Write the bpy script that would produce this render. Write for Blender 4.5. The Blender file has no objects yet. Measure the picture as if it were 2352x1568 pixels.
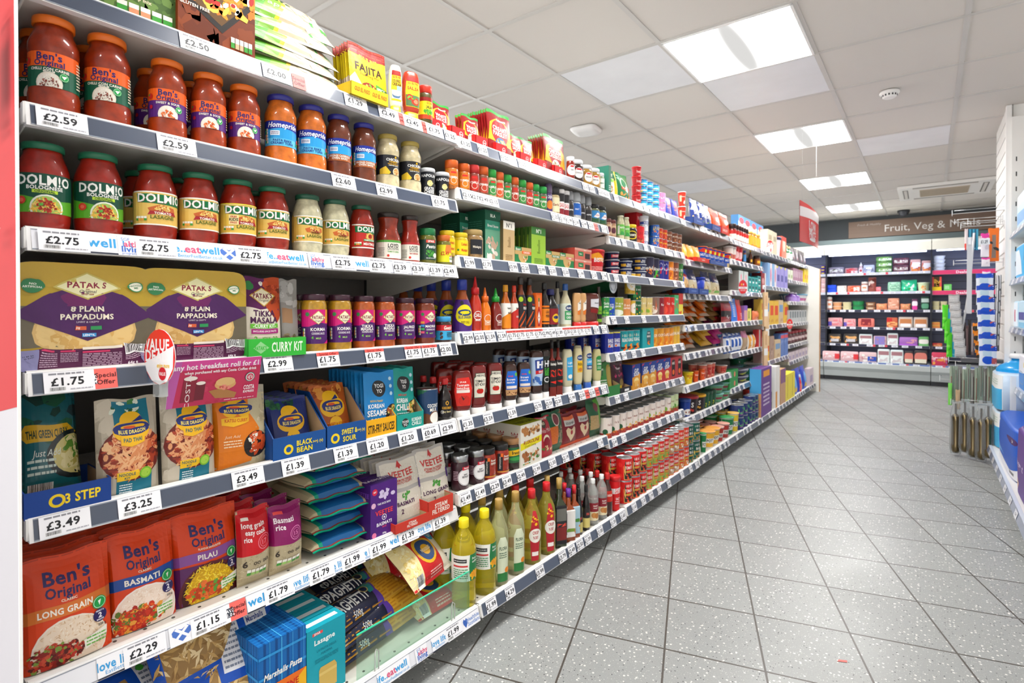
import bpy, math, random
from math import sin, cos, pi, atan2, asin, radians, sqrt
random.seed(7)
S = bpy.context.scene
COL = S.collection
# ---------------------------------------------------------------- camera, light, exposure
EYE, YAW, FPX, HORIZON = 1.015, 37.4, 1250.0, 709.0
cd = bpy.data.cameras.new('camera'); cam = bpy.data.objects.new('camera', cd); COL.objects.link(cam)
cam.location = (0, 0, EYE)
cam.rotation_euler = (radians(90 - 0.5), 0, radians(YAW))
cd.sensor_width = 36; cd.lens = 36 * FPX / 2352
cd.shift_y = -(784 - (HORIZON + 10.9)) / 2352
cd.clip_start = .02
cd.dof.use_dof = True; cd.dof.focus_distance = 1.35; cd.dof.aperture_fstop = 5.6
S.camera = cam
S.view_settings.view_transform = 'Standard'; S.view_settings.look = 'None'
S.view_settings.exposure = 0.62; S.view_settings.gamma = 1
S.view_settings.use_curve_mapping = False
W = bpy.data.worlds.new('world'); S.world = W; W.use_nodes = True
W.node_tree.nodes['Background'].inputs[0].default_value = (1, .98, .96, 1)
W.node_tree.nodes['Background'].inputs[1].default_value = 1.9
PANEL_POWER = 24.0
CEIL = 2.385
GX = [-7.36 + .625 * i for i in range(20)]           # ceiling grid lines across
GY = [-2.925 + .625 * i for i in range(21)]
LAMPS = [(x, y) for x in (-1.11, -4.235, 2.015) for y in (-4.8, -2.925, -1.05, .825, 2.7, 4.575, 6.45, 8.325)]

# ---------------------------------------------------------------- materials
def lin(h):
    r = [int(h[i:i + 2], 16) / 255 for i in (0, 2, 4)]
    return [(c / 12.92 if c <= .04045 else ((c + .055) / 1.055) ** 2.4) for c in r]
LC = {}
def hexc(h):
    if h not in LC: LC[h] = tuple(lin(h)) + (1.0,)
    return LC[h]
MATS = {}
def mat(name, rough=.5, metal=0, coat=0, noise=0, nscale=60, bump=0, bscale=50, spec=.5, trans=0, alpha=1, em=0, sheen=0):
    if name in MATS: return MATS[name]
    m = bpy.data.materials.new(name); m.use_nodes = True
    t = m.node_tree; b = t.nodes['Principled BSDF']
    a = t.nodes.new('ShaderNodeVertexColor'); a.layer_name = 'Col'
    out = a.outputs[0]
    tc = t.nodes.new('ShaderNodeTexCoord')
    if noise:
        n = t.nodes.new('ShaderNodeTexNoise'); n.inputs['Scale'].default_value = nscale; n.inputs['Detail'].default_value = 3
        t.links.new(tc.outputs['Object'], n.inputs['Vector'])
        r = t.nodes.new('ShaderNodeMapRange'); r.inputs[1].default_value = .3; r.inputs[2].default_value = .7
        r.inputs[3].default_value = 1 - noise; r.inputs[4].default_value = 1 + noise * .35
        t.links.new(n.outputs[0], r.inputs[0])
        x = t.nodes.new('ShaderNodeVectorMath'); x.operation = 'SCALE'
        t.links.new(out, x.inputs[0]); t.links.new(r.outputs[0], x.inputs['Scale']); out = x.outputs[0]
    t.links.new(out, b.inputs['Base Color'])
    if bump:
        n = t.nodes.new('ShaderNodeTexNoise'); n.inputs['Scale'].default_value = bscale; n.inputs['Detail'].default_value = 2
        t.links.new(tc.outputs['Object'], n.inputs['Vector'])
        q = t.nodes.new('ShaderNodeBump'); q.inputs['Strength'].default_value = bump; q.inputs['Distance'].default_value = .004
        t.links.new(n.outputs[0], q.inputs['Height']); t.links.new(q.outputs[0], b.inputs['Normal'])
    b.inputs['Roughness'].default_value = rough; b.inputs['Metallic'].default_value = metal
    b.inputs['Coat Weight'].default_value = coat; b.inputs['Coat Roughness'].default_value = .04
    b.inputs['Specular IOR Level'].default_value = spec
    if trans: b.inputs['Transmission Weight'].default_value = trans; b.inputs['IOR'].default_value = 1.2
    if em:
        t.links.new(a.outputs[0], b.inputs['Emission Color']); b.inputs['Emission Strength'].default_value = em
    MATS[name] = m
    return m
mat('card', .5, spec=.3); mat('film', .36, coat=.06, spec=.35, bump=.3, bscale=40); mat('plastic', .35); mat('gloss', .25, coat=.2)
mat('sauce', .4, coat=.6, spec=.3, noise=.35, nscale=70); mat('grain', .45, coat=.8, noise=.45, nscale=260)
mat('label', .42, spec=.35); mat('metal', .28, metal=1); mat('tinlid', .3, metal=1, bump=.1, bscale=30)
mat('paint', .38, noise=.04, nscale=6); mat('rail', .3, coat=.6); mat('matte', .8); mat('wood', .6, noise=.25, nscale=12)
mat('liquid', .05, trans=.72, coat=.3); mat('glow', .5, em=7.0); mat('dim', .5, em=1.2)
def clearmat(name, tint, fac):
    m = bpy.data.materials.new(name); m.use_nodes = True; t = m.node_tree
    for n in list(t.nodes): t.nodes.remove(n)
    o = t.nodes.new('ShaderNodeOutputMaterial'); tr = t.nodes.new('ShaderNodeBsdfTransparent'); tr.inputs[0].default_value = (*lin(tint), 1)
    g = t.nodes.new('ShaderNodeBsdfPrincipled'); g.inputs['Base Color'].default_value = (.8, .82, .82, 1); g.inputs['Roughness'].default_value = .08
    nz = t.nodes.new('ShaderNodeTexNoise'); nz.inputs['Scale'].default_value = 35; tc = t.nodes.new('ShaderNodeTexCoord')
    t.links.new(tc.outputs['Object'], nz.inputs['Vector']); bp = t.nodes.new('ShaderNodeBump'); bp.inputs['Strength'].default_value = .4 if fac > .1 else .05
    bp.inputs['Distance'].default_value = .004; t.links.new(nz.outputs[0], bp.inputs['Height']); t.links.new(bp.outputs[0], g.inputs['Normal'])
    lw = t.nodes.new('ShaderNodeLayerWeight'); lw.inputs[0].default_value = .25
    mr = t.nodes.new('ShaderNodeMapRange'); mr.inputs[3].default_value = fac; mr.inputs[4].default_value = min(1, fac + (.45 if fac > .1 else .15))
    t.links.new(lw.outputs['Fresnel'], mr.inputs[0])
    mx = t.nodes.new('ShaderNodeMixShader'); t.links.new(mr.outputs[0], mx.inputs[0]); t.links.new(tr.outputs[0], mx.inputs[1]); t.links.new(g.outputs[0], mx.inputs[2])
    t.links.new(mx.outputs[0], o.inputs[0]); MATS[name] = m
clearmat('clear', 'f4f6f6', .16); clearmat('glass', 'e6f6ee', .04)

# ---------------------------------------------------------------- mesh builder
class MB:
    def __init__(s): s.v = []; s.f = []; s.c = []; s.m = []; s.s = []; s.ms = []
    def mi(s, m):
        if m not in s.ms: s.ms.append(m)
        return s.ms.index(m)
    def face(s, pts, col, m='card', smooth=False):
        n = len(s.v); s.v += pts; s.f.append(tuple(range(n, n + len(pts)))); s.c.append(col); s.m.append(s.mi(m)); s.s.append(smooth)
    def grid(s, rows, col, m, smooth=True, closed=False, caps=(False, False), capm=None, capcol=None):
        """rows of points, bottom to top; counter-clockwise outward"""
        n = len(s.v); k = len(rows[0]); mi = s.mi(m)
        for r in rows: s.v += r
        for i in range(len(rows) - 1):
            for j in range(k if closed else k - 1):
                a = n + i * k + j; b = n + i * k + (j + 1) % k
                s.f.append((a, b, b + k, a + k)); s.c.append(col); s.m.append(mi); s.s.append(smooth)
        cm = s.mi(capm or m); cc = capcol or col
        if caps[0]: s.f.append(tuple(n + j for j in reversed(range(k)))); s.c.append(cc); s.m.append(cm); s.s.append(False)
        if caps[1]: s.f.append(tuple(n + (len(rows) - 1) * k + j for j in range(k))); s.c.append(cc); s.m.append(cm); s.s.append(False)
    def box(s, x0, x1, y0, y1, z0, z1, col, m='card'):
        p = lambda *q: [tuple(q[i:i + 3]) for i in range(0, 12, 3)]
        s.face(p(x0, y0, z0, x1, y0, z0, x1, y0, z1, x0, y0, z1), col, m)
        s.face(p(x1, y1, z0, x0, y1, z0, x0, y1, z1, x1, y1, z1), col, m)
        s.face(p(x0, y1, z0, x0, y0, z0, x0, y0, z1, x0, y1, z1), col, m)
        s.face(p(x1, y0, z0, x1, y1, z0, x1, y1, z1, x1, y0, z1), col, m)
        s.face(p(x0, y0, z1, x1, y0, z1, x1, y1, z1, x0, y1, z1), col, m)
        s.face(p(x0, y1, z0, x1, y1, z0, x1, y0, z0, x0, y0, z0), col, m)
    def prism(s, poly, axis, a, b, col, m='card'):
        """convex outline extruded along an axis"""
        def P(q, t): return (t, q[0], q[1]) if axis == 'x' else (q[0], t, q[1]) if axis == 'y' else (q[0], q[1], t)
        s.face([P(q, a) for q in poly], col, m); s.face([P(q, b) for q in reversed(poly)], col, m)
        for i in range(len(poly)):
            q, r = poly[i], poly[(i + 1) % len(poly)]
            s.face([P(q, a), P(q, b), P(r, b), P(r, a)], col, m)
    def tube(s, pts, r, col, m='metal', n=8):
        rows = []
        for i, p in enumerate(pts):
            a = pts[max(0, i - 1)]; b = pts[min(len(pts) - 1, i + 1)]
            d = [b[k] - a[k] for k in range(3)]; L = sqrt(sum(q * q for q in d)) or 1; d = [q / L for q in d]
            u = (0, 0, 1) if abs(d[2]) < .9 else (1, 0, 0)
            e = [d[1] * u[2] - d[2] * u[1], d[2] * u[0] - d[0] * u[2], d[0] * u[1] - d[1] * u[0]]; L = sqrt(sum(q * q for q in e)); e = [q / L for q in e]
            g = [e[1] * d[2] - e[2] * d[1], e[2] * d[0] - e[0] * d[2], e[0] * d[1] - e[1] * d[0]]
            rows.append([tuple(p[k] + r * (cos(2 * pi * j / n) * e[k] + sin(2 * pi * j / n) * g[k]) for k in range(3)) for j in range(n)])
        s.grid(rows, col, m, True, True, (True, True))
    def build(s, name):
        me = bpy.data.meshes.new(name); me.from_pydata(s.v, [], s.f)
        for m in s.ms: me.materials.append(MATS[m])
        me.polygons.foreach_set('material_index', s.m); me.polygons.foreach_set('use_smooth', s.s)
        ca = me.color_attributes.new('Col', 'FLOAT_COLOR', 'CORNER'); d = []
        for f, c in zip(s.f, s.c): d += list(hexc(c)) * len(f)
        ca.data.foreach_set('color', d); me.update()
        return me
def link(name, data, parent=None, loc=None, rz=None):
    o = bpy.data.objects.new(name, data); COL.objects.link(o)
    if parent: o.parent = parent
    if loc: o.location = loc
    if rz is not None: o.rotation_euler[2] = rz
    return o
def tag(o, label=None, cat=None, group=None, kind=None):
    if label: o['label'] = label
    if cat: o['category'] = cat
    if group: o['group'] = group
    if kind: o['kind'] = kind
    return o

# ---------------------------------------------------------------- printed artwork: flat shapes and lettering
FC = {}
def glyphs(text, bold):
    k = (text, bold)
    if k in FC: return FC[k]
    cu = bpy.data.curves.new('txt', 'FONT'); cu.body = text; cu.resolution_u = 2; cu.fill_mode = 'FRONT'
    if bold: cu.offset = .028; cu.space_character = 1.06
    ob = bpy.data.objects.new('txt', cu); me = ob.to_mesh()
    vs = [(v.co.x, v.co.y) for v in me.vertices]
    ps = [[vs[i] for i in p.vertices] for p in me.polygons]
    ob.to_mesh_clear(); bpy.data.objects.remove(ob); bpy.data.curves.remove(cu)
    if vs:
        x0 = min(v[0] for v in vs); x1 = max(v[0] for v in vs)
    else: x0, x1 = 0, 1
    ps = [[(x - x0, y) for x, y in p] for p in ps]
    FC[k] = (ps, x1 - x0); return FC[k]
def area(p): return sum(p[i][0] * p[(i + 1) % len(p)][1] - p[(i + 1) % len(p)][0] * p[i][1] for i in range(len(p)))
def ccw(p): return p if area(p) > 0 else p[::-1]
def ell(cx, cy, rx, ry, n=20, a0=0): return [(cx + rx * cos(a0 + 2 * pi * i / n), cy + ry * sin(a0 + 2 * pi * i / n)) for i in range(n)]
def art(spec, w, h, lod=0):
    """spec: ops joined by | in a 0..1 frame; returns (polygon, colour, layer)"""
    out = []; asp = w / h; lay = 0
    for op in spec.split('|'):
        q = op.strip().split(' '); o = q[0]; lay += 1
        if o in 'SG' : q = [o.lower(), q[1], q[2], str(float(q[3]) / asp)] + q[4:]; o = q[0]
        if o == 'b': out.append(([(0, 0), (1, 0), (1, 1), (0, 1)], q[1], 0))
        elif o == 'r':
            a = [float(t) for t in q[1:5]]; out.append(([(a[0], a[1]), (a[2], a[1]), (a[2], a[3]), (a[0], a[3])], q[5], lay))
        elif o == 'p':
            a = [float(t) for t in q[1:-1]]; out.append((ccw([(a[i], a[i + 1]) for i in range(0, len(a), 2)]), q[-1], lay))
        elif o == 'e':
            a = [float(t) for t in q[1:5]]; out.append((ell(*a), q[5], lay))
        elif o == 'c':
            a = [float(t) for t in q[1:4]]; out.append((ell(a[0], a[1], a[2] / asp, a[2]), q[4], lay))
        elif o == 'o':                                         # ring: cx cy r thickness col
            a = [float(t) for t in q[1:5]]; n = 20
            for i in range(n):
                t0, t1 = 2 * pi * i / n, 2 * pi * (i + 1) / n
                out.append(([(a[0] + R * cos(t) / asp, a[1] + R * sin(t)) for R, t in ((a[2] - a[3], t0), (a[2], t0), (a[2], t1), (a[2] - a[3], t1))], q[5], lay))
        elif o == 's':                                         # scatter: cx cy rx ry n size cols
            a = [float(t) for t in q[1:7]]; cs = q[7].split(','); rnd = random.Random(len(spec)); n = int(a[4] * (.35 if lod else 1))
            for i in range(n):
                t = rnd.random() * 2 * pi; rr = sqrt(rnd.random()); x = a[0] + a[2] * rr * cos(t); y = a[1] + a[3] * rr * sin(t)
                if not (0.005 < x < .995 and .005 < y < .995): continue
                sz = a[5] * rnd.uniform(.5, 1.2); an = rnd.random() * pi; el = rnd.uniform(.35, .9)
                k = 5 + i % 3; pp = []
                for j in range(k):
                    b = 2 * pi * j / k; dx, dy = sz * cos(b), sz * el * sin(b)
                    pp.append((min(1, max(0, x + (dx * cos(an) - dy * sin(an)) / asp)), min(1, max(0, y + dx * sin(an) + dy * cos(an)))))
                out.append((pp, rnd.choice(cs), lay + (i % 5) * .3))
            lay += 1
        elif o == 'g':                                         # grains: like s but thin and long
            a = [float(t) for t in q[1:7]]; cs = q[7].split(','); rnd = random.Random(len(spec) + 3); n = int(a[4] * (.35 if lod else 1))
            for i in range(n):
                t = rnd.random() * 2 * pi; rr = sqrt(rnd.random()); x = a[0] + a[2] * rr * cos(t); y = a[1] + a[3] * rr * sin(t)
                if not (0.02 < x < .98 and .02 < y < .98): continue
                an = rnd.random() * pi; dx, dy = a[5] * cos(an), a[5] * sin(an); ex, ey = -.25 * dy, .25 * dx
                out.append(([((x - dx / asp), y - dy), (x + ex / asp, y + ey), (x + dx / asp, y + dy), (x - ex / asp, y - ey)], rnd.choice(cs), lay + (i % 5) * .3))
            lay += 1
        elif o == 'B':                                         # barcode x0 y0 x1 y1
            a = [float(t) for t in q[1:5]]; out.append(([(a[0], a[1]), (a[2], a[1]), (a[2], a[3]), (a[0], a[3])], 'f2f2f4', lay)); lay += 1
            rnd = random.Random(3); x = a[0] + .04 * (a[2] - a[0])
            while x < a[2] - .05 * (a[2] - a[0]):
                d = (a[2] - a[0]) * rnd.choice((.012, .02, .035)); out.append(([(x, a[1] + .15 * (a[3] - a[1])), (x + d, a[1] + .15 * (a[3] - a[1])), (x + d, a[3]), (x, a[3])], '222226', lay)); x += d + (a[2] - a[0]) * rnd.choice((.015, .03))
        elif o == 'L':                                         # lines of small print: x0 y0 x1 y1 n col
            a = [float(t) for t in q[1:6]]; n = int(a[4])
            for i in range(n):
                y = a[1] + (a[3] - a[1]) * (i + .5) / n; t = (a[3] - a[1]) / n * .22; x = a[0]; rnd = random.Random(i)
                while x < a[2]:
                    d = rnd.uniform(.03, .12) * (a[2] - a[0]) * 2; out.append(([(x, y - t), (min(a[2], x + d), y - t), (min(a[2], x + d), y + t), (x, y + t)], q[6], lay)); x += d + .03 * (a[2] - a[0])
        elif o in 'tTiIvV':
            x, y, hh = float(q[1]), float(q[2]), float(q[3]); col = q[4]; mx = .92
            txt = q[5:]
            if txt[0][:1] == '<': mx = float(txt[0][1:]); txt = txt[1:]
            if lod > 1: 
                if hh < .1: continue
            ps, wd = glyphs(' '.join(txt), o in 'TIV')
            sc = hh / .7
            sx = min(sc / asp, mx / max(wd, .01)); sh = .25 if o in 'iI' else 0
            if o in 'vV':                                      # reads upwards
                sx = min(sc * asp, mx / max(wd, .01))
                for p in ps: out.append(([(x - (b - .35) * sc / asp, y + (a_ - wd / 2) * sx) for a_, b in p], col, lay))
            else:
                for p in ps: out.append((ccw([(x + (a_ - wd / 2 + b * sh) * sx, y + (b - .35) * sc) for a_, b in p]), col, lay))
    return out
def cut(poly, k, lo, hi):
    """clip a convex polygon to lo..hi along coordinate k"""
    for lim, sg in ((lo, 1), (hi, -1)):
        o = []; n = len(poly)
        for i in range(n):
            a, b = poly[i], poly[(i + 1) % n]; da, db = (a[k] - lim) * sg, (b[k] - lim) * sg
            if da >= -1e-9: o.append(a)
            if (da > 1e-9 and db < -1e-9) or (da < -1e-9 and db > 1e-9):
                t = da / (da - db); o.append((a[0] + (b[0] - a[0]) * t, a[1] + (b[1] - a[1]) * t))
        poly = o
        if len(poly) < 3: return None
    return poly
def slices(poly, k, br):
    lo = min(p[k] for p in poly); hi = max(p[k] for p in poly)
    if hi - lo < 1e-6: return []
    r = []
    for i in range(len(br) - 1):
        if br[i + 1] <= lo or br[i] >= hi: continue
        if lo >= br[i] and hi <= br[i + 1]: r.append(poly); continue
        c = cut(poly, k, br[i], br[i + 1])
        if c: r.append(c)
    return r
LAYER = .00009
def wrap(mb, spec, w, h, fn, ub=None, vb=None, m='label', lod=0, smooth=False):
    """lay artwork on a surface fn(u, v, lift) -> point"""
    for poly, col, lay in art(spec, w, h, lod):
        ps = slices(poly, 0, ub or [0, 1]) if (ub or min(p[0] for p in poly) < 0 or max(p[0] for p in poly) > 1) else [poly]
        if vb or min(p[1] for p in poly) < 0 or max(p[1] for p in poly) > 1:
            ps = [x for p in ps for x in slices(p, 1, vb or [0, 1])]
        for p in ps: mb.face([fn(x, y, lay * LAYER) for x, y in p], col, m, smooth)

# ---------------------------------------------------------------- forms
# every round form: parts = (part name, material, colour key, [(z, rx, ry, p)...]) in fractions of height / radius; lab = zone of the label
def RS(*a): return [(z, r, r, 2) for z, r in a]
FORMS = {
 'jarben': ([('body', 'sauce', 'c', RS((0, .86), (.02, .95), (.07, 1), (.2, 1), (.245, .955), (.6, .955), (.65, .99), (.72, .98), (.8, .86), (.855, .74), (.93, .73))), ('lid', 'plastic', 'l', RS((.905, .77), (.91, .82), (.965, .82), (.985, .8), (.99, .76)))], (.25, .6)),
 'jardol': ([('body', 'sauce', 'c', RS((0, .78), (.02, .88), (.07, .96), (.14, 1), (.6, 1), (.7, .96), (.8, .84), (.87, .72), (.93, .7))), ('lid', 'plastic', 'l', RS((.91, .74), (.915, .8), (.965, .8), (.985, .78), (.99, .74)))], (.2, .63)),
 'jarpat': ([('body', 'sauce', 'c', RS((0, .9), (.02, .97), (.05, 1), (.78, 1), (.85, .94), (.89, .86))), ('lid', 'plastic', 'l', RS((.88, .86), (.9, .91), (.97, .91), (.99, .88)))], (.155, .73)),
 'jarloyd': ([('body', 'sauce', 'c', RS((0, .9), (.03, 1), (.4, 1), (.52, .94), (.62, .78), (.7, .72), (.78, .74), (.87, .84), (.9, .8))), ('lid', 'plastic', 'l', RS((.89, .8), (.9, .86), (.97, .86), (.99, .82)))], (.07, .43)),
 'jarsmall': ([('body', 'sauce', 'c', RS((0, .9), (.03, 1), (.7, 1), (.78, .93), (.82, .84))), ('lid', 'plastic', 'l', RS((.8, .88), (.81, .93), (.96, .93), (.99, .88)))], (.14, .68)),
 'spice': ([('body', 'grain', 'c', RS((0, .93), (.02, 1), (.68, 1), (.73, .9))), ('lid', 'plastic', 'l', RS((.72, .98), (.98, .98), (1, .93)))], (.1, .62)),
 'grinder': ([('body', 'grain', 'c', RS((0, .98), (.02, 1), (.45, 1), (.62, .92), (.66, .8))), ('lid', 'gloss', 'l', RS((.66, .86), (.7, .94), (.9, .94), (1, .8)))], (.1, .5)),
 'tin': ([('can', 'metal', 'c', RS((0, 1.02), (.012, 1.02), (.02, .985), (.96, .985), (.968, 1.02), (.985, 1.02), (.985, .95), (.965, .93), (.96, .0)))], (.02, .965)),
 'tub': ([('body', 'plastic', 'c', RS((0, .84), (.88, 1.0), (.88, .9))), ('lid', 'plastic', 'l', RS((.86, 1.05), (.97, 1.05), (1, .98)))], (.04, .84)),
 'cup': ([('body', 'gloss', 'c', RS((0, .68), (.02, .7), (.93, .95))), ('lid', 'gloss', 'l', RS((.93, 1.04), (.965, 1.04), (.98, .95)))], (.06, .88)),
 'sqz': ([('cap', 'plastic', 'k', [(0, .78, .6, 3), (.015, .8, .62, 3), (.15, .72, .55, 3)]), ('body', 'gloss', 'c', [(.15, .68, .52, 2.6), (.19, .82, .6, 2.6), (.27, .93, .64, 2.5), (.42, .98, .66, 2.5), (.6, 1, .66, 2.5), (.78, .94, .62, 2.5), (.9, .84, .55, 2.5), (.96, .74, .48, 2.5), (.985, .6, .38, 2.5)])], (.24, .86)),
 'hsqz': ([('cap', 'plastic', 'k', [(0, .95, .62, 4), (.015, .97, .64, 4), (.14, .92, .6, 4)]), ('body', 'gloss', 'c', [(.14, .8, .56, 3), (.22, .93, .62, 3), (.34, .86, .58, 3), (.42, .92, .6, 3), (.55, 1, .64, 3), (.85, 1, .64, 3.5), (.95, .92, .6, 3.5), (.985, .75, .5, 3)])], (.3, .86)),
 'bottle': ([('body', 'gloss', 'c', RS((0, .9), (.015, 1), (.5, 1), (.6, .88), (.7, .6), (.76, .42), (.88, .38))), ('cap', 'plastic', 'l', RS((.85, .46), (.86, .5), (.98, .46), (1, .42)))], (.1, .5)),
 'oilfat': ([('body', 'liquid', 'c', RS((0, .85), (.012, .95), (.03, 1), (.27, .98), (.3, 1.0), (.64, 1), (.74, .88), (.82, .6), (.87, .38), (.92, .36))), ('cap', 'plastic', 'l', RS((.9, .4), (.905, .42), (.99, .41), (1, .38)))], (.3, .63)),
 'oiltall': ([('body', 'liquid', 'c', RS((0, .85), (.012, .97), (.03, 1), (.56, 1), (.66, .9), (.74, .66), (.8, .44), (.9, .36))), ('cap', 'plastic', 'l', RS((.88, .42), (.99, .4), (1, .37)))], (.06, .56)),
 'pear': ([('body', 'gloss', 'c', RS((0, .9), (.02, 1), (.3, 1), (.42, .97), (.55, .8), (.66, .58), (.74, .45), (.82, .42))), ('cap', 'plastic', 'l', RS((.8, .5), (.98, .5), (1, .45)))], (.07, .48)),
 'chilli': ([('body', 'gloss', 'c', RS((0, .9), (.02, 1), (.42, 1), (.55, .85), (.65, .55), (.7, .48))), ('cap', 'plastic', 'l', RS((.68, .62), (.8, .6), (.81, .35), (.9, .22), (1, .1)))], (.07, .45)),
 'square': ([('body', 'gloss', 'c', [(0, .95, .95, 8), (.01, 1, 1, 8), (.6, 1, 1, 8), (.66, .7, .7, 4), (.7, .42, .42, 2), (.86, .38, .38, 2)]), ('cap', 'plastic', 'l', RS((.85, .44), (1, .44)))], (.06, .58)),
 'pack': ([('body', 'film', 'c', [(0, .9, .9, 5), (.03, .98, .98, 5), (.5, 1.0, 1.0, 5), (.95, .97, .97, 5), (1, .86, .86, 5)])], (.03, .95)),
 'bowl': ([('body', 'plastic', 'c', RS((0, .8), (.9, .97))), ('lid', 'plastic', 'l', RS((.9, 1.04), (1, 1.02)))], (.08, .86)),
}
def sec(secs, z):
    for i in range(len(secs) - 1):
        a, b = secs[i], secs[i + 1]
        if a[0] <= z <= b[0] and b[0] > a[0]:
            t = (z - a[0]) / (b[0] - a[0]); return tuple(a[k] + (b[k] - a[k]) * t for k in (1, 2, 3))
    return secs[-1][1:]
def sp(th, rx, ry, p):
    c, s_ = cos(th), sin(th)
    return (rx * (abs(c) ** (2 / p)) * (1 if c >= 0 else -1), ry * (abs(s_) ** (2 / p)) * (1 if s_ >= 0 else -1))
def loft(mb, secs, R, H, col, m, n, ry=1):
    rows = []
    for z, rx, r2, p in secs:
        rows.append([(*sp(2 * pi * j / n, rx * R, r2 * R * ry, p), z * H) for j in range(n)])
    mb.grid(rows, col, m, True, True, (True, True))
def form_parts(form, R, H, cols, spec, n=28, lod=0, span=165, labbg=None, ry=1, back=None):
    """returns [(part name, mesh builder)]"""
    parts, lab = FORMS[form]; res = []
    for nm, m, key, secs in parts:
        b = MB(); mm = cols.get('m' + key, m)
        if form == 'tin': 
            loft(b, secs[:-1], R, H, cols.get('c', 'c8c8c8'), 'metal', n)
            b2 = [(*sp(2 * pi * j / n, .93 * R, .93 * R, 2), .967 * H) for j in range(n)]
            b.face(b2, 'd8d8d8', 'tinlid')
        else: loft(b, secs, R, H, cols.get(key, 'dddddd'), mm, n, ry)
        res.append((nm, b))
    if spec:
        body = [q for q in parts if q[0] in ('body', 'can')][0][3]
        z0, z1 = cols.get('lab', lab); b = MB(); K = 8 if lod else 14; th = radians(span)
        def fn(u, v, d):
            z = z0 + (z1 - z0) * v; rx, r2, p = sec(body, z); a = -pi / 2 + (u - .5) * th
            x, y = sp(a, rx * R, r2 * R * ry, p); L = sqrt(x * x + y * y) or 1
            return (x + (.0005 + d) * x / L, y + (.0005 + d) * y / L, z * H)
        brk = [(q[0] - z0) / (z1 - z0) for q in body if z0 + .005 < q[0] < z1 - .005] if form != 'tin' else []
        wrap(b, spec, R * th, H * (z1 - z0), fn, [i / K for i in range(K + 1)], [0] + brk + [1] if brk else None, 'label', lod)
        if back or spec.startswith('b '):
            bg = back or spec.split('|')[0].split(' ')[1]; K2 = 10
            u0 = 1; u1 = 2 * pi / th
            vv = [0] + brk + [1]
            for i in range(K2):
                ua, ub_ = u0 + (u1 - u0) * i / K2, u0 + (u1 - u0) * (i + 1) / K2
                for j in range(len(vv) - 1): b.face([fn(ua, vv[j], 0), fn(ub_, vv[j], 0), fn(ub_, vv[j + 1], 0), fn(ua, vv[j + 1], 0)], bg, 'label')
        res.append(('label', b))
    return res
def box_parts(w, d, h, cols, spec, side=None, top=None, m='card', lod=0):
    b = MB(); c = cols.get('c', 'dddddd')
    e = min(.0015, w * .04)
    b.box(-w / 2, w / 2, -d / 2, d / 2, 0, h, c, m)
    wrap(b, spec, w, h, lambda u, v, q: ((u - .5) * w, -d / 2 - .0002 - q, v * h), None, None, m, lod)
    for sg in ((1, -1) if side else ()):
        wrap(b, side, d, h, lambda u, v, q: (sg * (w / 2 + .0002 + q), sg * (u - .5) * d, v * h), None, None, m, lod)
    if top: wrap(b, top, w, d, lambda u, v, q: ((u - .5) * w, (v - .5) * d, h + .0002 + q), None, None, m, lod)
    return [('carton', b)]
def pouch_fn(w, h, t, lean, wav, kind):
    cl, sl = cos(lean), sin(lean)
    def fn(u, v, d, side=-1):
        B = max(0, sin(pi * min(1, max(0, u)))) ** .45
        if kind == 'stand': pv = (min(1, .55 + v * 2) if v < .25 else 1) * (1 if v < .45 else max(0, cos((v - .45) / .47 * pi / 2)) ** .8 if v < .92 else 0)
        else: pv = max(0, sin(pi * min(1, max(0, (v - .05) / .9)))) ** .5
        ww = w * (1 - (.05 * (1 - abs(2 * v - 1)) if kind == 'pillow' else 0))
        y = side * (t / 2 * B * pv + .0006 + d) + .003 * wav * sin(7 * u + 3 * v) * (v > .6) * (v - .6)
        z = v * h + wav * .004 * sin(u * 9) * v
        return ((u - .5) * ww, y * cl + z * sl - (side * 0), z * cl - y * sl)
    return fn
def pouch_parts(w, h, t, cols, spec, lean=.12, kind='stand', m='film', lod=0, seal=None, wav=.6):
    b = MB(); fn = pouch_fn(w, h, t, lean, wav, kind); nu, nv = (8, 10) if lod else (14, 18); c = cols.get('c', 'dddddd')
    for side, cc in ((-1, c), (1, cols.get('k', c))):
        rows = [[fn(i / nu, j / nv, 0, side) for i in range(nu + 1)] for j in range(nv + 1)]
        if side == 1: rows = [r[::-1] for r in rows]
        b.grid(rows, cc, m, True)
    ub = [i / nu for i in range(nu + 1)]; vb = [i / nv for i in range(nv + 1)]
    if spec: wrap(b, spec, w, h, lambda u, v, q: fn(u, v, q + .0004), ub, vb, m, lod, False)
    return [('pouch', b)]
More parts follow.
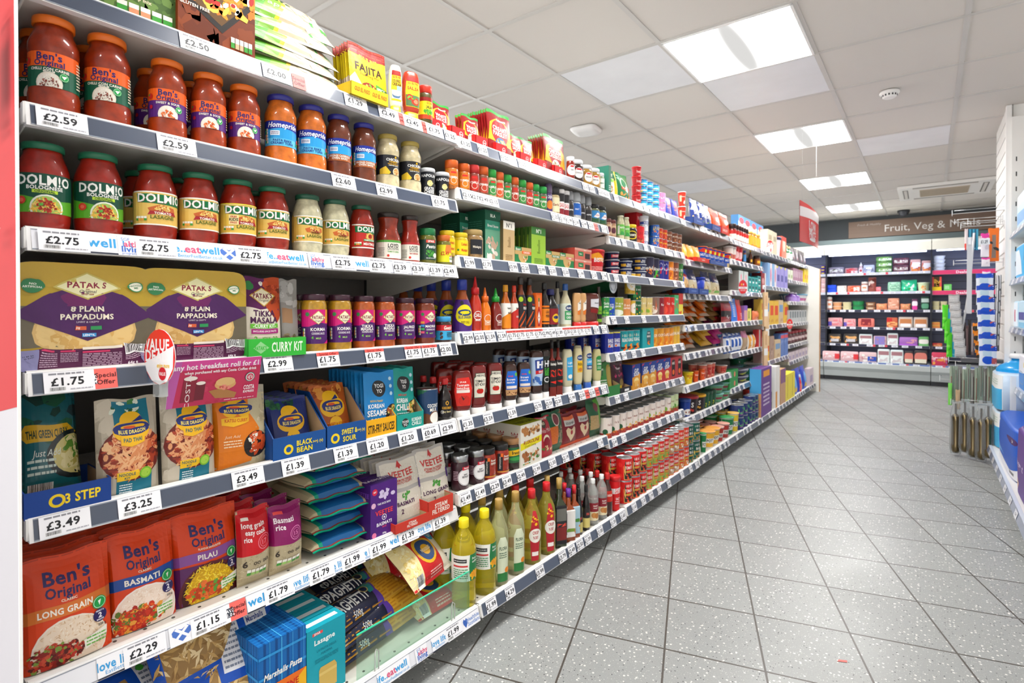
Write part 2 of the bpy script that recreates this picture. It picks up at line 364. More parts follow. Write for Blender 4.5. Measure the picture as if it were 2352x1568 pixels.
def tray_parts(w, d, h, hf, col, spec, inner='b89a74', lod=0, hb=None):
    """shelf-ready carton: low printed front, sloping sides, taller back"""
    b = MB(); hb = hb or h; t = .0025
    b.box(-w / 2, w / 2, -d / 2, -d / 2 + t, 0, hf, col); b.box(-w / 2, w / 2, -d / 2, d / 2, 0, t, inner)
    b.box(-w / 2, w / 2, d / 2 - t, d / 2, 0, hb, col)
    for x in (-w / 2, w / 2 - t): 
        b.prism([(-d / 2, 0), (d / 2, 0), (d / 2, hb), (-d / 2 + d * .45, h), (-d / 2, hf)], 'x', x + t, x, col)
    b.face([(-w / 2 + t, -d / 2 + t + .0003, 0), (-w / 2 + t, -d / 2 + t + .0003, hf), (w / 2 - t, -d / 2 + t + .0003, hf), (w / 2 - t, -d / 2 + t + .0003, 0)], inner)
    for x in (-w / 2 + t + .0003, w / 2 - t - .0003):
        b.face([(x, -d / 2, .001), (x, d / 2, .001), (x, d / 2, hb - .001), (x, -d / 2 + d * .45, h - .001), (x, -d / 2, hf - .001)], inner)
    wrap(b, spec, w, hf, lambda u, v, q: ((u - .5) * w, -d / 2 - .0003 - q, v * hf), None, None, 'card', lod)
    return [('carton', b)]

# ---------------------------------------------------------------- where things stand
CA, SA = cos(radians(YAW)), sin(radians(YAW))
def ray(px):
    u = (px - 1176) / FPX
    return (-SA + u * CA, CA + u * SA)
def along(px, X):
    """how far down the aisle the line of sight through px meets the plane x = X"""
    g = ray(px); return g[1] * X / g[0]
def height(px, py, X):
    g = ray(px); return EYE + (HORIZON - py) / FPX * X / g[0]
def round_spot(l, r, Xf, ry=1):
    a, b = atan2(*ray(l)), atan2(*ray(r)); mid = (a + b) / 2; s = sin((b - a) / 2)
    t = Xf / (sin(mid) + s); return t * sin(mid), t * cos(mid)
ORD = ['first', 'second', 'third', 'fourth', 'fifth', 'sixth', 'seventh', 'eighth', 'ninth', 'tenth', 'eleventh', 'twelfth', 'thirteenth', 'fourteenth', 'fifteenth', 'sixteenth', 'seventeenth', 'eighteenth', 'nineteenth', 'twentieth']
NUM = ['none', 'one', 'two', 'three', 'four', 'five', 'six', 'seven', 'eight', 'nine', 'ten', 'eleven', 'twelve', 'thirteen', 'fourteen', 'fifteen', 'sixteen', 'seventeen', 'eighteen', 'nineteen', 'twenty']
MC = {}
def put(name, parts, loc, rz, label, cat, group=None, merge=False, key=None, tilt=None):
    """one thing: an Empty with a mesh per part (or one mesh when it is tiny in the photo)"""
    if merge:
        if key not in MC:
            ps = parts(); M = MB()
            for _, b in ps:
                n = len(M.v); M.v += b.v; M.f += [tuple(i + n for i in f) for f in b.f]; M.c += b.c; M.s += b.s; M.m += [M.mi(b.ms[i]) for i in b.m]
            MC[key] = M.build(name)
        o = link(name, MC[key], None, loc, rz)
    else:
        if key not in MC: MC[key] = [(p, b.build(name + '_' + p)) for p, b in parts()]
        o = link(name, None, None, loc, rz); o.empty_display_size = .02
        for p, me in MC[key]: link(p, me, o)
    if tilt: o.rotation_euler[0] = tilt[0]; o.rotation_euler[1] = tilt[1]
    return tag(o, label, cat, group)
# ================================================================ the room
def struct(name, mb, kind='structure'):
    return tag(link(name, mb.build(name)), kind=kind)
# floor: speckled terrazzo tiles laid at an angle to the aisle
def floor_mat():
    m = bpy.data.materials.new('terrazzo'); m.use_nodes = True; t = m.node_tree; b = t.nodes['Principled BSDF']
    g = t.nodes.new('ShaderNodeNewGeometry')
    det = .264 * .283 + .098 * .073
    def dot(vx, vy, off):
        d = t.nodes.new('ShaderNodeVectorMath'); d.operation = 'DOT_PRODUCT'; t.links.new(g.outputs['Position'], d.inputs[0]); d.inputs[1].default_value = (vx, vy, 0)
        a = t.nodes.new('ShaderNodeMath'); a.operation = 'ADD'; t.links.new(d.outputs['Value'], a.inputs[0]); a.inputs[1].default_value = off
        return a.outputs[0]
    P0 = (-.718, 1.844); ax, ay = .283 / det, .098 / det; bx, by = -.073 / det, .264 / det
    def mth(op, a, b_=None):
        n = t.nodes.new('ShaderNodeMath'); n.operation = op
        for i, q in enumerate((a, b_)):
            if q is None: continue
            if isinstance(q, (int, float)): n.inputs[i].default_value = q
            else: t.links.new(q, n.inputs[i])
        return n.outputs[0]
    U = dot(ax, ay, -(ax * P0[0] + ay * P0[1])); V = dot(bx, by, -(bx * P0[0] + by * P0[1]))
    def edge(q):
        f = mth('FRACT', mth('ADD', q, 50.5)); return mth('ABSOLUTE', mth('SUBTRACT', f, .5))
    e = mth('MINIMUM', edge(U), edge(V))
    line = mth('LESS_THAN', e, .0105)
    cellx, celly = mth('FLOOR', U), mth('FLOOR', V)
    cmb = t.nodes.new('ShaderNodeCombineXYZ'); t.links.new(cellx, cmb.inputs[0]); t.links.new(celly, cmb.inputs[1])
    wn = t.nodes.new('ShaderNodeTexWhiteNoise'); t.links.new(cmb.outputs[0], wn.inputs['Vector'])
    mr = t.nodes.new('ShaderNodeMapRange'); t.links.new(wn.outputs['Value'], mr.inputs[0]); mr.inputs[3].default_value = .93; mr.inputs[4].default_value = 1.05
    def chips(scale, th, lo):
        v = t.nodes.new('ShaderNodeTexVoronoi'); v.inputs['Scale'].default_value = scale; t.links.new(g.outputs['Position'], v.inputs['Vector'])
        c = t.nodes.new('ShaderNodeSeparateColor'); t.links.new(v.outputs['Color'], c.inputs[0])
        a = mth('LESS_THAN', v.outputs['Distance'], th); r = mth('GREATER_THAN', c.outputs[0], lo)
        return mth('MULTIPLY', a, r), c.outputs[1]
    def mix(f, c1, c2):
        n = t.nodes.new('ShaderNodeMix'); n.data_type = 'RGBA'; t.links.new(f, n.inputs[0])
        for i, q in ((6, c1), (7, c2)):
            if isinstance(q, tuple): n.inputs[i].default_value = q
            else: t.links.new(q, n.inputs[i])
        return n.outputs[2]
    nz = t.nodes.new('ShaderNodeTexNoise'); nz.inputs['Scale'].default_value = 260; nz.inputs['Detail'].default_value = 2; t.links.new(g.outputs['Position'], nz.inputs['Vector'])
    base = mix(nz.outputs[0], hexc('868989'), hexc('a2a5a4'))
    w, _ = chips(95, .30, .72); k, _ = chips(120, .24, .8); w2, _ = chips(190, .3, .75)
    c = mix(w2, base, hexc('b6b8b6')); c = mix(k, c, hexc('484b4d')); c = mix(w, c, hexc('d6d6d2'))
    sc = t.nodes.new('ShaderNodeVectorMath'); sc.operation = 'SCALE'; t.links.new(c, sc.inputs[0]); t.links.new(mr.outputs[0], sc.inputs['Scale'])
    c = mix(line, sc.outputs[0], hexc('4a4540'))
    t.links.new(c, b.inputs['Base Color'])
    dn = t.nodes.new('ShaderNodeTexNoise'); dn.inputs['Scale'].default_value = 3; t.links.new(g.outputs['Position'], dn.inputs['Vector'])
    rr = t.nodes.new('ShaderNodeMapRange'); rr.inputs[3].default_value = .25; rr.inputs[4].default_value = .5; t.links.new(dn.outputs[0], rr.inputs[0])
    t.links.new(rr.outputs[0], b.inputs['Roughness'])
    bp = t.nodes.new('ShaderNodeBump'); bp.inputs['Strength'].default_value = .4; bp.inputs['Distance'].default_value = .002; bp.invert = True
    t.links.new(line, bp.inputs['Height']); t.links.new(bp.outputs[0], b.inputs['Normal'])
    MATS['terrazzo'] = m
floor_mat()
b = MB(); b.box(-6, 3.2, -5, 10.2, -.05, 0, 'aaaaaa', 'terrazzo'); struct('floor', b)
b = MB(); b.box(-7.5, 4, -5, 10.2, CEIL + .004, CEIL + .05, 'd6d1cc', 'matte'); struct('ceiling', b)
b = MB()
for x in GX: b.box(x - .012, x + .012, -5, 10.2, CEIL - .001, CEIL + .006, 'cdcac7', 'paint')
for y in GY: b.box(-7.5, 4, y - .012, y + .012, CEIL - .0015, CEIL + .006, 'c9c6c2', 'paint')
struct('trim_1', b)
b = MB()
for x, y in ((-1.735, 2.7), (-1.11, 3.325), (-2.36, 5.825), (-1.11, 1.45), (-.485, 5.2)): b.box(x + .013, x + .612, y + .013, y + .612, CEIL + .001, CEIL + .0035, 'e8e9ee', 'paint')
struct('trim_3', b)
b = MB(); b.box(-7.5, 4, 9.74, 9.84, 0, CEIL + .05, '4d5256', 'matte'); struct('wall_back', b)
b = MB(); b.box(.9, .98, -5, 9.74, 0, CEIL + .05, 'e8e6e2', 'paint')
for i in range(23): b.box(.893, .9, -1, 4.93, .1 * i + .012, .1 * i + .1, 'ecebe8', 'paint')
struct('wall_right', b)
# slat-faced pillar
b = MB(); b.box(.43, .9, 4.985, 5.72, 0, CEIL + .02, 'dcdad6', 'paint')
for i in range(24):
    b.box(.42, .43, 4.99, 5.715, .1 * i + .01, .1 * i + .098, 'f0efec', 'paint'); b.box(.45, .88, 4.977, 4.985, .1 * i + .01, .1 * i + .098, 'f0efec', 'paint')
b.box(.412, .44, 4.95, 4.99, 0, CEIL, 'f4f3f1', 'paint')
struct('wall_pillar', b)

# ceiling lights: recessed 600 panels
def lightmat():
    m = bpy.data.materials.new('diffuser'); m.use_nodes = True; t = m.node_tree
    for n in list(t.nodes): t.nodes.remove(n)
    o = t.nodes.new('ShaderNodeOutputMaterial'); e = t.nodes.new('ShaderNodeEmission'); e.inputs[0].default_value = (1, .985, .96, 1)
    tc = t.nodes.new('ShaderNodeTexCoord'); mp = t.nodes.new('ShaderNodeMapping'); mp.inputs['Scale'].default_value = (19, 2.3, 1); t.links.new(tc.outputs['Object'], mp.inputs[0])
    ln = t.nodes.new('ShaderNodeVectorMath'); ln.operation = 'LENGTH'; t.links.new(mp.outputs[0], ln.inputs[0])
    r = t.nodes.new('ShaderNodeMapRange'); r.interpolation_type = 'SMOOTHSTEP'; r.inputs[1].default_value = .3; r.inputs[2].default_value = 1.7; r.inputs[3].default_value = 0; r.inputs[4].default_value = 1
    pw = t.nodes.new('ShaderNodeMath'); pw.operation = 'POWER'; pw.inputs[1].default_value = 4; ad = t.nodes.new('ShaderNodeMath'); ad.operation = 'ADD'; ad.inputs[1].default_value = .02; t.links.new(r.outputs[0], pw.inputs[0]); t.links.new(pw.outputs[0], ad.inputs[0])
    t.links.new(ln.outputs['Value'], r.inputs[0]); mm = t.nodes.new('ShaderNodeMath'); mm.operation = 'MULTIPLY'; mm.inputs[1].default_value = PANEL_POWER
    t.links.new(ad.outputs[0], mm.inputs[0]); t.links.new(mm.outputs[0], e.inputs[1]); t.links.new(e.outputs[0], o.inputs[0]); MATS['diffuser'] = m
lightmat()
lf = MB()
for a in ((0, .613, 0, .012), (0, .613, .601, .613), (0, .012, 0, .613), (.601, .613, 0, .613)): lf.box(a[0] - .3065, a[1] - .3065, a[2] - .3065, a[3] - .3065, -.004, .004, 'f3f3f3', 'paint')
lfm = lf.build('light_frame'); ld = MB(); ld.face([(-.296, .296, 0), (.296, .296, 0), (.296, -.296, 0), (-.296, -.296, 0)], 'ffffff', 'diffuser'); ldm = ld.build('light_diffuser')
vis = [l for l in LAMPS if l[0] == -1.11 and l[1] > 2]
for x, y in LAMPS:
    r = link('ceiling_light', None, None, (x + .3125, y + .3125, CEIL - .003)); link('frame', lfm, r); link('diffuser', ldm, r)
    if (x, y) in vis:
        k = vis.index((x, y)); tag(r, ['bright square ceiling light, the largest in view, nearest the camera', 'square ceiling light above the aisle, second from the camera', 'square ceiling light above the aisle, third from the camera', 'square ceiling light closest to the dark end wall'][k], 'ceiling light', 'square lights along the aisle')
    else: tag(r, 'square ceiling light panel out of the picture', 'ceiling light', 'ceiling lights beyond the picture')
# smoke detector, access point, camera dome
def zc(px, py, z):
    g = ray(px); t = (z - EYE) / ((HORIZON - py) / FPX); return g[0] * t, g[1] * t
x, y = zc(2040, 219, CEIL - .02); r = link('smoke_detector', None, None, (x, y, CEIL))
b = MB(); b.grid([[(q * cos(2 * pi * j / 28), q * sin(2 * pi * j / 28), -h) for j in range(28)][::-1] for q, h in ((.052, 0), (.055, .012), (.05, .018), (.043, .02), (.04, .034), (.03, .042))], 'f1f0ee', 'plastic', True, True, (True, True)); link('housing', b.build('housing'), r)
b = MB()
for j in range(14):
    t = 2 * pi * j / 14; b.box(-.004, .004, .0395, .0425, -.033, -.022, '3a3a3c', 'plastic'); n = len(b.v) - 24
    for i in range(n, len(b.v)): X, Y, Z = b.v[i]; b.v[i] = (X * cos(t) - Y * sin(t), X * sin(t) + Y * cos(t), Z)
link('vent', b.build('vent'), r); tag(r, 'round white smoke detector on a ceiling tile', 'smoke detector')
x, y = zc(1346, 307, CEIL - .03); r = link('wireless_access_point', None, None, (x, y, CEIL), radians(8))
b = MB(); loft(b, [(0, 1, 1, 5), (-.012, 1, 1, 5), (-.03, .85, .85, 4), (-.034, .55, .55, 4)][::-1], .105, 1, 'efeeee', 'plastic', 32); link('housing', b.build('housing'), r)
b = MB(); b.tube([(-.09, .04, -.003), (-.1, .0, -.016), (-.085, -.05, -.004)], .005, '2d4a86', 'plastic'); link('cable', b.build('cable'), r)
tag(r, 'white square wireless access point on the ceiling above the second bay', 'access point')
x, y = zc(2074, 492, CEIL - .05); r = link('security_camera', None, None, (x, y, CEIL))
b = MB(); b.grid([[(q * cos(2 * pi * j / 24), q * sin(2 * pi * j / 24), -h) for j in range(24)][::-1] for q, h in ((.072, 0), (.072, .03))], '2c2f36', 'plastic', True, True, (True, True)); link('base', b.build('base'), r)
b = MB(); b.grid([[(.06 * cos(a) * cos(2 * pi * j / 24), .06 * cos(a) * sin(2 * pi * j / 24), -.03 - .055 * sin(a)) for j in range(24)][::-1] for a in (0, .4, .8, 1.2, 1.5)], '3b3e48', 'gloss', True, True, (False, True)); link('dome', b.build('dome'), r)
tag(r, 'dark dome security camera on the ceiling before the end wall sign', 'security camera')
# air conditioning cassette
x0, y0 = zc(2166, 433, CEIL); r = link('air_conditioner', None, None, (x0, y0, CEIL))
b = MB(); b.box(-.42, .42, -.42, .42, -.03, 0, 'efeeeb', 'plastic'); link('housing', b.build('housing'), r)
b = MB(); b.box(-.22, .22, -.22, .22, -.036, -.03, 'cbbfae', 'plastic')
for i in range(22): b.box(-.215, .215, -.21 + .02 * i, -.203 + .02 * i, -.038, -.036, 'b3a896', 'plastic')
link('grille', b.build('grille'), r)
for k in range(4):
    b = MB(); b.box(-.28, .28, -.375, -.325, -.034, -.03, '6d6a66', 'plastic'); b.box(-.28, .28, -.362, -.335, -.04, -.034, 'd8d5cf', 'plastic'); q = link('louvre', b.build('louvre'), r); q.rotation_euler[2] = k * pi / 2
tag(r, 'white ceiling air conditioning cassette with beige grille near the end wall', 'air conditioner')

# end wall sign
def sign(name, w, h, spec, loc, rz, label, cat, m='card', t=.02, rx=0, frame=None):
    r = link(name, None, None, loc, rz); r.rotation_euler[0] = rx
    b = MB(); b.box(-w / 2, w / 2, 0, t, 0, h, frame or 'ffffff', m); link('board', b.build('board'), r)
    b = MB(); wrap(b, spec, w, h, lambda u, v, q: ((u - .5) * w, -.0005 - q * 3, v * h), None, None, m); link('printed_face', b.build('printed_face'), r)
    return tag(r, label, cat)

x, y = zc(1938, 1522, .001); r = link('paper_scrap', None, None, (x, y, .0008), .6); b = MB(); b.prism([(-.014, -.002), (.012, -.006), (.016, .003), (-.006, .006)], 'z', 0, .0006, 'd8706a'); link('scrap', b.build('scrap'), r); tag(r, 'tiny scrap of red paper on the grey floor tiles', 'paper scrap')
# ================================================================ the long run of shelving
FX, BX = -1.17, -1.08            # front of the upper rails, front of the base rail
BY = [.222, 1.2577, 2.273, 3.265, 4.26, 5.245, 6.41, 7.56]
BZ = [[1.526, 1.316, 1.111, .871, .629, .352, .066], [1.52, 1.358, 1.144, .901, .626, .389, .068],
      [1.518, 1.315, 1.141, .941, .767, .565, .365, .072], [1.515, 1.28, 1.072, .875, .70, .50, .30, .075],
      [1.505, 1.35, 1.117, .877, .639, .372, .075], [1.50, 1.19, .825, .49, .075], [1.50, 1.292, 1.057, .823, .59, .41, .075]]
BAYN = ['nearest bay', 'second bay', 'third bay', 'fourth bay', 'fifth bay', 'sixth bay', 'farthest bay']
RH = .038
def rail_prof(X, z, rh): return [(X - .016, z), (X + .001, z), (X - .009, z + rh), (X - .018, z + rh + .003), (X - .024, z + rh), (X - .022, z + .004)]
def xbot(bay, sh): return BX if sh == len(BZ[bay]) - 1 else FX
def zsurf(bay, sh): return BZ[bay][sh] + RH - .002
def ticket(kind, price=None):
    """printed cards in the rail: spec, width"""
    P = '|T .46 .52 .36 1d1d22 £%s|L .1 .8 .8 .98 1 8a8a92|B .1 .08 .42 .26|L .5 .08 .95 .2 1 aaaab4' % (price or '')
    if kind == 'p': return 'b f1f1f6' + P, .07
    if kind == 'w': return 'b f1f1f6' + P, .05
    if kind == 'o': return 'b f1f1f6' + P + '|r 0 .78 1 1 ef5a52|T .5 .89 .16 7a2020 Special Offer', .062
    if kind == 's': return 'b f26a62|T .5 .68 .22 5a2226 Special|T .5 .34 .22 5a2226 Offer', .034
    if kind == 'v': return 'b f1f1f6|r .1 .25 .9 .75 2a3040|T .5 .6 .18 f1f1f6 SAVE|T .5 .38 .18 f1f1f6 £1.04', .022
    if kind == 'E': return 'b f1f1f6|T .14 .62 .4 3aa0dc life...|T .42 .62 .42 d8587c eat|T .72 .62 .42 3aa0dc well|t .5 .22 .2 3aa0dc EatBetterFeelBetter.co.uk', .105
    if kind == 'l': return 'b f1f1f6|T .45 .58 .4 3a9cd8 love life|t .5 .25 .18 3a9cd8 EatBetter|r .0 0 1 .08 2c3242', .06
    if kind == 'W': return 'b f1f1f6|T .5 .58 .46 3a9cd8 well|r .0 0 1 .08 2c3242', .048
    if kind == 'h': return 'b f1f1f6|t .3 .86 .16 3a6cc0 SGF|T .38 .62 .3 3a9cd8 he|T .62 .62 .3 d8587c althy|T .55 .34 .3 3a6cc0 living|t .5 .12 .12 3a6cc0 programme', .042
    if kind == 'X': return 'b f1f1f6|p .5 .12 .12 .5 .1 .7 .25 .86 .5 .72 .75 .86 .9 .7 .88 .5 4a72c4|p .2 .78 .3 .86 .82 .3 .74 .22 f1f1f6|p .8 .78 .7 .86 .18 .3 .26 .22 f1f1f6', .045
    if kind == 'H': return 'b f1f1f6|p .18 .15 .06 .5 .05 .7 .11 .86 .18 .72 .25 .86 .32 .7 .31 .5 3a62b4|T .66 .65 .28 7f9ad0 Healthier|T .66 .32 .28 7f9ad0 Scotland', .075
TC = {}
def ticket_mesh(kind, price, rh, lod):
    k = (kind, price, rh, lod)
    if k in TC: return TC[k]
    spec, w = ticket(kind, price); b = MB()
    # lies on the sloping face of the rail; local x along the aisle
    wrap(b, spec, w, rh, lambda u, v, q: ((u - .5) * w, v * .010 - .0008 - q, .001 + v * (rh - .003)), None, None, 'label', lod)
    TC[k] = (b.build('price_ticket'), w); return TC[k]
# tickets: per bay and shelf, "kind position price", position = fraction along the rail of the card's middle
TK = {
 (0, 0): 'p 460 2.50,p 640 2.00,s 690,p 820 1.29,p 895 2.49,s 925,p 950 2.45,s 980,p 1000 1.75,w 1035 1.25',
 (0, 1): 'p 148 2.59,p 410 2.59,p 792 2.60,p 890 2.99,p 1012 1.75',
 (0, 2): 'p 150 2.75,W 235,h 303,p 362 2.75,E 455,X 528,p 580 2.75,E 660,h 728,p 790 2.75,W 833,p 872 2.75,w 920 3.39,w 961 3.39,w 1000 1.39,w 1032 2.49',
 (0, 3): 'p 160 1.75,v 207,s 243,p 640 2.99,o 755 1.75,o 862 1.75,o 950 1.75,o 988 1.75,w 1025 2.00',
 (0, 4): 'p 148 3.49,p 320 3.25,p 570 3.49,p 680 1.39,p 795 1.39,p 868 1.20,p 938 1.20,p 990 0.69,p 1030 2.99',
 (0, 5): 'l 265,p 330 2.29,X 415,p 478 1.15,v 524,s 545,W 590,p 640 1.79,l 692,p 738 1.79,l 772,p 810 1.99,l 844,p 872 1.99,W 905,p 938 1.39,l 975,p 1012 1.39',
 (0, 6): 'l 800,E 905,h 968,l 1010,p 1043 1.99,H 1088',
 (1, 0): 'w 1055 1.25,w 1110 1.25,w 1160 1.25,w 1200 1.25,w 1345 2.25,w 1360 2.25,w 1380 2.25,w 1396 2.25', (1, 1): 'w 1075 2.15,w 1095 2.71,w 1113 2.49,w 1135 2.15,w 1275 1.25,w 1292 2.19,w 1308 1.99,w 1324 1.30,w 1342 2.49,w 1358 2.25,s 1370,w 1387 2.59',
 (1, 2): 'w 1080 1.99,w 1120 1.75,w 1180 0.99,w 1207 2.20,w 1245 0.99,w 1270 2.20,w 1300 2.20,w 1335 1.99,w 1365 1.25,w 1388 1.99',
 (1, 3): 'w 1077 2.99,w 1103 2.00,w 1128 1.59,w 1154 1.59,o 1178 1.75,o 1197 1.75,o 1218 1.75,o 1238 1.75,w 1254 2.99,w 1269 2.49,w 1286 1.89,o 1303 2.50,o 1318 1.50,o 1334 1.75,o 1350 1.75,w 1370 2.35,w 1388 2.75',
 (1, 4): 'w 1076 1.35,w 1123 3.59,w 1177 1.59,w 1237 3.75,w 1262 3.59,w 1283 2.20,w 1315 1.99,w 1338 2.50,s 1350,w 1361 2.50,s 1373,w 1388 3.75',
 (1, 5): 'w 1070 1.49,w 1104 1.49,w 1138 2.29,w 1166 3.49,w 1198 2.49,w 1234 1.99,w 1270 1.50,w 1300 2.19,w 1325 1.29,w 1380 1.19',
 (1, 6): 'w 1130 1.99,w 1173 4.29,w 1242 3.99,w 1294 3.79,w 1315 2.49,w 1334 2.50,w 1352 1.39,w 1380 1.00,w 1410 1.39,w 1432 1.65'}
random.seed(3)
PR = ['1.20', '1.35', '1.50', '1.60', '1.79', '1.99', '2.25', '2.49', '0.99', '3.25']
def legs(b, y, z):
    for dy in (-.03,):
        b.box(FX - .33, FX - .25, y - .02, y + .02, z, z + .05, 'e9e8e4', 'paint'); 
def gondola():
    for k in range(7):
        y0, y1 = BY[k], BY[k + 1]; L = y1 - y0
        r = link('shelving_bay', None, None, (-1.4, (y0 + y1) / 2, 0)); cx, cy = -1.4, (y0 + y1) / 2
        def child(nm, b, par=None):
            return link(nm, b.build(nm), par or r)
        def T(b):                                               # world to bay space
            b.v = [(x - cx, y - cy, z) for x, y, z in b.v]; return b
        b = MB(); b.box(-1.66, -1.645, y0, y1, .1, 1.6, '6e6a66', 'paint'); child('back_panel', T(b))
        b = MB(); b.box(-1.645, -1.62, y0, y0 + .026, .02, 1.6, '3c3a3a', 'paint')
        for i in range(30): b.box(-1.6205, -1.6195, y0 + .01, y0 + .016, .1 + .05 * i, .13 + .05 * i, '101010', 'paint')
        child('upright', T(b))
        b = MB(); X = BX - .1; b.box(X - .02, X + .02, y0 + .03, y0 + .07, .045, .068, 'e4e2dc', 'paint')
        b.tube([(X, y0 + .05, .01), (X, y0 + .05, .05)], .006, 'c8c8c8'); b.grid([[(X + q * cos(2 * pi * j / 14), y0 + .05 + q * sin(2 * pi * j / 14), z) for j in range(14)] for q, z in ((.024, 0), (.022, .008), (.008, .014))], 'cfcfcd', 'plastic', True, True, (True, True)); child('foot', T(b))
        for s, z in enumerate(BZ[k]):
            X = xbot(k, s); rh = RH; e0, e1 = y0 + .004, y1 - .004; n = len(BZ[k])
            b = MB(); b.box(-1.62, X - .018, e0, e1, z + rh - .03, z + rh - .002, 'dedad2' if s == n - 1 or s > 2 else 'e4e0d8', 'paint')
            if k < 2:
                y = e0 + .03
                while y < e1 - .02: b.tube([(X - .045, y, z + rh - .0025), (X - .045, y, z + rh - .0014)], .0035, '4a4844', 'paint', 8); y += .05
            b.box(X - .024, X - .012, e0, e1, z + rh - .001, z + rh + .003, 'f2f1ee', 'paint')
            sh = child('shelf', T(b))
            b = MB(); b.prism(rail_prof(X, z, rh), 'y', e1, e0, 'e9e8e8', 'paint')
            def rf(u, v, q): return (X + .0012 - v * .0098 + q, e0 + .006 + u * (e1 - e0 - .012), z + .002 + v * (rh - .003))
            wrap(b, 'b %s|r 0 .0 1 .05 8a92a0|r 0 .95 1 1 8a92a0' % ('e8e9f0' if k == 0 and s in (2, 5, 6) else '3c465a' if k == 0 else '4c566a'), 1, 1, rf, None, None, 'rail'); child('price_rail', T(b), sh)  # rails past the nearest bay are lighter: glossy reflections put into their colour
            if s < n - 1:
                for yy in (e0 + .002, e1 - .004):
                    b = MB(); b.prism([(-1.62, z - .075), (X - .03, z + .002), (X - .022, z + rh - .004), (-1.62, z + rh - .004)], 'y', yy + .002, yy, 'dcd9d2', 'paint'); child('bracket', T(b), sh)
            b = MB(); b.box(X - .02, X - .004, e0 - .0035, e0, z + .004, z + rh, 'f4f3f0', 'paint'); child('end_cap', T(b), sh)
            tk = TK.get((k, s))
            if tk is None:
                m = 9 if k < 4 else 8; tk = ','.join('w %.3f %s' % ((i + .5 + random.uniform(-.2, .2)) / m, random.choice(PR)) for i in range(m) if random.random() < .85)
            for ti, it in enumerate(sorted(tk.split(','), key=lambda a: a[0] in 'pwo')):
                q = it.split(' '); me, w = ticket_mesh(q[0], q[2] if len(q) > 2 else None, rh, 0 if k < 2 else 1 if k == 2 else 2)
                yy = along(float(q[1]), X) if float(q[1]) > 2 else e0 + .01 + float(q[1]) * (e1 - e0 - .02); yy = min(max(yy, e0 + w / 2 + .004), e1 - w / 2 - .004)
                o = link('price_ticket', me, sh, (X + .0016 - cx + .0007 + .00012 * ti, yy - cy, z + .001), pi / 2)
        tag(r, ['white metal shelving bay closest to the camera, holding jars and rice', 'white metal shelving bay second from the camera, holding bottled sauces', 'white metal shelving bay third from the camera, holding soup tins', 'white metal shelving bay fourth from the camera, holding noodles', 'white metal shelving bay fifth from the camera, holding dessert tins', 'white metal shelving bay sixth from the camera, holding cereal boxes', 'white metal shelving bay against the wood-edged end panel'][k], 'shelving', 'bays of the long shelving run')
gondola()
b = MB(); b.prism([(-1.68, 0), (-1.055, 0), (-1.055, 1.5), (-1.3, 1.6), (-1.68, 1.6)], 'y', 7.6, 7.575, 'efece4', 'paint')
r = link('end_panel', None, None, (0, 0, 0)); link('board', b.build('board'), r)
b = MB(); b.box(-1.056, -1.048, 7.57, 7.605, 0, 1.5, 'c9986a', 'wood'); link('edging', b.build('edging'), r)
tag(r, 'white end panel with pale wood edging at the far end of the shelving', 'end panel')
# red and white panel at the left edge of the picture
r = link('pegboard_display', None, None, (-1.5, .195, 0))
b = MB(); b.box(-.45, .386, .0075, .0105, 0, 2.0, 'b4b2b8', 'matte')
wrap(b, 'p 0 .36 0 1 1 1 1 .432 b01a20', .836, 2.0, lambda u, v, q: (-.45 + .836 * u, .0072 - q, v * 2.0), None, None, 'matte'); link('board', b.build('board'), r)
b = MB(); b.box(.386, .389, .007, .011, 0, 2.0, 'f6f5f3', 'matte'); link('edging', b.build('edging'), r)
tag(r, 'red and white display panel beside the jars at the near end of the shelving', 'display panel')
# ================================================================ goods: the kinds, then the rows
FR = {'f': (1, 0, 0), 'a': (3.734, 0, 0), 'b': (3.36, 0, 300), 'c': (3.675, 0, 580), 'd': (3.675, 0, 880), 'e': (3.675, 0, 1150), 'g': (3.921, 540, 0), 'h': (3.563, 560, 200), 'i': (3.92, 540, 600),
      'j': (3.266, 600, 820), 'k': (3.267, 400, 1200), 'l': (3.564, 980, 200), 'm': (4.9, 1000, 540), 'n': (4.612, 1000, 780), 'o': (3.733, 1000, 1000), 'p': (4.479, 1350, 350), 'q': (5.226, 1350, 600),
      'r': (4.479, 1350, 850), 's': (6.532, 1640, 460), 't': (5.6, 1640, 680), 'u': (5.88, 1840, 440), 'v': (5.6, 1840, 640), 'w': (4.353, 2120, 440), 'x': (3.267, 2120, 760)}
T = {}
def K(key, kind, name, cat, look, short, cols, spec, **o):
    T[key] = dict(kind=kind, name=name, cat=cat, look=look, short=short, cols=dict(p.split('=') for p in cols.split()) if cols else {}, spec=spec, o=o)
def mesh_parts(t, w, H, lod):
    """builder for one kind at a given width (or radius) and height"""
    k, c, sp_, o = t['kind'], t['cols'], t['spec'], t['o']
    if 'lab' in o: c = dict(c, lab=o['lab'])
    if k in FORMS: return lambda: form_parts(k, w, H, c, sp_, 16 if lod > 1 else 20 if lod else 32, lod, o.get('span', 165), ry=o.get('ry', 1), back=c.get('b'))
    d = o.get('d', .08)
    if k == 'box': return lambda: box_parts(w, d, H, c, sp_, o.get('side'), o.get('top'), o.get('m', 'card'), lod)
    if k == 'pouch': return lambda: pouch_parts(w, H, o.get('t', .035), c, sp_, o.get('lean', .12), 'stand', o.get('m', 'film'), lod)
    if k == 'bag': return lambda: pouch_parts(w, H, o.get('t', .05), c, sp_, o.get('lean', .03), 'pillow', o.get('m', 'film'), lod)
    if k == 'tray': return lambda: tray_parts(w, d, H, H * o.get('f', .5), c['c'], sp_, c.get('i', 'b89a74'), lod, o.get('hb'))
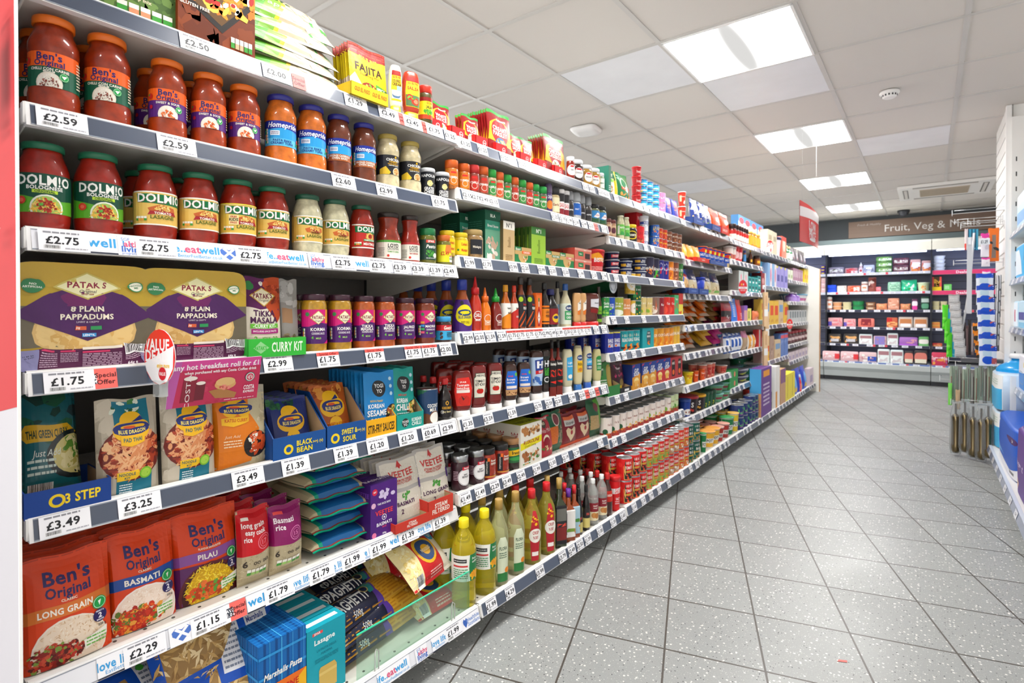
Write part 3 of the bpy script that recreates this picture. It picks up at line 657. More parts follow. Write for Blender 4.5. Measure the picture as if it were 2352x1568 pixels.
def name_row(es, where):
    """give every entry its own label from its look, its neighbours and its tier"""
    n = len(es)
    for i, e in enumerate(es):
        t = e['t']; same = [j for j in range(n) if es[j]['t'] is t]
        m = same.index(i); N = len(same); s = t['look']; add = ''
        if N > 1:
            left = next((es[j]['t']['short'] for j in range(i - 1, -1, -1) if es[j]['t'] is not t), None)
            right = next((es[j]['t']['short'] for j in range(i + 1, n) if es[j]['t'] is not t), None)
            add = '%s of %s from left' % (ORD[m], NUM[N])
            if m == 0 and left and i > 0 and es[i - 1]['t'] is not t and sum(1 for j in same if j > 0 and es[j - 1]['t'] is not t) == 1: add = 'beside the ' + left
            elif m == N - 1 and right and i < n - 1 and es[i + 1]['t'] is not t and sum(1 for j in same if j < n - 1 and es[j + 1]['t'] is not t) == 1: add = 'beside the ' + right
        e['s'] = s; e['add'] = add; e['where'] = where
def mk_label(e, tier=None, deep=False):
    s, add, wh = e['s'], e['add'], e['where']
    bits = [s + (', ' + tier if tier else '')] + ([add] if add else []) + [wh]
    L = ', '.join(bits)
    if len(L.split()) > 16: L = L.replace(' from left', '')
    if len(L.split()) > 16: L = L.replace(' with ', ' ', 1)
    if len(L.split()) > 16: L = L.replace(' standing on the shorter tins', ' on shorter tins')
    if len(L.split()) > 16: L = L.replace('beside the ', 'by ')
    return L
TIER = {1: [None], 2: ['lower', 'upper'], 3: ['bottom', 'middle', 'top'], 4: ['bottom', 'second up', 'third up', 'top'], 5: ['bottom', 'second up', 'middle', 'fourth up', 'top']}
def row(bay, s, frame, inset, text, where=None, zs=None, Xf=None, merge=None, lod=None):
    sc, ox, oy = FR[frame]; Xb = (xbot(bay, s) if Xf is None else Xf); z0 = zsurf(bay, s) if zs is None else zs
    lod = (0 if bay == 0 else 0 if bay == 1 else 1 if bay == 2 else 2) if lod is None else lod
    merge = (bay > 2) if merge is None else merge
    es = []; edges = [float(q.split()[1]) for line in text.strip().split('\n') for q in line.split('|')[1].split(',') if q.strip()]
    for line in text.strip().split('\n'):
        f = [q.strip() for q in line.split('|')]
        t = T[f[0]]; spans = [[float(v) for v in q.split()] for q in f[1].split(',') if q.strip()]
        op = dict(t['o']); 
        if len(f) > 2:
            for q in f[2].split(): a, v = q.split('='); op[a] = float(v)
        ins = inset + op.get('in', 0); X0 = Xb - ins; rows_ = []
        tiers = int(op.get('tiers', 1))
        for sp_ in spans:
            l, r, tp = ox + sp_[0] / sc, ox + sp_[1] / sc, oy + sp_[2] / sc
            if t['kind'] in FORMS:
                X, Y = round_spot(l, r, X0); R = X0 - X
                pr = [q for q in edges if abs(q - sp_[0]) < 6 and q < sp_[1] - 8]
                if bay > 0 and Xf is None and pr:                # left side hidden by its neighbour: size from the right-hand edges
                    R = max(R, (along(r, X0 - R) - along(ox + max(pr) / sc, X0 - R)) * .485)
                if 'R' in op: R = op['R']
                g = ray(r); X = X0 - R; Y = (X * g[1] + R * sqrt(g[0] ** 2 + g[1] ** 2)) / g[0]
                g = ray((l + r) / 2); H = (EYE + (HORIZON - tp) / FPX * (Y * g[1] + X * g[0]) / (g[0] ** 2 + g[1] ** 2) - z0) / tiers if 0 else (EYE + (HORIZON - tp) / FPX * (Y * CA - X * SA) - z0) / tiers
                rows_.append((X, Y, R, H))
            else:
                Y0, Y1 = along(l, X0), along(r, X0); d = op.get('d', .08) if t['kind'] in ('box', 'tray') else op.get('t', .04)
                H = (height((l + r) / 2, tp, X0) - z0) / tiers; rows_.append((X0 - d / 2, (Y0 + Y1) / 2, Y1 - Y0, H))
        w = sum(q[2] for q in rows_) / len(rows_); H = sum(q[3] for q in rows_) / len(rows_)
        if t['kind'] in FORMS and t['o'].get('ry', 1) == 1 and 'hsqz' != t['kind']: pass
        if 'H' in op: H = op['H']
        for X, Y, _, _ in rows_:
            if t['kind'] in FORMS: X = X0 - w * (1 if t['kind'] not in ('sqz', 'hsqz') else .75)
            es.append(dict(t=t, X=X, Y=Y, w=w, H=H, op=op, tiers=tiers, x=Y))
    es.sort(key=lambda e: e['Y'])
    for e in es: e['where'] = ''
    name_row(es, where or ('%s, %s' % (shelf_name(bay, s), BAYN[bay])))
    for e in es:
        t, op = e['t'], e['op']; w, H = round(e['w'], 4), round(e['H'], 4)
        key = (t['name'], id(t), w, H, lod, merge); fn = mesh_parts(t, w, H, lod); rnd = random.Random(int(e['Y'] * 9999))
        dd = int(op.get('deep', 0)); step = op.get('step', (2 * w if t['kind'] in FORMS else op.get('d', .05) if t['kind'] in ('box', 'tray') else op.get('t', .04)) + .006)
        yaw = pi / 2 + rnd.uniform(-1, 1) * op.get('yaw', .10 if t['kind'] in FORMS else .015) + op.get('rot', (-.36, -.5)[bay] if bay < 2 and t['kind'] in FORMS else -.68 if t['kind'] in FORMS else 0)
        nsame = sum(1 for q in es if q['t'] is t)
        for k in range(e['tiers']):
            tier = TIER[e['tiers']][k]
            dx = rnd.uniform(-.002, .002) if k else 0
            grp = None
            if nsame > 1 or e['tiers'] > 1 or dd: grp = '%s, %s' % (t['look'], e['where'])
            put(t['name'], fn, (e['X'], e['Y'] + dx, z0 + op.get('up', 0) + k * (H + .0008)), yaw, mk_label(e, tier), t['cat'], grp, merge, key)
            for q in range(1, dd + 1):
                o = put(t['name'], fn, (e['X'] - q * step, e['Y'] + rnd.uniform(-.003, .003), z0 + op.get('up', 0) + k * (H + .0008)), yaw, 'more of the %s standing behind the front ones, %s' % (t['short'], e['where']), t['cat'], 'rows behind: %s, %s' % (t['short'], e['where']), True, (key, 'm'))
def shelf_name(bay, s):
    n = len(BZ[bay]); return 'top shelf' if s == 0 else 'base shelf' if s == n - 1 else ORD[s] + ' shelf'
# ---------------------------------------------------------------- nearest bay
def bowl(cx, cy, r, rim, fill, n=60, sz=.03, cols='c8502a'): return '|c %s %s %s %s|c %s %s %s %s|S %s %s %s %s %d %s %s' % (cx, cy, r, rim, cx, cy, r * .88, fill, cx, cy, r * .8, r * .8, n, sz, cols)
LEAF = '|c %s %s %s 1fa050|e %s %s .012 .03 f4faf4|e %s %s .008 .022 cfeed8'
def leaf(x, y, r): return '|c %s %s %s 1ba04c|c %s %s %s f2fbf4|c %s %s %s 1ba04c|p %s %s %s %s %s %s f4fbf4' % (x, y, r, x, y, r * .86, x, y, r * .8, x, y - r * .5, x - r * .32, y + r * .25, x + r * .34, y + r * .4)
def nutri(x0, y0, w, h, n=4, c='e8a040', v=False):
    s = ''
    for i in range(n):
        a = (x0, y0 + i * h / n, x0 + w, y0 + (i + .85) * h / n) if v else (x0 + i * w / n, y0, x0 + (i + .85) * w / n, y0 + h)
        s += '|r %.3f %.3f %.3f %.3f %s' % (*a, 'f2efe6')
        s += '|r %.3f %.3f %.3f %.3f %s' % (a[0], a[1], a[2] if not v else a[0] + (a[2] - a[0]) * .5, a[1] + (a[3] - a[1]) * (.5 if not v else 1), ('3f9a3a', c, c, '3f9a3a')[i % 4])
    return s
bens = lambda low, txt, food: 'b %s|r 0 .58 1 1 f2641e|T .5 .87 .2 2c2468 <.6 Ben\'s|T .5 .68 .155 2c2468 <.6 Original|T .5 .5 .075 f4f0e4 <.55 %s' % (low, txt) + food + leaf(.7, .33, .12) + '|c .16 .72 .1 cc2a22|c .13 .76 .04 3d8a34|L .9 .1 1 .9 9 f0e0c8'
K('jar_chilli', 'jarben', 'sauce_jar', 'jar', 'chilli con carne jar with orange lid', 'chilli jars', 'c=982e08 l=e8711c', bens('165a42', 'CHILLI CON CARNE', '|T .5 .43 .05 f4f0e4 MEDIUM' + bowl(.5, .1, .32, 'e8e0d0', 'efe9dc', 60, .02, 'fbf8f0,e4dccb') + '|S .5 .02 .22 .24 90 .03 7a3b30,8d4638,5f2c26,a55a48'))
K('jar_sweet', 'jarben', 'sauce_jar', 'jar', 'sweet and sour jar with orange lid', 'sweet and sour jars', 'c=a03608 l=e8711c', bens('58267c', 'SWEET & SOUR', bowl(.5, .1, .32, 'efe9dc', 'f4efe4', 60, .02, 'fffaf0,e4dccb') + '|S .5 .04 .2 .2 50 .05 e0703a,d85a2a,ee8a50,c84a20|c .17 .35 .07 c02038'))
home = lambda flav1, flav2, low, lc: 'b 1c2f9c|p 0 .2 0 .62 .5 .72 1 .62 1 .2 2b9fe0|r 0 0 1 .3 %s|I .5 .84 .2 f6f8fc <.72 Homepride|p .2 .42 .42 .42 .42 .6 .2 .6 eef4fa|L .22 .45 .4 .57 2 2a4a8a|T .48 .22 .09 %s <.6 %s|T .48 .11 .09 %s <.6 %s' % (low, lc, flav1, lc, flav2) + nutri(.06, .1, .09, .6, 5, 'e8973a', True) + '|c .9 .3 .09 d23a2a|c .86 .16 .06 3c9a3c'
K('jar_tuna', 'jarben', 'sauce_jar', 'jar', 'creamy tuna pasta bake jar, blue lid', 'tuna bake jars', 'c=d8701c l=2a2c8c', home('PASTA BAKE', 'CREAMY TUNA', '5cc0ea', '1b3a8c'))
K('jar_sausage', 'jarben', 'sauce_jar', 'jar', 'brown sausage casserole jar, blue lid', 'casserole jars', 'c=6e3014 l=2a2c8c', home('SAUSAGE CASSEROLE', 'OVEN BAKE', 'b0602e', 'f6ece0'))
K('jar_chicken', 'jarben', 'sauce_jar', 'jar', 'cream sauce jar with black label, gold lid', 'cream sauce jars', 'c=d6c8a0 l=b09a4a', 'b 24242a|c .62 .9 .06 e8b01c|T .55 .76 .13 f4f2ec <.5 CHICKEN|T .55 .64 .08 e8b01c <.4 TONIGHT|T .55 .54 .06 e8b01c <.4 Honey & Mustard|T .55 .46 .05 f4f2ec <.4 ONE PAN SAUCE|p .1 0 .1 .25 .3 .4 .45 .1 .4 0 e8c030|c .65 .14 .24 d8d2c4|c .65 .14 .21 e8c890|S .65 .14 .16 .16 40 .05 d89a50,c88038,e8b878,b8702c')
K('cheese', 'tub', 'grated_cheese_tub', 'tub', 'black grated cheese shaker with white lid', 'cheese shakers', 'c=23252c l=e6e8ee', 'b 1f2128|c .5 .56 .14 e8d898|S .5 .56 .14 .1 20 .05 f0e4ac,d8c47c|T .5 .9 .12 f2f2f2 NAPOLINA|T .5 .32 .13 f2f2f2 <.6 GRATED|T .5 .17 .13 f2f2f2 <.6 CHEESE', lab=(.05, .8))
K('jar_bolo', 'jardol', 'sauce_jar', 'jar', 'bolognese jar with bright green label', 'bolognese jars', 'c=9c1f10 l=1c6b4c', 'b 5cab2c|p 0 .5 0 1 1 1 1 .38 .55 .3 0f4a38|T .5 .83 .24 f4f4f0 <.72 DOLM!O|T .5 .64 .09 f4f4f0 <.5 BOLOGNESE|r .34 .5 .66 .58 b8dc3a|T .5 .54 .06 10402e <.3 ORIGINAL' + bowl(.52, .13, .34, 'e8ecdc', '9dc060', 30, .03, 'e8b840') + '|g .52 .13 .2 .24 90 .06 efc24a,e0a830,f4d47a|S .52 .18 .18 .18 70 .035 a8281a,c03a20,8c2014|e .45 .2 .03 .03 58b040|c .2 .3 .1 d03828|c .2 .3 .05 e86a50')
las = lambda body, base, b2: 'b %s|r 0 .96 1 1 f6f2e8|r 0 0 1 .04 f6f2e8|p .12 .66 .1 .92 1 .92 1 .6 0e7240|T .53 .79 .24 8a1f22 <.8 DOLMIO|T .525 .8 .24 f6f6f2 <.8 DOLMIO|p .34 .38 .3 .5 .5 .62 .74 .54 .76 .42 .6 .36 c8642c|S .54 .5 .2 .1 50 .035 ecc46a,e0a848,f4dc90|S .54 .41 .19 .05 40 .03 a8382a,8c2a20,e8c070|%s .54 .24 .1 5a6a20 <.46 LASAGNE' % (base, 'T') + b2 + nutri(.1, .12, .2, .13, 4)
K('jar_lasagne', 'jardol', 'sauce_jar', 'jar', 'tomato lasagne jar with yellow label', 'tomato lasagne jars', 'c=98200c l=1c6b4c', las('', 'e8c063', '|p .3 .3 .34 .42 .74 .42 .78 .3 .54 .36 a81f2a|T .54 .36 .07 f6f2e8 <.3 TOMATO'))
K('jar_kids', 'jardol', 'sauce_jar', 'jar', 'lasagne jar with a KiDS pass offer', 'kids pass jar', 'c=98200c l=1c6b4c', las('', 'ecca5a', '|r .0 .97 1 1 f4e02a|p .3 .3 .34 .42 .74 .42 .78 .3 .54 .36 a81f2a|T .54 .36 .07 f6f2e8 <.3 TOMATO|r .2 .3 .38 .62 f2dfa0|T .29 .56 .06 c03030 <.16 FREE|T .29 .47 .09 222222 <.16 KiDS|T .29 .37 .06 c03030 <.16 PASS'))
K('jar_white', 'jardol', 'sauce_jar', 'jar', 'white creamy lasagne jar, green lid', 'white sauce jars', 'c=cfc9a8 l=1c5640', las('', 'e4be62', '|T .56 .36 .07 6a4a10 <.3 CREAMY'))
K('jar_meat', 'jardol', 'sauce_jar', 'jar', 'meatball sauce jar with red label', 'meatball jar', 'c=98200c l=1c5640', 'b c02a26|r 0 .95 1 1 f6f2e8|r 0 0 1 .05 f6f2e8|p .12 .66 .1 .92 1 .92 1 .6 0e7240|T .56 .8 .2 f6f6f2 <.74 DOLMIO|c .55 .48 .18 e8c060|g .55 .48 .14 .17 60 .06 f0d080,d8a040|c .55 .5 .1 a82a1c|r .35 .3 .75 .38 2f9a48|T .55 .34 .06 f4f4f0 <.36 TOMATO & BASIL|T .55 .18 .1 f6f2e8 <.4 MEATBALLS' + nutri(.1, .12, .2, .13, 4))
loyd = lambda c1, t: 'b ece8dc|r 0 .88 1 1 %s|T .55 .7 .2 2a2a2a <.32 LOYD|t .55 .52 .14 2a2a2a <.34 GROSSMAN|T .55 .36 .08 %s <.34 %s|L .1 .1 .3 .6 6 8a8a82|c .4 .14 .07 c8382a' % (c1, c1, t)
K('jar_basil', 'jarloyd', 'sauce_jar', 'jar', 'tomato basil jar with cream label', 'tomato basil jar', 'c=8e2c14 l=2c2220', loyd('4c9a3c', 'TOMATO & BASIL'))
K('jar_bacon', 'jarloyd', 'sauce_jar', 'jar', 'tomato and smoked bacon sauce jar', 'smoked bacon jar', 'c=9c2410 l=2c2220', loyd('b02a2e', 'TOMATO & SMOKED BACON'))
K('pesto1', 'jarsmall', 'pesto_jar', 'jar', 'green pesto jar with dark label', 'dark label pesto', 'c=6f6f24 l=1c7a44 mc=sauce', 'b 24443a|r .3 .84 .7 .98 e84a3a|T .5 .91 .1 f4f4f4 <.36 SPAR|I .5 .66 .17 f4f4ec <.4 Pesto|S .46 .32 .2 .16 30 .07 3c8a34,58a848|c .68 .22 .12 e8e8e0|L .3 .04 .7 .12 1 c8d0c8')
K('pesto2', 'jarsmall', 'pesto_jar', 'jar', 'pesto jar with yellow price-marked label', 'price-marked pesto', 'c=7d7a2c l=d8702a mc=sauce', 'b e8e02c|p .4 .55 .45 1 1 1 1 .5 e8843a|p .62 0 .6 .3 .8 .5 1 .5 1 0 f2f2ea|T .4 .5 .2 c82a20 <.36 £2.49|T .74 .34 .1 c8522a <.24 PESTO|T .74 .2 .1 3a8a40 <.24 BASIL')
# papadum packs: deep clear trays under a printed film
papad = 'b b89a2e|p .0 .72 .1 .8 .3 .78 .5 .6 .7 .78 .9 .8 1 .72 1 1 0 1 c2a13a|p 0 .22 0 .6 1 .6 1 .22 6a6250|e .5 .36 .37 .3 d8b474|e .5 .36 .35 .28 e6c684|S .5 .3 .3 .12 22 .05 e0b870,d8ac62,eacb90|r .14 0 1 .2 5a1c4a|p .5 .27 0 .52 .24 .72 .5 .8 .76 .72 1 .5 4a1c5a|p .36 .6 .3 .7 .5 .78 .66 .72 .6 .6 6c1c5e|p .5 .66 .26 .78 .5 .92 .76 .78 c8b860|p .5 .675 .29 .78 .5 .905 .73 .78 e8e4b4|T .5 .8 .055 8a1a3a <.36 PATAK\'S|T .5 .757 .012 8a1a3a <.1 THE|i .5 .74 .03 3a2448 <.16 Original|T .5 .712 .014 8a1a3a <.12 ESTD 1958|T .5 .575 .05 efe6d2 <.32 8 PLAiN|T .5 .5 .05 efe6d2 <.44 PAPPADUMS|T .5 .45 .016 c8b8c8 <.2 LIGHT & CRISPY|r .41 .375 .49 .41 d8603a|T .45 .392 .02 f4e8d8 <.07 FIBRE|r .52 .375 .6 .41 2f9a5a|r .46 .31 .56 .345 3a96d8|T .51 .327 .02 f4f8fc <.09 LENTIL|c .13 .79 .075 2f7a4c|T .13 .805 .02 e8ece0 <.09 NO|T .13 .775 .018 e8ece0 <.12 ARTIFICIAL|o .87 .8 .06 .01 2f8a54|c .87 .8 .05 ecead8|T .87 .812 .018 2f7a4c <.09 RECYCLE|T .87 .785 .018 2f7a4c <.06 ME|p 0 0 0 .2 .16 .2 .16 0 8a88b4|T .09 .14 .012 2a2a3a <.1 11 07 23|T .09 .115 .012 2a2a3a <.09 D 3101|r .17 .175 .27 .19 d83a6a|L .17 .04 .29 .17 7 c8a8c0|r .31 .175 .41 .19 d83a6a|L .31 .08 .43 .17 6 c8a8c0|r .46 .19 .76 .215 efe6d8|r .46 .16 .66 .175 d83a6a|L .46 .03 .75 .155 8 c8a8c0|B .78 .12 .98 .22|L .78 .07 .98 .115 3 c8a8c0|T .84 .04 .028 efe6f0 <.12 64g e'
def papadum(w, h):
    b = MB(); fr = [(z, 1, .30, 14) for z in (0,)]
    # rounded tray: superellipse outline extruded in depth
    def ring(sc, y): 
        return [(lambda c: (c[0] * w / 2 * sc, y, h / 2 + c[1] * h / 2 * sc))(sp(2 * pi * j / 48, 1, 1, 9)) for j in range(48)]
    b.grid([ring(.9, .012), ring(.94, -.0), ring(1, -.022), ring(1, -.026)], '8f8a78', 'gloss', True, True, (True, True))
    f = MB(); rows = 16
    def fn(u, v, q):
        x, z = u * 2 - 1, v * 2 - 1; m = (abs(x) ** 9 + abs(z) ** 9) ** (1 / 9); k = 1.0 if m < 1e-6 else max(abs(x), abs(z)) / m
        y = -.0268 - q - .004 * (1 - x * x) * (1 - z * z) - .0012 * sin(9 * x + 5 * z) * (1 - x ** 4) * (1 - z ** 4)
        return (x * k * w / 2, y, h / 2 + z * k * h / 2)
    g = [i / 16 for i in range(17)]
    wrap(f, papad, w, h, fn, g, g, 'film')
    return [('tray', b), ('film_lid', f)]
# ---- top shelf
def facing(px, X): return along(px, X)
def putbox(name, w, d, h, spec, px, X, z, label, cat, c='dddddd', side=None, top=None, yaw=0, lean=0, m='card', group=None, kind='box', t=.04):
    fn = (lambda: box_parts(w, d, h, {'c': c}, spec, side, top, m)) if kind == 'box' else (lambda: pouch_parts(w, h, t, {'c': c}, spec, lean, kind, m))
    return put(name, fn, (X - d / 2, along(px, X), z), pi / 2 + yaw, label, cat, group, False, (name, label), (-lean if kind == 'box' else 0, 0))
Z = zsurf(0, 0)
putbox('tortilla_box', .16, .06, .22, 'b 4d6b33|S .5 .4 .4 .5 120 .05 5c7d3c,42602c,6f9048|I .6 .42 .08 20301a guacamole|T .5 .2 .03 e8d8b8 mild dip mix' + nutri(.3, .06, .6, .08, 5, 'd8906a'), 318, FX - .03, Z, 'green dinner kit box on the top shelf, left of the orange box', 'box', '5d7a3e', side='b 3c5628')
def nacho():
    spec = 'b e8871e|r 0 0 1 .36 7a3412|S .5 .2 .5 .2 30 .1 8a3f16,6c2c0e|r 0 .96 1 1 f4d21a|p .0 .34 .12 .3 .55 .14 .98 .46 .98 .56 .6 .78 .1 .8 2a2422|p .05 .36 .16 .33 .54 .2 .92 .48 .9 .56 .58 .72 .12 .74 6b4a22|S .5 .5 .33 .2 90 .055 f0b428,e89a1c,f6cc50,e07a18|S .5 .5 .3 .18 40 .035 f8f0e0,fffaf0|S .5 .5 .32 .18 24 .04 cc2c1c,b82018|S .5 .52 .3 .16 16 .03 5c9a34|T .3 .9 .07 c8381a Crispy Nachos|t .75 .86 .03 f8ece0 gluten free|T .2 .28 .025 f8ece0 GLUTEN FREE|t .75 .88 .04 f8ece0 serves 3-4' + nutri(.66, .05, .3, .09, 5, 'd8b08a')
    y0, y1 = along(412, FX - .02), along(588, FX - .02)
    return box_parts(y1 - y0, .06, .25, {'c': 'd8781c'}, spec, 'b c8661a|r 0 0 1 .3 7a3412')
put('nacho_kit_box', nacho, (FX - .05, (along(412, FX - .02) + along(588, FX - .02)) / 2, Z), pi / 2, 'orange nacho kit box with a tray of loaded nachos on front', 'box', None, False, 'nacho')
# wrap packs: clear bags lying flat, green printed ends hanging over the shelf edge
wrapart = 'b b9ae94|p 0 0 0 1 .34 1 .5 .5 .36 0 74ac30|p 0 0 0 1 .2 1 .36 .5 .22 0 4f9a2e|p .36 0 .5 .5 .34 1 .38 1 .54 .5 .4 0 ecd92c|I .2 .62 .16 1f4a20 Super Soft|i .2 .38 .12 e8f0d8 plain wraps|S .72 .5 .24 .42 40 .08 cabfa4,a89c80,d8d0bc' + nutri(.76, .2, .2, .22, 5, 'd8a890')
def wraps(): return pouch_parts(.27, .21, .05, {'c': 'b4aa92'}, wrapart, 0, 'pillow', 'film', wav=1.6)
for i in range(5):
    o = put('wrap_pack', wraps, (FX - .045 - .012 * i, along(700, FX - .02) - .008 * (i % 2), Z + .012 + .034 * i), pi / 2, 'pack of tortilla wraps, ' + ['lowest', 'second up', 'middle', 'fourth up', 'topmost'][i] + ' of the stack, top shelf, nearest bay', 'wraps', 'tortilla wraps stacked on the top shelf', False, 'wraps')
    o.rotation_euler = (radians(-58 + 4 * i), radians(1.5 * (i % 3 - 1)), pi / 2 + .02 * (i % 3 - 1)); o.scale = (1, 1, .66)
K('fajita', 'pouch', 'seasoning_sachet', 'sachet', 'yellow fajita seasoning sachet in yellow tray', 'fajita sachets', 'c=e8cf1c k=7a1c14', 'b f0dc22|p 0 .84 0 1 1 1 1 .84 .5 .78 8a1c16|L .03 .86 .97 1 3 c8442a|T .5 .79 .085 f0dc22 <.5 OLD EL PASO|T .5 .62 .13 3a1210 <.72 FAJITA|i .5 .52 .05 6a2a10 <.5 Seasoning Mix|p 0 .05 0 .4 .12 .5 .3 .3 .3 .05 e8dcc8|c .48 .2 .2 8a2416|S .48 .2 .17 .17 70 .035 d83a24,e8702c,6aa838,f0c850,b02418|p .64 .12 .66 .42 .98 .36 .98 .1 4f9a3c|T .8 .34 .05 f0f4e0 <.24 SPICY', t=.012, lean=.1)
K('oep_tray', 'tray', 'display_carton', 'carton', 'yellow display carton under the fajita sachets', 'yellow carton', 'c=d8b81c i=cfae20', 'b e0be20|I .28 .55 .3 b05a18 <.4 OLD EL PASO|I .75 .55 .3 b05a18 <.4 OLD EL PASO', d=.16, f=.95)
K('cream', 'sqz', 'squeezy_bottle', 'bottle', 'white soured cream bottle with yellow cap', 'soured cream bottle', 'c=ece8e0 k=f0dc14', 'p .2 .02 .2 .5 .25 1 .75 1 .8 .5 .8 .02 f0d828|p .24 .84 .25 1 .75 1 .76 .84 a02018|T .5 .79 .07 8a1c16 <.4 OLD EL PASO|T .5 .66 .09 5a2410 <.4 SOURED|T .5 .55 .09 5a2410 <.4 CREAM|p .24 .08 .24 .36 .76 .36 .76 .08 e8f0f4|e .48 .2 .2 .1 5a7a9c|e .48 .23 .17 .06 f4f6f8|p .5 .36 .5 .5 .76 .5 .76 .36 9cd0ec')
K('salsa', 'sqz', 'squeezy_bottle', 'bottle', 'red salsa bottle with yellow cap', 'salsa bottle', 'c=b8381c k=f0dc14', 'p .2 .02 .2 .5 .25 1 .75 1 .8 .5 .8 .02 f0d828|p .24 .84 .25 1 .75 1 .76 .84 a02018|T .5 .79 .07 8a1c16 <.4 OLD EL PASO|T .5 .62 .1 c8281a <.4 SALSA|p .22 .04 .22 .4 .78 .4 .78 .04 5c7a54|c .38 .32 .1 d83020|c .58 .2 .12 d83824|c .58 .2 .07 f08a68|S .5 .2 .26 .16 12 .04 4c9a38,78b848')
K('jalap', 'jarsmall', 'pickle_jar', 'jar', 'jalapeno jar with red lid', 'jalapeno jar', 'c=4c4210 l=c8301c', 'b f0dc22|p 0 .82 0 1 1 1 1 .82 8a1c16|T .6 .74 .1 8a1c16 <.3 OLD EL PASO|T .6 .56 .13 2a1210 <.36 JALAP|r 0 0 1 .2 b8401c|S .55 .3 .2 .12 16 .08 4c9a2c,6cb838,38801c')
row(0, 0, 'g', .012, '''
oep_tray|1020 1350 800|in=.0 d=.13
fajita|1060 1392 440|in=.03 deep=5 step=.013 up=.004
cream|1375 1497 600
salsa|1483 1655 665
jalap|1645 1780 790''')
row(0, 1, 'f', .02, '''
jar_chilli|64 189 50,195 304 93|deep=1
jar_sweet|339 433 142,439 522 177,524 600 206|deep=1
jar_tuna|605 684 226,684 750 247
jar_sausage|749 808 268,807 865 288
jar_chicken|863 918 313,917 968 329
cheese|966 999 390,999 1032 398''')
row(0, 2, 'f', .02, '''
jar_bolo|40 162 332,165 286 357|rot=-.12
jar_lasagne|305 409 382,409 503 401,589 664 432|deep=1 rot=-.12
jar_kids|504 589 416|rot=-.12
jar_white|668 742 448,740 802 462|rot=-.12
jar_meat|802 859 473|rot=-.12
jar_basil|863 921 490
jar_bacon|919 964 496
pesto1|962 1002 525
pesto2|1002 1038 541''')
Z = zsurf(0, 3)
for l, r_, t_, lb in ((36, 342, 606, 'papadum pack nearest the red panel, clear tray with purple and gold film'), (330, 560, 616, 'papadum pack between the first papadum pack and the masala kit')):
    X0 = FX - .02; Y0, Y1 = along(l, X0), along(r_, X0); W_ = Y1 - Y0
    o = put('papadum_pack', lambda: papadum(.205, .188), (X0 - .03, (Y0 + Y1) / 2, Z), pi / 2, lb, 'papadum pack', 'papadum packs on the fourth shelf', False, 'papadum')
K('masala', 'pouch', 'curry_kit', 'curry kit', 'tikka masala curry kit with purple card', 'masala kit', 'c=e8dcc8', 'b e8dfce|p 0 .62 0 1 1 1 1 .5 .8 .62 .4 .58 5e1d56|p .55 .62 .6 1 1 1 1 .5 .85 .4 b8461c|S .8 .8 .18 .14 30 .05 c8502a,a03818,7a2c14|c .5 .93 .03 f2ece4|c .5 .93 .016 201418|c .18 .88 .06 3a8a4c|p .5 .62 .16 .75 .5 .88 .84 .75 c89a3c|p .5 .635 .2 .75 .5 .865 .8 .75 efe6c4|T .5 .76 .065 7a1a38 <.5 PATAK\'S|i .5 .705 .03 3a2448 <.3 Original|T .5 .53 .075 4a1c4a <.55 TiKKA|T .5 .44 .075 4a1c4a <.7 MASALA|r .14 .335 .86 .39 6cbf3a|T .5 .363 .045 f4f8ec <.6 -CURRY KIT-|r .16 .265 .86 .325 a8207a|T .5 .296 .022 f4e8f0 <.6 INCLUDES SPICE PASTE|T .26 .2 .06 5cb03a 2|T .52 .2 .05 7cc05a <.2 MEDIUM|T .76 .2 .05 7cc05a 20|T .5 .09 .025 5cb03a <.7 JUST ADD CHICKEN', t=.03, lean=.06, m='card')
K('masala_bag', 'pouch', 'spice_bag', 'bag', 'clear bag of rice and spice in kit', 'clear spice bag', 'c=8a8680', 'b 8f8c88|r .1 .4 .6 .6 a07a58|S .5 .12 .45 .12 60 .05 6a6048,8a7c5c,a89a78|S .5 .75 .4 .2 14 .08 b8b6b4,a4a2a0', t=.02, lean=.06)
K('kit_tray', 'tray', 'display_carton', 'carton', 'green curry kit display carton', 'green carton', 'c=2fae38', 'b 35b53c|p .08 .5 .2 .85 .34 .5 .2 .2 8fd08c|T .2 .5 .2 35b53c <.2 PATAK\'S|T .66 .52 .5 e4f6e0 <.55 CURRY KiT', d=.12, f=.98)
pat = lambda top_, nm, hot: 'b 4f1f6a|p 0 .5 0 1 1 1 1 .55 .6 .62 .3 .5 d4187a|p .78 .6 .8 1 1 1 1 .6 %s|p .56 .56 .32 .76 .56 .97 .8 .76 c89a3c|p .56 .58 .35 .76 .56 .95 .77 .76 f2eccc|T .56 .77 .1 8a1a3a <.34 PATAK\'S|i .56 .67 .05 3a2448 <.2 Original|c .26 .86 .06 3a8a4c%s|T .56 .3 .06 e8e0ea <.36 COOKING SAUCE|T .4 .18 .08 6cc040 4|T .56 .16 .05 %s <.14 %s|p .72 0 .9 .12 .9 0 d4187a' % (top_, ''.join('|T .56 %s .09 f6f2ee <.42 %s' % (y, w_) for y, w_ in nm), 'a8d070', hot) + nutri(.12, .1, .08, .36, 4, 'e89a2c', True)
K('korma', 'jarpat', 'curry_sauce_jar', 'jar', 'yellow korma jar with pink label', 'korma jars', 'c=b88a1c l=3c1a2c', pat('e89a2c', [(.42, 'KORMA')], 'MILD'))
K('tikka', 'jarpat', 'curry_sauce_jar', 'jar', 'orange tikka masala jar, pink label', 'tikka jars', 'c=b8561a l=3c1a2c', pat('e8803c', [(.48, 'TiKKA'), (.39, 'MASALA')], 'MEDIUM'))
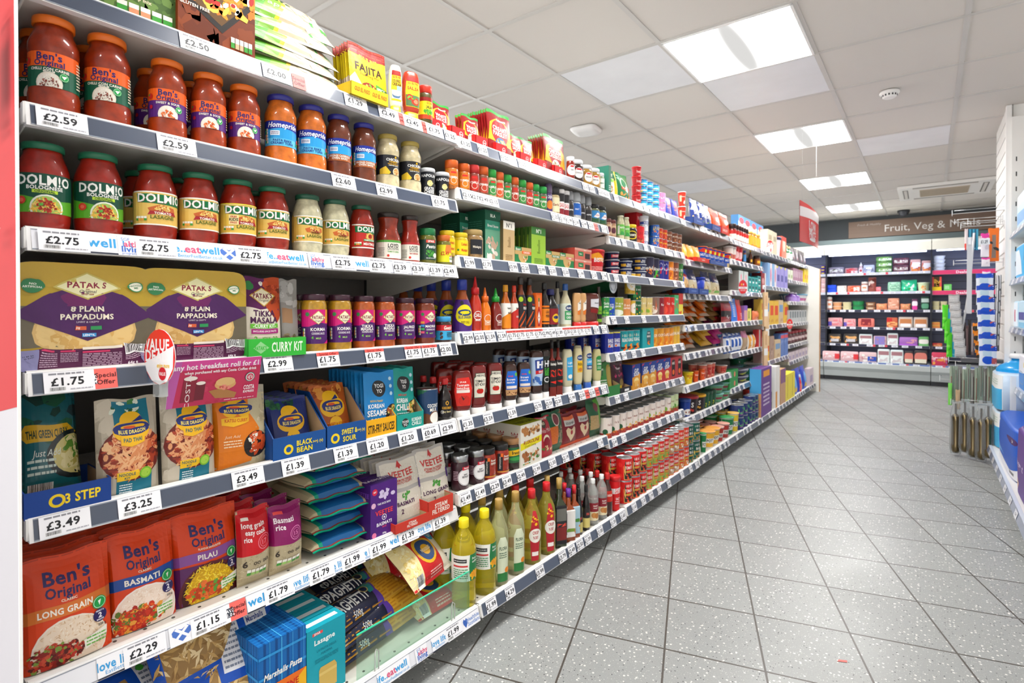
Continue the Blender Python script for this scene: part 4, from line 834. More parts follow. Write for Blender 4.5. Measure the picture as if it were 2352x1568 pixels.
K('jalfrezi', 'jarpat', 'curry_sauce_jar', 'jar', 'brown jalfrezi jar with pink label', 'jalfrezi jar', 'c=7a3414 l=3c1a2c', pat('c85a3c', [(.42, 'JALFREZI')], 'MEDIUM'))
K('madras', 'jarpat', 'curry_sauce_jar', 'jar', 'red brown madras jar, purple label', 'madras jar', 'c=7e3112 l=3c1a2c', pat('d8508a', [(.42, 'MADRAS')], 'HOT') + '|r .2 .52 .32 .6 e89a3c|r .2 .4 .32 .48 3a96d8|r .2 .28 .32 .36 3aa85a|r .2 .16 .32 .24 e85a7a')
K('chutney', 'jarsmall', 'chutney_jar', 'jar', 'mango chutney jar with sky blue lid', 'mango chutney jar', 'c=3a1a10 l=3aa0d8', 'b 3aa8d8|r 0 .62 1 1 c8202a|I .6 .82 .24 f6f2e8 <.42 Geeta\'s|S .3 .3 .1 .2 20 .09 3a2a2a,5a3a30|T .68 .46 .09 1a2a3c <.3 PREMIUM|T .68 .34 .09 1a2a3c <.3 MANGO|T .68 .22 .09 1a2a3c <.3 CHUTNEY')
row(0, 3, 'f', .014, '''
kit_tray|565 697 775|d=.10
masala|565 653 640|in=.012 up=.004
masala_bag|648 691 645|in=.024 up=.004
korma|694 750 674,750 808 676|deep=1
tikka|808 861 678,860 907 680|deep=1
jalfrezi|906 953 683
madras|952 999 684
chutney|1000 1037 726''')
# ---- fifth shelf: meal kits, sachets, cans
drag = lambda cx, cy, r: '|c %s %s %s f0b81c|c %s %s %s f0b81c|c %s %s %s f0b81c|e %s %s %s %s 1f2f78|e %s %s %s %s f0b81c|e %s %s %s %s 1f2f78|e %s %s %s %s d8542a|p %s %s %s %s %s %s 1f2f78' % (cx, cy + r * .5, r * .6, cx - .12, cy - r * .1, r * .6, cx + .12, cy - r * .1, r * .6, cx, cy, .3, r * .42, cx + .02, cy + r * .12, .2, r * .16, cx, cy - r * .14, .29, r * .24, cx - .04, cy + r * .14, .1, r * .09, cx, cy + r * .45, cx + .16, cy + r * .75, cx + .2, cy + r * .45)
dt = lambda cx, cy, r: '|T %s %s %s f6e27a <.44 BLUE DRAGON' % (cx, cy - r * .14, r * .22)
K('thai_kit', 'bag', 'thai_curry_kit', 'curry kit', 'dark teal green curry kit', 'green curry kit', 'c=0f4a50 k=6a6a68', 'b 12606a|S .4 .8 .5 .3 26 .1 0e3c34,1a5a40,0c3038|p .0 .58 .1 .66 .8 .64 .96 .56 .8 .5 .1 .5 d8a81c|T .45 .57 .07 1a3a2a <.7 THAI GREEN CURRY|c .9 .36 .22 101c20|c .92 .36 .18 cfc27a|S .92 .36 .12 .15 30 .05 5c8a34,e0d49a,b8a858|i .4 .4 .06 e0e8e0 <.45 Just Add|L .1 .2 .55 .36 3 c8d8d0|B .1 0 .5 .14', t=.05, lean=.28, m='gloss')
K('padthai', 'pouch', 'noodle_kit', 'noodle kit', 'teal pad thai noodle kit pouch', 'pad thai kits', 'c=b4aa98', 'b b8ae9c|S .12 .5 .12 .5 20 .1 c8beac,a89e8c|r .26 0 .84 .97 0f6f86|S .5 .9 .22 .07 14 .05 3a7a3a,1a5a44,d8e0d0|c .52 .42 .28 6a1c14|S .52 .42 .25 .25 130 .045 c8643a,e09a6a,a83c20,8a2c18,e8b888|g .52 .42 .24 .24 70 .07 e8b080,d88a58' + drag(.53, .68, .17) + dt(.53, .68, .17) + '|p .34 .52 .34 .62 .74 .62 .72 .53 .5 .5 f0b81c|T .53 .57 .04 14606a <.3 PAD THAI|p .26 .15 .26 .24 .6 .25 .64 .19 .56 .16 f0c020|T .42 .215 .03 14606a <.26 NOODLE|T .42 .175 .022 14606a <.1 KIT|L .3 .02 .5 .12 4 d8e8ec|c .72 .2 .06 7ab82c|c .72 .2 .045 a4d048', t=.045, lean=.08)
K('katsu', 'pouch', 'curry_kit', 'curry kit', 'orange katsu curry kit pouch', 'katsu curry kit', 'c=a8a090', 'b b0a896|r .62 0 1 .9 c4b896|S .84 .4 .14 .4 60 .035 d8ccb0,b8aa88|p 0 0 0 1 .7 1 .6 .7 .8 .45 .64 .05 e07a14|S .3 .92 .3 .07 10 .06 c8641a,6a8a2c|c .72 .26 .17 241c1a|S .74 .26 .12 .14 40 .05 e0602a,f0ece0,c84a1c' + drag(.4, .74, .15) + dt(.4, .74, .15) + '|p .12 .55 .12 .63 .6 .65 .58 .57 .3 .52 f0b81c|T .37 .6 .04 c8541c <.4 KATSU CURRY|i .28 .4 .035 f6d8b0 <.3 Just Add|L .14 .26 .44 .36 3 f6d8b0', t=.05, lean=.06)
K('bluetray', 'tray', 'display_carton', 'carton', 'blue 3 STEP display carton', 'blue 3 STEP carton', 'c=123c86', 'b 163f8c|c .36 .5 .26 e8c81c|c .36 .5 .16 163f8c|T .66 .52 .36 f0d428 <.42 3 STEP', d=.13, f=.95)
K('bean_tray', 'tray', 'display_carton', 'carton', 'blue black bean display carton', 'black bean carton', 'c=14488c', 'b 175096|c .28 .42 .22 f0d020|c .28 .42 .12 175096|T .58 .62 .22 f0d828 <.3 BLACK|T .58 .32 .22 f0d828 <.3 BEAN|T .84 .55 .12 f0d828 <.2 >>) (v)', d=.18, f=.42)
K('sweet_tray', 'tray', 'display_carton', 'carton', 'blue sweet and sour display carton', 'sweet and sour carton', 'c=14488c', 'b 175096|c .2 .42 .22 f0d020|c .2 .42 .12 175096|T .56 .64 .22 f0d828 <.4 SWEET &|T .56 .32 .22 f0d828 <.34 SOUR|T .86 .6 .12 f0d828 <.2 >>) (v)', d=.18, f=.42)
K('bean_sachet', 'pouch', 'sauce_sachet', 'sachet', 'dark blue black bean sauce sachet', 'black bean sachets', 'c=1c2c6a', 'b 1e2f74|S .3 .88 .3 .1 20 .08 1a4a3a,2a6a3c,101c48' + drag(.5, .52, .3) + dt(.5, .52, .3) + '|c .5 .22 .13 f0b81c|T .5 .2 .07 1c2c6a <.3 BEAN', t=.03, lean=.3)
K('sweet_sachet', 'pouch', 'sauce_sachet', 'sachet', 'orange sweet and sour sauce sachet', 'sweet and sour sachets', 'c=a8521c', 'b b0561e|S .5 .85 .4 .12 26 .09 c8702c,8a3c14,d89040' + drag(.5, .56, .3) + dt(.5, .56, .3) + '|c .5 .22 .14 f0b81c|T .5 .2 .08 d8701c <.5 SWEET & SOUR', t=.03, lean=.3)
yogi = lambda bg, y: 'b %s|c .46 .74 .135 26282c|T .46 .785 .06 f2f2f2 <.3 YOGI|T .46 .7 .06 f2f2f2 <.18 YO|c .86 .86 .03 bfe0f0|c .86 .74 .03 bfe0f0|c .86 .62 .03 bfe0f0|c .88 .3 .15 2c2420|S .88 .3 .12 .13 50 .035 c8a040,6a8a2c,a8542a,e0c070%s|r .04 .02 .7 .07 e8f4f8|T .36 .045 .03 %s <.5 SIMPLY ADD' % (bg, y, bg)
K('sesame', 'pouch', 'sauce_sachet', 'sachet', 'blue sesame soy sauce sachet in yellow carton', 'sesame soy sachets', 'c=1f7fc4 k=1a6aa8', yogi('1f86cc', '|T .36 .54 .03 e8c040 <.4 RICH & TANGY|T .34 .46 .065 f2f6f8 <.5 KOREAN|T .36 .35 .09 f2f6f8 <.6 SESAME|T .32 .22 .09 f2f6f8 <.34 SOY'), t=.014, lean=.06)
K('kchilli', 'pouch', 'sauce_sachet', 'sachet', 'teal chilli sauce sachet in teal carton', 'chilli sachets', 'c=16948a k=10736c', yogi('18968c', '|T .36 .56 .03 d83a3a <.4 SWEET & TASTY|T .34 .47 .07 f2f6f8 <.5 KOREAN|T .36 .36 .1 f2f6f8 <.6 CHILLI|L .08 .12 .66 .28 4 c8ece8'), t=.014, lean=.06)
K('stir_tray', 'tray', 'display_carton', 'carton', 'yellow STIR-FRY SAUCES display carton', 'yellow sauce carton', 'c=f0ac14', 'b f4b21a|T .5 .5 .42 1e1a14 <.88 STIR-FRY SAUCES', d=.2, f=.38)
K('chil_tray', 'tray', 'display_carton', 'carton', 'teal KOREAN CHILLI display carton', 'teal carton', 'c=1a9a8e', 'b 1c9c90|c .3 .5 .26 24302e|T .3 .56 .14 f2f2f2 YOGI|T .3 .38 .14 f2f2f2 YO|T .72 .6 .2 e8f6f4 <.36 KOREAN|T .72 .36 .2 e8f6f4 <.36 CHILLI', d=.2, f=.36)
K('coconut', 'tin', 'coconut_milk_can', 'can', 'blue coconut milk can', 'coconut milk can', 'c=b8bcc0', 'b 1f3f66|p 0 .6 0 1 .4 1 .2 .7 2c6a4c|I .6 .76 .2 f6f4ee <.42 Laila|c .64 .9 .03 e84a2a|T .6 .54 .1 f6f4ee <.42 COCONUT|T .6 .42 .1 f6f4ee <.26 MILK|c .34 .16 .16 6a3a20|c .66 .18 .2 7a4a2c|c .66 .18 .17 f6f2ea')
K('soy', 'bottle', 'soy_sauce_bottle', 'bottle', 'soy sauce bottle with red cap', 'soy sauce bottle', 'c=1c1412 l=c4282a', 'b 1e1a1c|p .5 .96 .42 .88 .42 .76 .5 .68 .58 .76 .58 .88 d8a02c|p .5 .9 .46 .86 .46 .78 .5 .74 .54 .78 .54 .86 1e1a1c|T .5 .54 .14 d8a02c <.5 KIKKOMAN|T .5 .32 .1 e8d8a0 <.44 Soy Sauce|o .26 .3 .1 .02 e8e8e8|T .26 .3 .1 e8e8e8 V')
row(0, 4, 'f', .016, '''
bluetray|50 251 1112|d=.12
thai_kit|52 196 905|in=.04 up=.01
padthai|229 372 915,381 502 905|in=.0
katsu|498 622 893|in=.012
bean_tray|624 745 925|d=.17
bean_sachet|632 722 925|in=.03 deep=4 step=.03 up=.012 rot=-.03
sweet_tray|749 838 900|d=.17
sweet_sachet|735 815 900|in=.03 deep=4 step=.03 up=.02 rot=.04
stir_tray|840 909 890|d=.2
sesame|842 911 858|in=.012 deep=9 step=.017 up=.004
chil_tray|910 972 880|d=.2
kchilli|910 956 849|in=.012 deep=5 step=.017 up=.004
coconut|956 1005 890
soy|1005 1037 868|deep=2''')
# ---- sixth shelf: rice
bp = lambda mid, mc, txt, food: 'b d9400f|L .01 .97 .99 1 1 b83208|T .5 .8 .12 2c1f5e <.52 Ben\'s|T .5 .67 .09 2c1f5e <.5 Original|T .5 .59 .022 f6e8d4 <.34 %s|p 0 .44 0 .55 1 .57 1 .46 %s|T .46 .5 .055 f6f0e4 <.6 %s' % (mc, mid, txt) + food + leaf(.84, .45, .06) + '|c .84 .33 .06 241c5a|T .84 .37 .014 f4f0f8 <.1 PERFECT IN|T .84 .33 .045 f4f0f8 2|T .84 .29 .014 f4f0f8 <.09 MINUTES|T .86 .245 .02 2a2020 <.1 220 g|p .66 .06 .64 .16 .92 .22 .92 .14 f0ece0|L .67 .08 .91 .18 3 6ab04a'
K('longgrain', 'pouch', 'rice_pouch', 'rice pouch', 'orange long grain rice pouch', 'long grain pouches', 'c=d2400e k=b83208', bp('d8742c', 'CLASSIC', 'LONG GRAIN', '|c .5 .14 .29 f0e2d2|c .5 .14 .275 ecd8c2|G .5 .16 .26 .26 260 .018 f6ead8,dcbc98,e8cca8,caa680|e .34 .1 .2 .11 7a1c14|S .34 .1 .22 .12 170 .026 8a1c14,b83020,5a1410,7a9a3c,c84a30'), t=.05, lean=.14)
K('basmatip', 'pouch', 'rice_pouch', 'rice pouch', 'orange basmati rice pouch with blue band', 'basmati pouch', 'c=d2400e k=b83208', bp('1f4a9c', 'CLASSIC', 'BASMATI', '|c .5 .14 .3 f6e8e0|c .5 .14 .285 f0dccc|G .5 .18 .26 .24 240 .02 f8ece0,e0c4ac,ecd4c0|e .34 .12 .26 .12 b02814|S .36 .12 .27 .13 170 .03 c83018,e0581c,a82014,e8a03c,5a7a2c'), t=.05, lean=.14)
K('pilau', 'pouch', 'rice_pouch', 'rice pouch', 'orange and purple pilau rice pouch', 'pilau pouch', 'c=d2400e k=b83208', bp('8a4f9c', 'FLAVOUR FAVOURITES', 'PILAU', '|r 0 0 1 .42 5a2260|c .5 .1 .33 5a1820|c .5 .1 .3 3c0e14|c .5 .14 .25 d0a010|G .5 .16 .27 .25 420 .026 f0d020,e0b410,f6e050,c89a10|e .46 .12 .22 .09 b8401c|S .46 .12 .22 .1 80 .036 d8541c,e8702c,b83c10,5c9a38'), t=.05, lean=.12)
K('easycook', 'bag', 'rice_bag', 'rice bag', 'red long grain easy cook rice bag', 'easy cook rice', 'c=b0a080', 'b b8aa8a|G .5 .2 .5 .22 120 .02 d0c4a4,a09070|p 0 .4 0 1 1 1 1 .44 c81420|r .1 .86 .3 .9 e8e0d8|T .42 .8 .065 f8ecec <.66 long grain|T .46 .71 .065 f8ecec <.6 easy cook|T .22 .62 .065 f8ecec <.2 rice|o .7 .56 .1 .012 e87a8a|o .7 .56 .07 .008 e87a8a|T .7 .56 .06 e87a8a 17|T .14 .3 .08 3a3028 6|T .6 .3 .04 3a3028 <.5 OO  263' + nutri(.2, .14, .6, .08, 5, '9aca6a'), t=.06, lean=.05)
K('basmatib', 'bag', 'rice_bag', 'rice bag', 'magenta basmati rice bag', 'basmati rice bag', 'c=b0a080', 'b b8aa8a|G .5 .2 .5 .22 120 .02 d0c4a4,a09070|r 0 .44 1 1 8a1460|r .1 .88 .36 .92 e84a4a|T .36 .8 .075 f4e8f0 <.55 Basmati|T .24 .7 .075 f4e8f0 <.25 rice|o .66 .58 .1 .012 d878b0|o .66 .58 .07 .008 d878b0|T .66 .58 .06 d878b0 15|T .14 .32 .08 3a3028 6|T .6 .32 .04 3a3028 <.5 OO  262' + nutri(.14, .14, .7, .08, 5, '9aca6a'), t=.06, lean=.04)
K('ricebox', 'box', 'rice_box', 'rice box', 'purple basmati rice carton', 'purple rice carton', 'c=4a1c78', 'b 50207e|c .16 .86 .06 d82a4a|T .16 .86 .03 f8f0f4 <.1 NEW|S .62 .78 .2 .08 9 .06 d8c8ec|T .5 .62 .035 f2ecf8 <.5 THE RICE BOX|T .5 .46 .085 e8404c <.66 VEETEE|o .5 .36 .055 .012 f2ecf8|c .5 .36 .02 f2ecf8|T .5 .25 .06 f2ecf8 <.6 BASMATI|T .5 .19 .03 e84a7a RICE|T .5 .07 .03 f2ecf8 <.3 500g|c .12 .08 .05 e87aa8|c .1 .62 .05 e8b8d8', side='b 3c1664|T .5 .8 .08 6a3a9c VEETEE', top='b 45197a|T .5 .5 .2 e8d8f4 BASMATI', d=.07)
vt = lambda nm: 'b b8b4b0|r .06 .54 .94 .95 e4ddd0|r .06 .05 .94 .48 dfd8ca|G .5 .74 .42 .2 110 .02 f6f2ea,d8cfbc|G .5 .26 .42 .2 110 .02 f6f2ea,d8cfbc|p .42 .86 .5 .98 .58 .86 .54 .88 .5 .84 .46 .88 c8282a|T .5 .76 .1 c8302c <.8 VEETEE|T .5 .66 .035 c8302c <.6 STEAM FILTERED|T .5 .62 .03 c8302c <.5 PERFECTLY FLUFFY|S .5 .42 .08 .05 8 .04 4a9a3c|T .5 .3 .06 4a1c4a <.8 %s|T .4 .18 .07 4a1c4a 2|r .9 .45 .98 .6 5a3a8a' % nm
K('veetb', 'pouch', 'rice_tray_pack', 'rice pack', 'clear basmati steamed rice twin pack', 'basmati rice packs', 'c=c4c4c0', vt('BASMATI'), t=.035, lean=.2, m='gloss')
K('veetl', 'pouch', 'rice_tray_pack', 'rice pack', 'clear long grain rice twin pack', 'long grain rice packs', 'c=c4c4c0', vt('LONG GRAIN'), t=.035, lean=.2, m='gloss')
K('steam', 'tray', 'display_carton', 'carton', 'red STEAM FILTERED display carton', 'red rice cartons', 'c=c43428', 'b cc3a2c|T .5 .66 .24 f6e8e0 <.5 STEAM|T .5 .36 .24 f6e8e0 <.7 FILTERED', d=.2, f=.9)
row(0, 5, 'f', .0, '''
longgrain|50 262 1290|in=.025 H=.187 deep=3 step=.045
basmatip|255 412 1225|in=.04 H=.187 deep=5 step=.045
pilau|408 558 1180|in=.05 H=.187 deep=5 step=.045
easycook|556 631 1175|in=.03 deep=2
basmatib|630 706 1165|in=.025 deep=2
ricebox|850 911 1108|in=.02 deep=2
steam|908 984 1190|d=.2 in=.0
veetb|890 982 1062|in=.025 up=.006 deep=4 step=.035
steam|983 1040 1140|d=.2 in=.0
veetl|974 1043 1035|in=.025 up=.006 deep=6 step=.035''')
# rice bags lying on top of one another, teal frilled ends to the front
def ricebag():
    b = MB(); w, d, h = .185, .21, .046; nu, nv = 16, 40
    def P(u, v, s):
        x = (u - .5) * w; y = (v - .5) * d; B = max(0, sin(pi * u)) ** .35 * max(0, sin(pi * min(1, max(0, (v - .05) / .9)))) ** .3
        return (x * (1 - .04 * cos(2 * pi * v)), y, h / 2 + s * (h / 2 * B + .0008) + (.0022 * sin(17 * u) - (.06 - v) * .05 if v < .06 else 0))
    for s in (1, -1):
        for i in range(nu):
            for j in range(nv):
                q = [P(i / nu, j / nv, s), P((i + 1) / nu, j / nv, s), P((i + 1) / nu, (j + 1) / nv, s), P(i / nu, (j + 1) / nv, s)]
                v = (j + .5) / nv; u = (i + .5) / nu; c = '9c4038' if .03 < v < .045 else '17b48c' if v < .055 else '1b62a0' if .2 < u < .86 and v < .7 else '12987c' if .14 < u < .9 and v < .75 else 'b8ac8c'
                b.face(q if s > 0 else q[::-1], c, 'film', True)
    l = MB(); wrap(l, 'p .2 .5 .8 .5 .74 .62 .26 .62 1a6f5a|T .5 .8 .12 d8ece8 <.6 RICE|T .5 .66 .07 d8ece8 1kg|r .36 .26 .62 .36 2c5a3c' + nutri(.38, .27, .22, .08, 4, '8aca6a'), w, d, lambda u, v, q: tuple(a + (q + .0006 if k == 2 else 0) for k, a in enumerate(P(u, v, 1))), [i / 16 for i in range(17)], [i / 16 for i in range(17)], 'film')
    return [('bag', b), ('print', l)]
for i in range(6):
    y = (along(705, BX - .12) + along(856, FX - .06)) / 2
    rn = random.Random(i); o = put('rice_bag', ricebag, (FX - .145 + rn.uniform(-.01, .008), along(785, FX - .04) + rn.uniform(-.008, .008), zsurf(0, 5) + .0405 * i), pi / 2 + rn.uniform(-.08, .08), 'blue one kilogram rice bag, ' + ['lowest', 'second', 'third', 'fourth', 'fifth', 'topmost'][i] + ' of the stack beside the purple carton', 'rice bag', 'blue rice bags stacked flat on the rice shelf', False, 'ricebag')
# spare stock lying behind the rice bags
for i, (px, zz, c) in enumerate(((575, .18, 'a81420'), (655, .165, 'a09478'), (720, .19, '9c9070'))):
    o = putbox('rice_bag', .15, .05, .13, 'b %s|L .2 .3 .8 .7 4 d8ccb8' % c, px, FX - .2, zsurf(0, 5) + zz - .05, ['red rice bag lying across the back of the rice shelf', 'beige rice bag lying behind the magenta basmati bag', 'beige rice bag lying behind the blue rice bags'][i], 'rice bag', c, kind='pillow', m='film', t=.06); o.rotation_euler = (radians(-55), 0, pi / 2)
# ---- base shelf: pasta
Z = zsurf(0, 6)
plaid = 'b 1668b4' + ''.join('|r %.2f 0 %.2f 1 0f4a8c' % (x, x + .05) for x in (.1, .34, .58, .82)) + ''.join('|r 0 %.2f 1 %.2f 2f94d8' % (x, x + .03) for x in (.12, .36, .6, .84)) + ''.join('|r %.2f 0 %.2f 1 4ab0ea' % (x, x + .015) for x in (.22, .46, .7, .94))
lasA = plaid.replace('b 1668b4', 'b 1668b4') + '|r 0 0 1 .5 e8701c|p 0 0 0 .18 .6 .34 1 .5 1 0 f0b41c|I .5 .62 .07 f6f4ee <.8 Marshalls Pasta|T .5 .4 .07 c8241c <.66 LASAGNE|c .5 .16 .1 c8241c|c .5 .16 .085 f0b41c|c .5 .16 .07 c8241c'
lasB = 'b 18a0b4|r .14 .9 .4 .94 e84a4a|T .26 .92 .03 f4f4f4 <.2 SPAR|T .45 .8 .07 f0fafa <.6 Lasagne|t .5 .67 .035 0f6a7c <.5 LA PASTA DELLA|t .5 .61 .035 0f6a7c <.35 MAMMA|L .2 .5 .8 .56 3 0f7a8c|p .3 .08 .3 .38 .34 .42 .7 .42 .76 .36 .76 .08 cfae5a|r .3 .3 .76 .34 dcc070'
def lasbox(spec, c, top, side, key, px0, px1, h, lab, grp, n):
    X0 = BX - .05; y0, y1 = along(px0, X0), along(px1, X0); w = y1 - y0
    for i in range(n):
        put('lasagne_box', lambda: box_parts(w, .045, h, {'c': c}, spec, side, top), (X0 - .0225 - i * .048, (y0 + y1) / 2, Z), pi / 2, lab if i == 0 else lab + ', behind the front box', 'box', grp, False, key)
lasbox(lasA, '1668b4', plaid, plaid, 'lasA', 590, 700, .19, 'blue tartan lasagne box beside the penne bags', 'blue tartan lasagne boxes', 3)
lasbox(lasB, '18a0b4', 'b 1aa4b8|r .1 .34 .9 .66 f0f4f4', 'b 1490a4', 'lasB', 702, 791, .168, 'plain teal lasagne box beside the spaghetti', 'teal lasagne boxes', 4)
penne = 'b 9c7844|g .5 .45 .5 .45 260 .06 dcbc80,a88044,ecd4a4,c8a060,8a6430|r 0 .84 1 1 0f4fb8|r 0 0 1 .14 0f4fb8|r 0 0 .08 1 0f4fb8|p .3 .42 .22 1 .96 1 .96 .42 1450b4|r .34 .5 .58 .93 e4e4e8|L .36 .52 .56 .9 8 7a8294|r .66 .5 .92 .93 e4e4e8|T .78 .86 .05 3a4a8a <.2 Marshalls|L .68 .53 .9 .82 5 7a8294|c .4 .88 .03 4ab83c'
def penneb(): return pouch_parts(.2, .24, .07, {'c': '1450b4', 'k': '0f3f9c'}, penne, 0, 'pillow', 'film')
for i, (px, zz, dX, a) in enumerate(((500, .14, .09, -42), (575, .03, .05, -30), (430, .0, .10, -38))):
    o = put('penne_bag', penneb, (BX - dX - .03, along(px, BX - dX) + (.0 if i else 0), Z + zz - .02), pi / 2, ['blue penne pasta bag lying on top of the others', 'blue penne pasta bag next to the tartan lasagne boxes', 'blue penne pasta bag under the top one, mostly hidden'][i], 'pasta bag', 'blue penne bags on the base shelf', False, 'penne'); o.rotation_euler = (radians(a), 0, pi / 2 + (.12, -.1, .2)[i])
spag = 'b d09a2c|L 0 .05 1 .95 9 b87c1c|r 0 0 .55 1 1a1d3a|p .55 0 .55 1 .64 1 .6 .5 .64 0 5a3a9c|p .5 1 .62 1 .58 .5 .52 .5 2c8a8c|T .27 .6 .36 f4f4f4 <.42 SPAGHETTI|t .3 .2 .16 e8e8e8 <.1 500g|t .3 .86 .1 d0d0d8 <.2 Marshalls|c .5 .75 .16 b8a868|c .5 .75 .12 1a1d3a|S .9 .5 .06 .3 10 .08 a8702c,e0b85c'
def spagp(): return pouch_parts(.30, .085, .045, {'c': '1a1d3a', 'k': 'c08c28'}, spag, 0, 'pillow', 'film')
k = 0
for lay, (n, zz) in enumerate(((3, .02), (4, .055), (2, .09))):
    for j in range(n):
        k += 1
        o = put('spaghetti_pack', spagp, (BX - .085 - .07 * j - .015 * lay, along(880, BX - .08) + .02 * (lay % 2) + .03 * j, Z + zz), pi / 2, 'dark blue spaghetti pack, %s in the %s layer, behind the glass riser' % (['front', 'second row', 'third row', 'back'][j], ['bottom', 'middle', 'top'][lay]), 'spaghetti', 'spaghetti packs on the base shelf', False, 'spag')
        o.rotation_euler = (radians(-60), 0, pi / 2 + .16 + .04 * ((j + lay) % 3 - 1))
nest = 'b c82028|p .0 0 0 1 .3 1 .26 0 ecd9a0|S .14 .5 .13 .42 50 .05 f0dc98,dcc070,f6ecc0|p .76 0 .74 1 1 1 1 0 e4dccc|c .52 .56 .3 e8b02c|c .52 .56 .24 2c4a7c|c .52 .56 .12 e8b02c|T .52 .56 .07 f4e8c8 <.22 NOODLES|c .84 .74 .13 3a9ad0|T .84 .74 .1 f4f8fa <.09 NEW|L .4 .04 .7 .16 3 f4c8c0|B .1 0 .24 .2'
def nestp(): return pouch_parts(.2, .15, .07, {'c': 'd8cca8', 'k': 'b81c24'}, nest, 0, 'pillow', 'film', wav=1.4)
for i, (px, X, zz, a, ya) in enumerate(((1015, BX - .045, .145, -48, .22), (945, BX - .14, .13, -55, -.1), (990, BX - .22, .14, -60, .1), (925, BX - .27, .06, -60, 0), (1040, BX - .12, .03, -70, 0), (1035, BX - .05, .04, -78, 0))):
    o = put('noodle_pack', nestp, (X - .03, along(px, X), Z + zz - .03), pi / 2, ['red and clear noodle nest pack resting on the glass riser', 'red noodle nest pack behind the front one, left', 'red noodle nest pack at the back of the pile', 'red noodle nest pack at the back, lowest left', 'red noodle nest pack under the pile, right', 'red noodle nest pack seen through the glass riser'][i], 'noodle pack', 'red noodle nest packs on the base shelf', False, 'nest'); o.rotation_euler = (radians(a), 0, pi / 2 + ya)
r = link('glass_riser', None, None, (0, 0, 0)); b = MB(); ya, yb = along(820, BX - .02), BY[1] - .03
b.box(BX - .026, BX - .022, ya, yb, Z + .002, Z + .115, 'dff2ea', 'glass'); link('pane', b.build('pane'), r)
b = MB(); b.box(BX - .0262, BX - .0218, ya, yb, Z + .115, Z + .1175, '3fd0a4', 'gloss'); link('edge', b.build('edge'), r)
for t_ in (.12, .8):
    b = MB(); y = ya + (yb - ya) * t_; b.tube([(BX - .017, y, Z + .002), (BX - .017, y, Z + .05), (BX - .02, y + .006, Z + .056), (BX - .017, y + .012, Z + .05), (BX - .017, y + .012, Z + .002)], .0016, 'd0d0d0'); link('clip', b.build('clip'), r)
b = MB(); y = yb; b.box(BX - .24, BX - .022, yb - .002, yb + .001, Z + .002, Z + .115, 'dff2ea', 'glass'); link('end_pane', b.build('end_pane'), r)
tag(r, 'glass riser with green edge holding back the spaghetti and noodles', 'glass riser')
# ---- promotional cards clipped to the rails
r = link('promotion_card', None, None, (FX + .03, along(495, FX + .03), .858), pi / 2); r.rotation_euler[0] = radians(14)
b = MB(); b.box(-.088, .088, 0, .0015, -.035, .058, 'e8d8e8', 'gloss')
wrap(b, 'b c42a56|r 0 .8 1 1 d8489a|p 0 0 0 1 .12 1 .06 0 c05aa8|S .5 .3 .5 .3 12 .08 b8284c,cc3a60|T .5 .87 .11 f8eef4 <.94 any hot breakfast roll for £1|T .55 .74 .06 f8eef4 <.8 when purchased with any Costa Coffee drink|c .22 .34 .15 7a1a2c|p .13 .1 .15 .62 .29 .62 .27 .1 8a1c34|e .22 .62 .07 .05 f2e8e0|p .27 .12 .28 .5 .38 .5 .37 .12 70182c|e .33 .5 .05 .04 f2e8e0|v .2 .32 .09 f4e8ea COSTA|p .42 .3 .5 .12 .72 .08 .74 .2 .56 .34 b07844|e .6 .42 .12 .12 d8a468|e .6 .48 .11 .1 e0b478|S .6 .36 .11 .05 14 .04 e88a7a,c85a50|c .88 .54 .11 2f7a6c|c .88 .54 .095 f4ecec|c .88 .54 .08 c83050|T .88 .55 .08 f8f0f0 <.06 cj\'s|T .88 .3 .1 f8eef4 <.13 COSTA|T .88 .2 .05 f8eef4 <.13 EXPRESS|L .6 .04 .95 .08 1 e8b8c8', .176, .093, lambda u, v, q: ((u - .5) * .176, -.0004 - q, -.035 + v * .093), None, None, 'gloss')
link('card', b.build('card'), r); tag(r, 'pink coffee offer card hanging below the papadum shelf rail', 'promotion card')
def wobbler(px, X, z, rr, lab, spec, rz, rx=0, clip=True, stalk=None):
    r = link('value_deals_tag', None, None, (X, along(px, X), z), rz)
    b = MB(); o = ell(0, 0, rr * .8, rr, 28)
    b.prism([(x, z_) for x, z_ in o], 'y', 0, .0012, 'f0eef0', 'gloss')
    for poly, col, lay in art(spec, 1, 1):
        x = [((u - .5) * 2, (v - .5) * 2) for u, v in poly]
        x = [(a / max(1, sqrt(a * a + c * c)) , c / max(1, sqrt(a * a + c * c))) for a, c in x]
        for s in (-1, 1):
            y = -.0004 - lay * .0001 if s < 0 else .0016 + lay * .0001
            b.face([(s * -a * rr * .8 if s > 0 else a * rr * .8, y, c * rr) for a, c in x], col, 'gloss')
    link('disc', b.build('disc'), r).rotation_euler[0] = rx
    b = MB(); b.box(-.01, .014, -.006, .006, -rr - .022, -rr + .008, 'e8ecf0', 'clear'); 
    if stalk: b.tube([(0, 0, -rr), (stalk[0], stalk[1], stalk[2])], .003, 'd8dcd8', 'plastic')
    link('clip', b.build('clip'), r)
    return tag(r, lab, 'shelf tag', 'round value deals tags clipped to the shelf rails')
VD = 'e .5 .5 .5 .5 e02420|p .02 .38 .97 .72 .93 .3 .75 .07 .5 0 .25 .07 .08 .24 f0eef0|T .42 .72 .2 f6f2f2 <.8 VALUE|T .45 .52 .2 f6f2f2 <.8 DEALS|I .62 .35 .08 f0c020 <.4 enjoy more|c .6 .2 .12 c8202a|T .6 .2 .06 f4e8e8 <.2 VALUE'
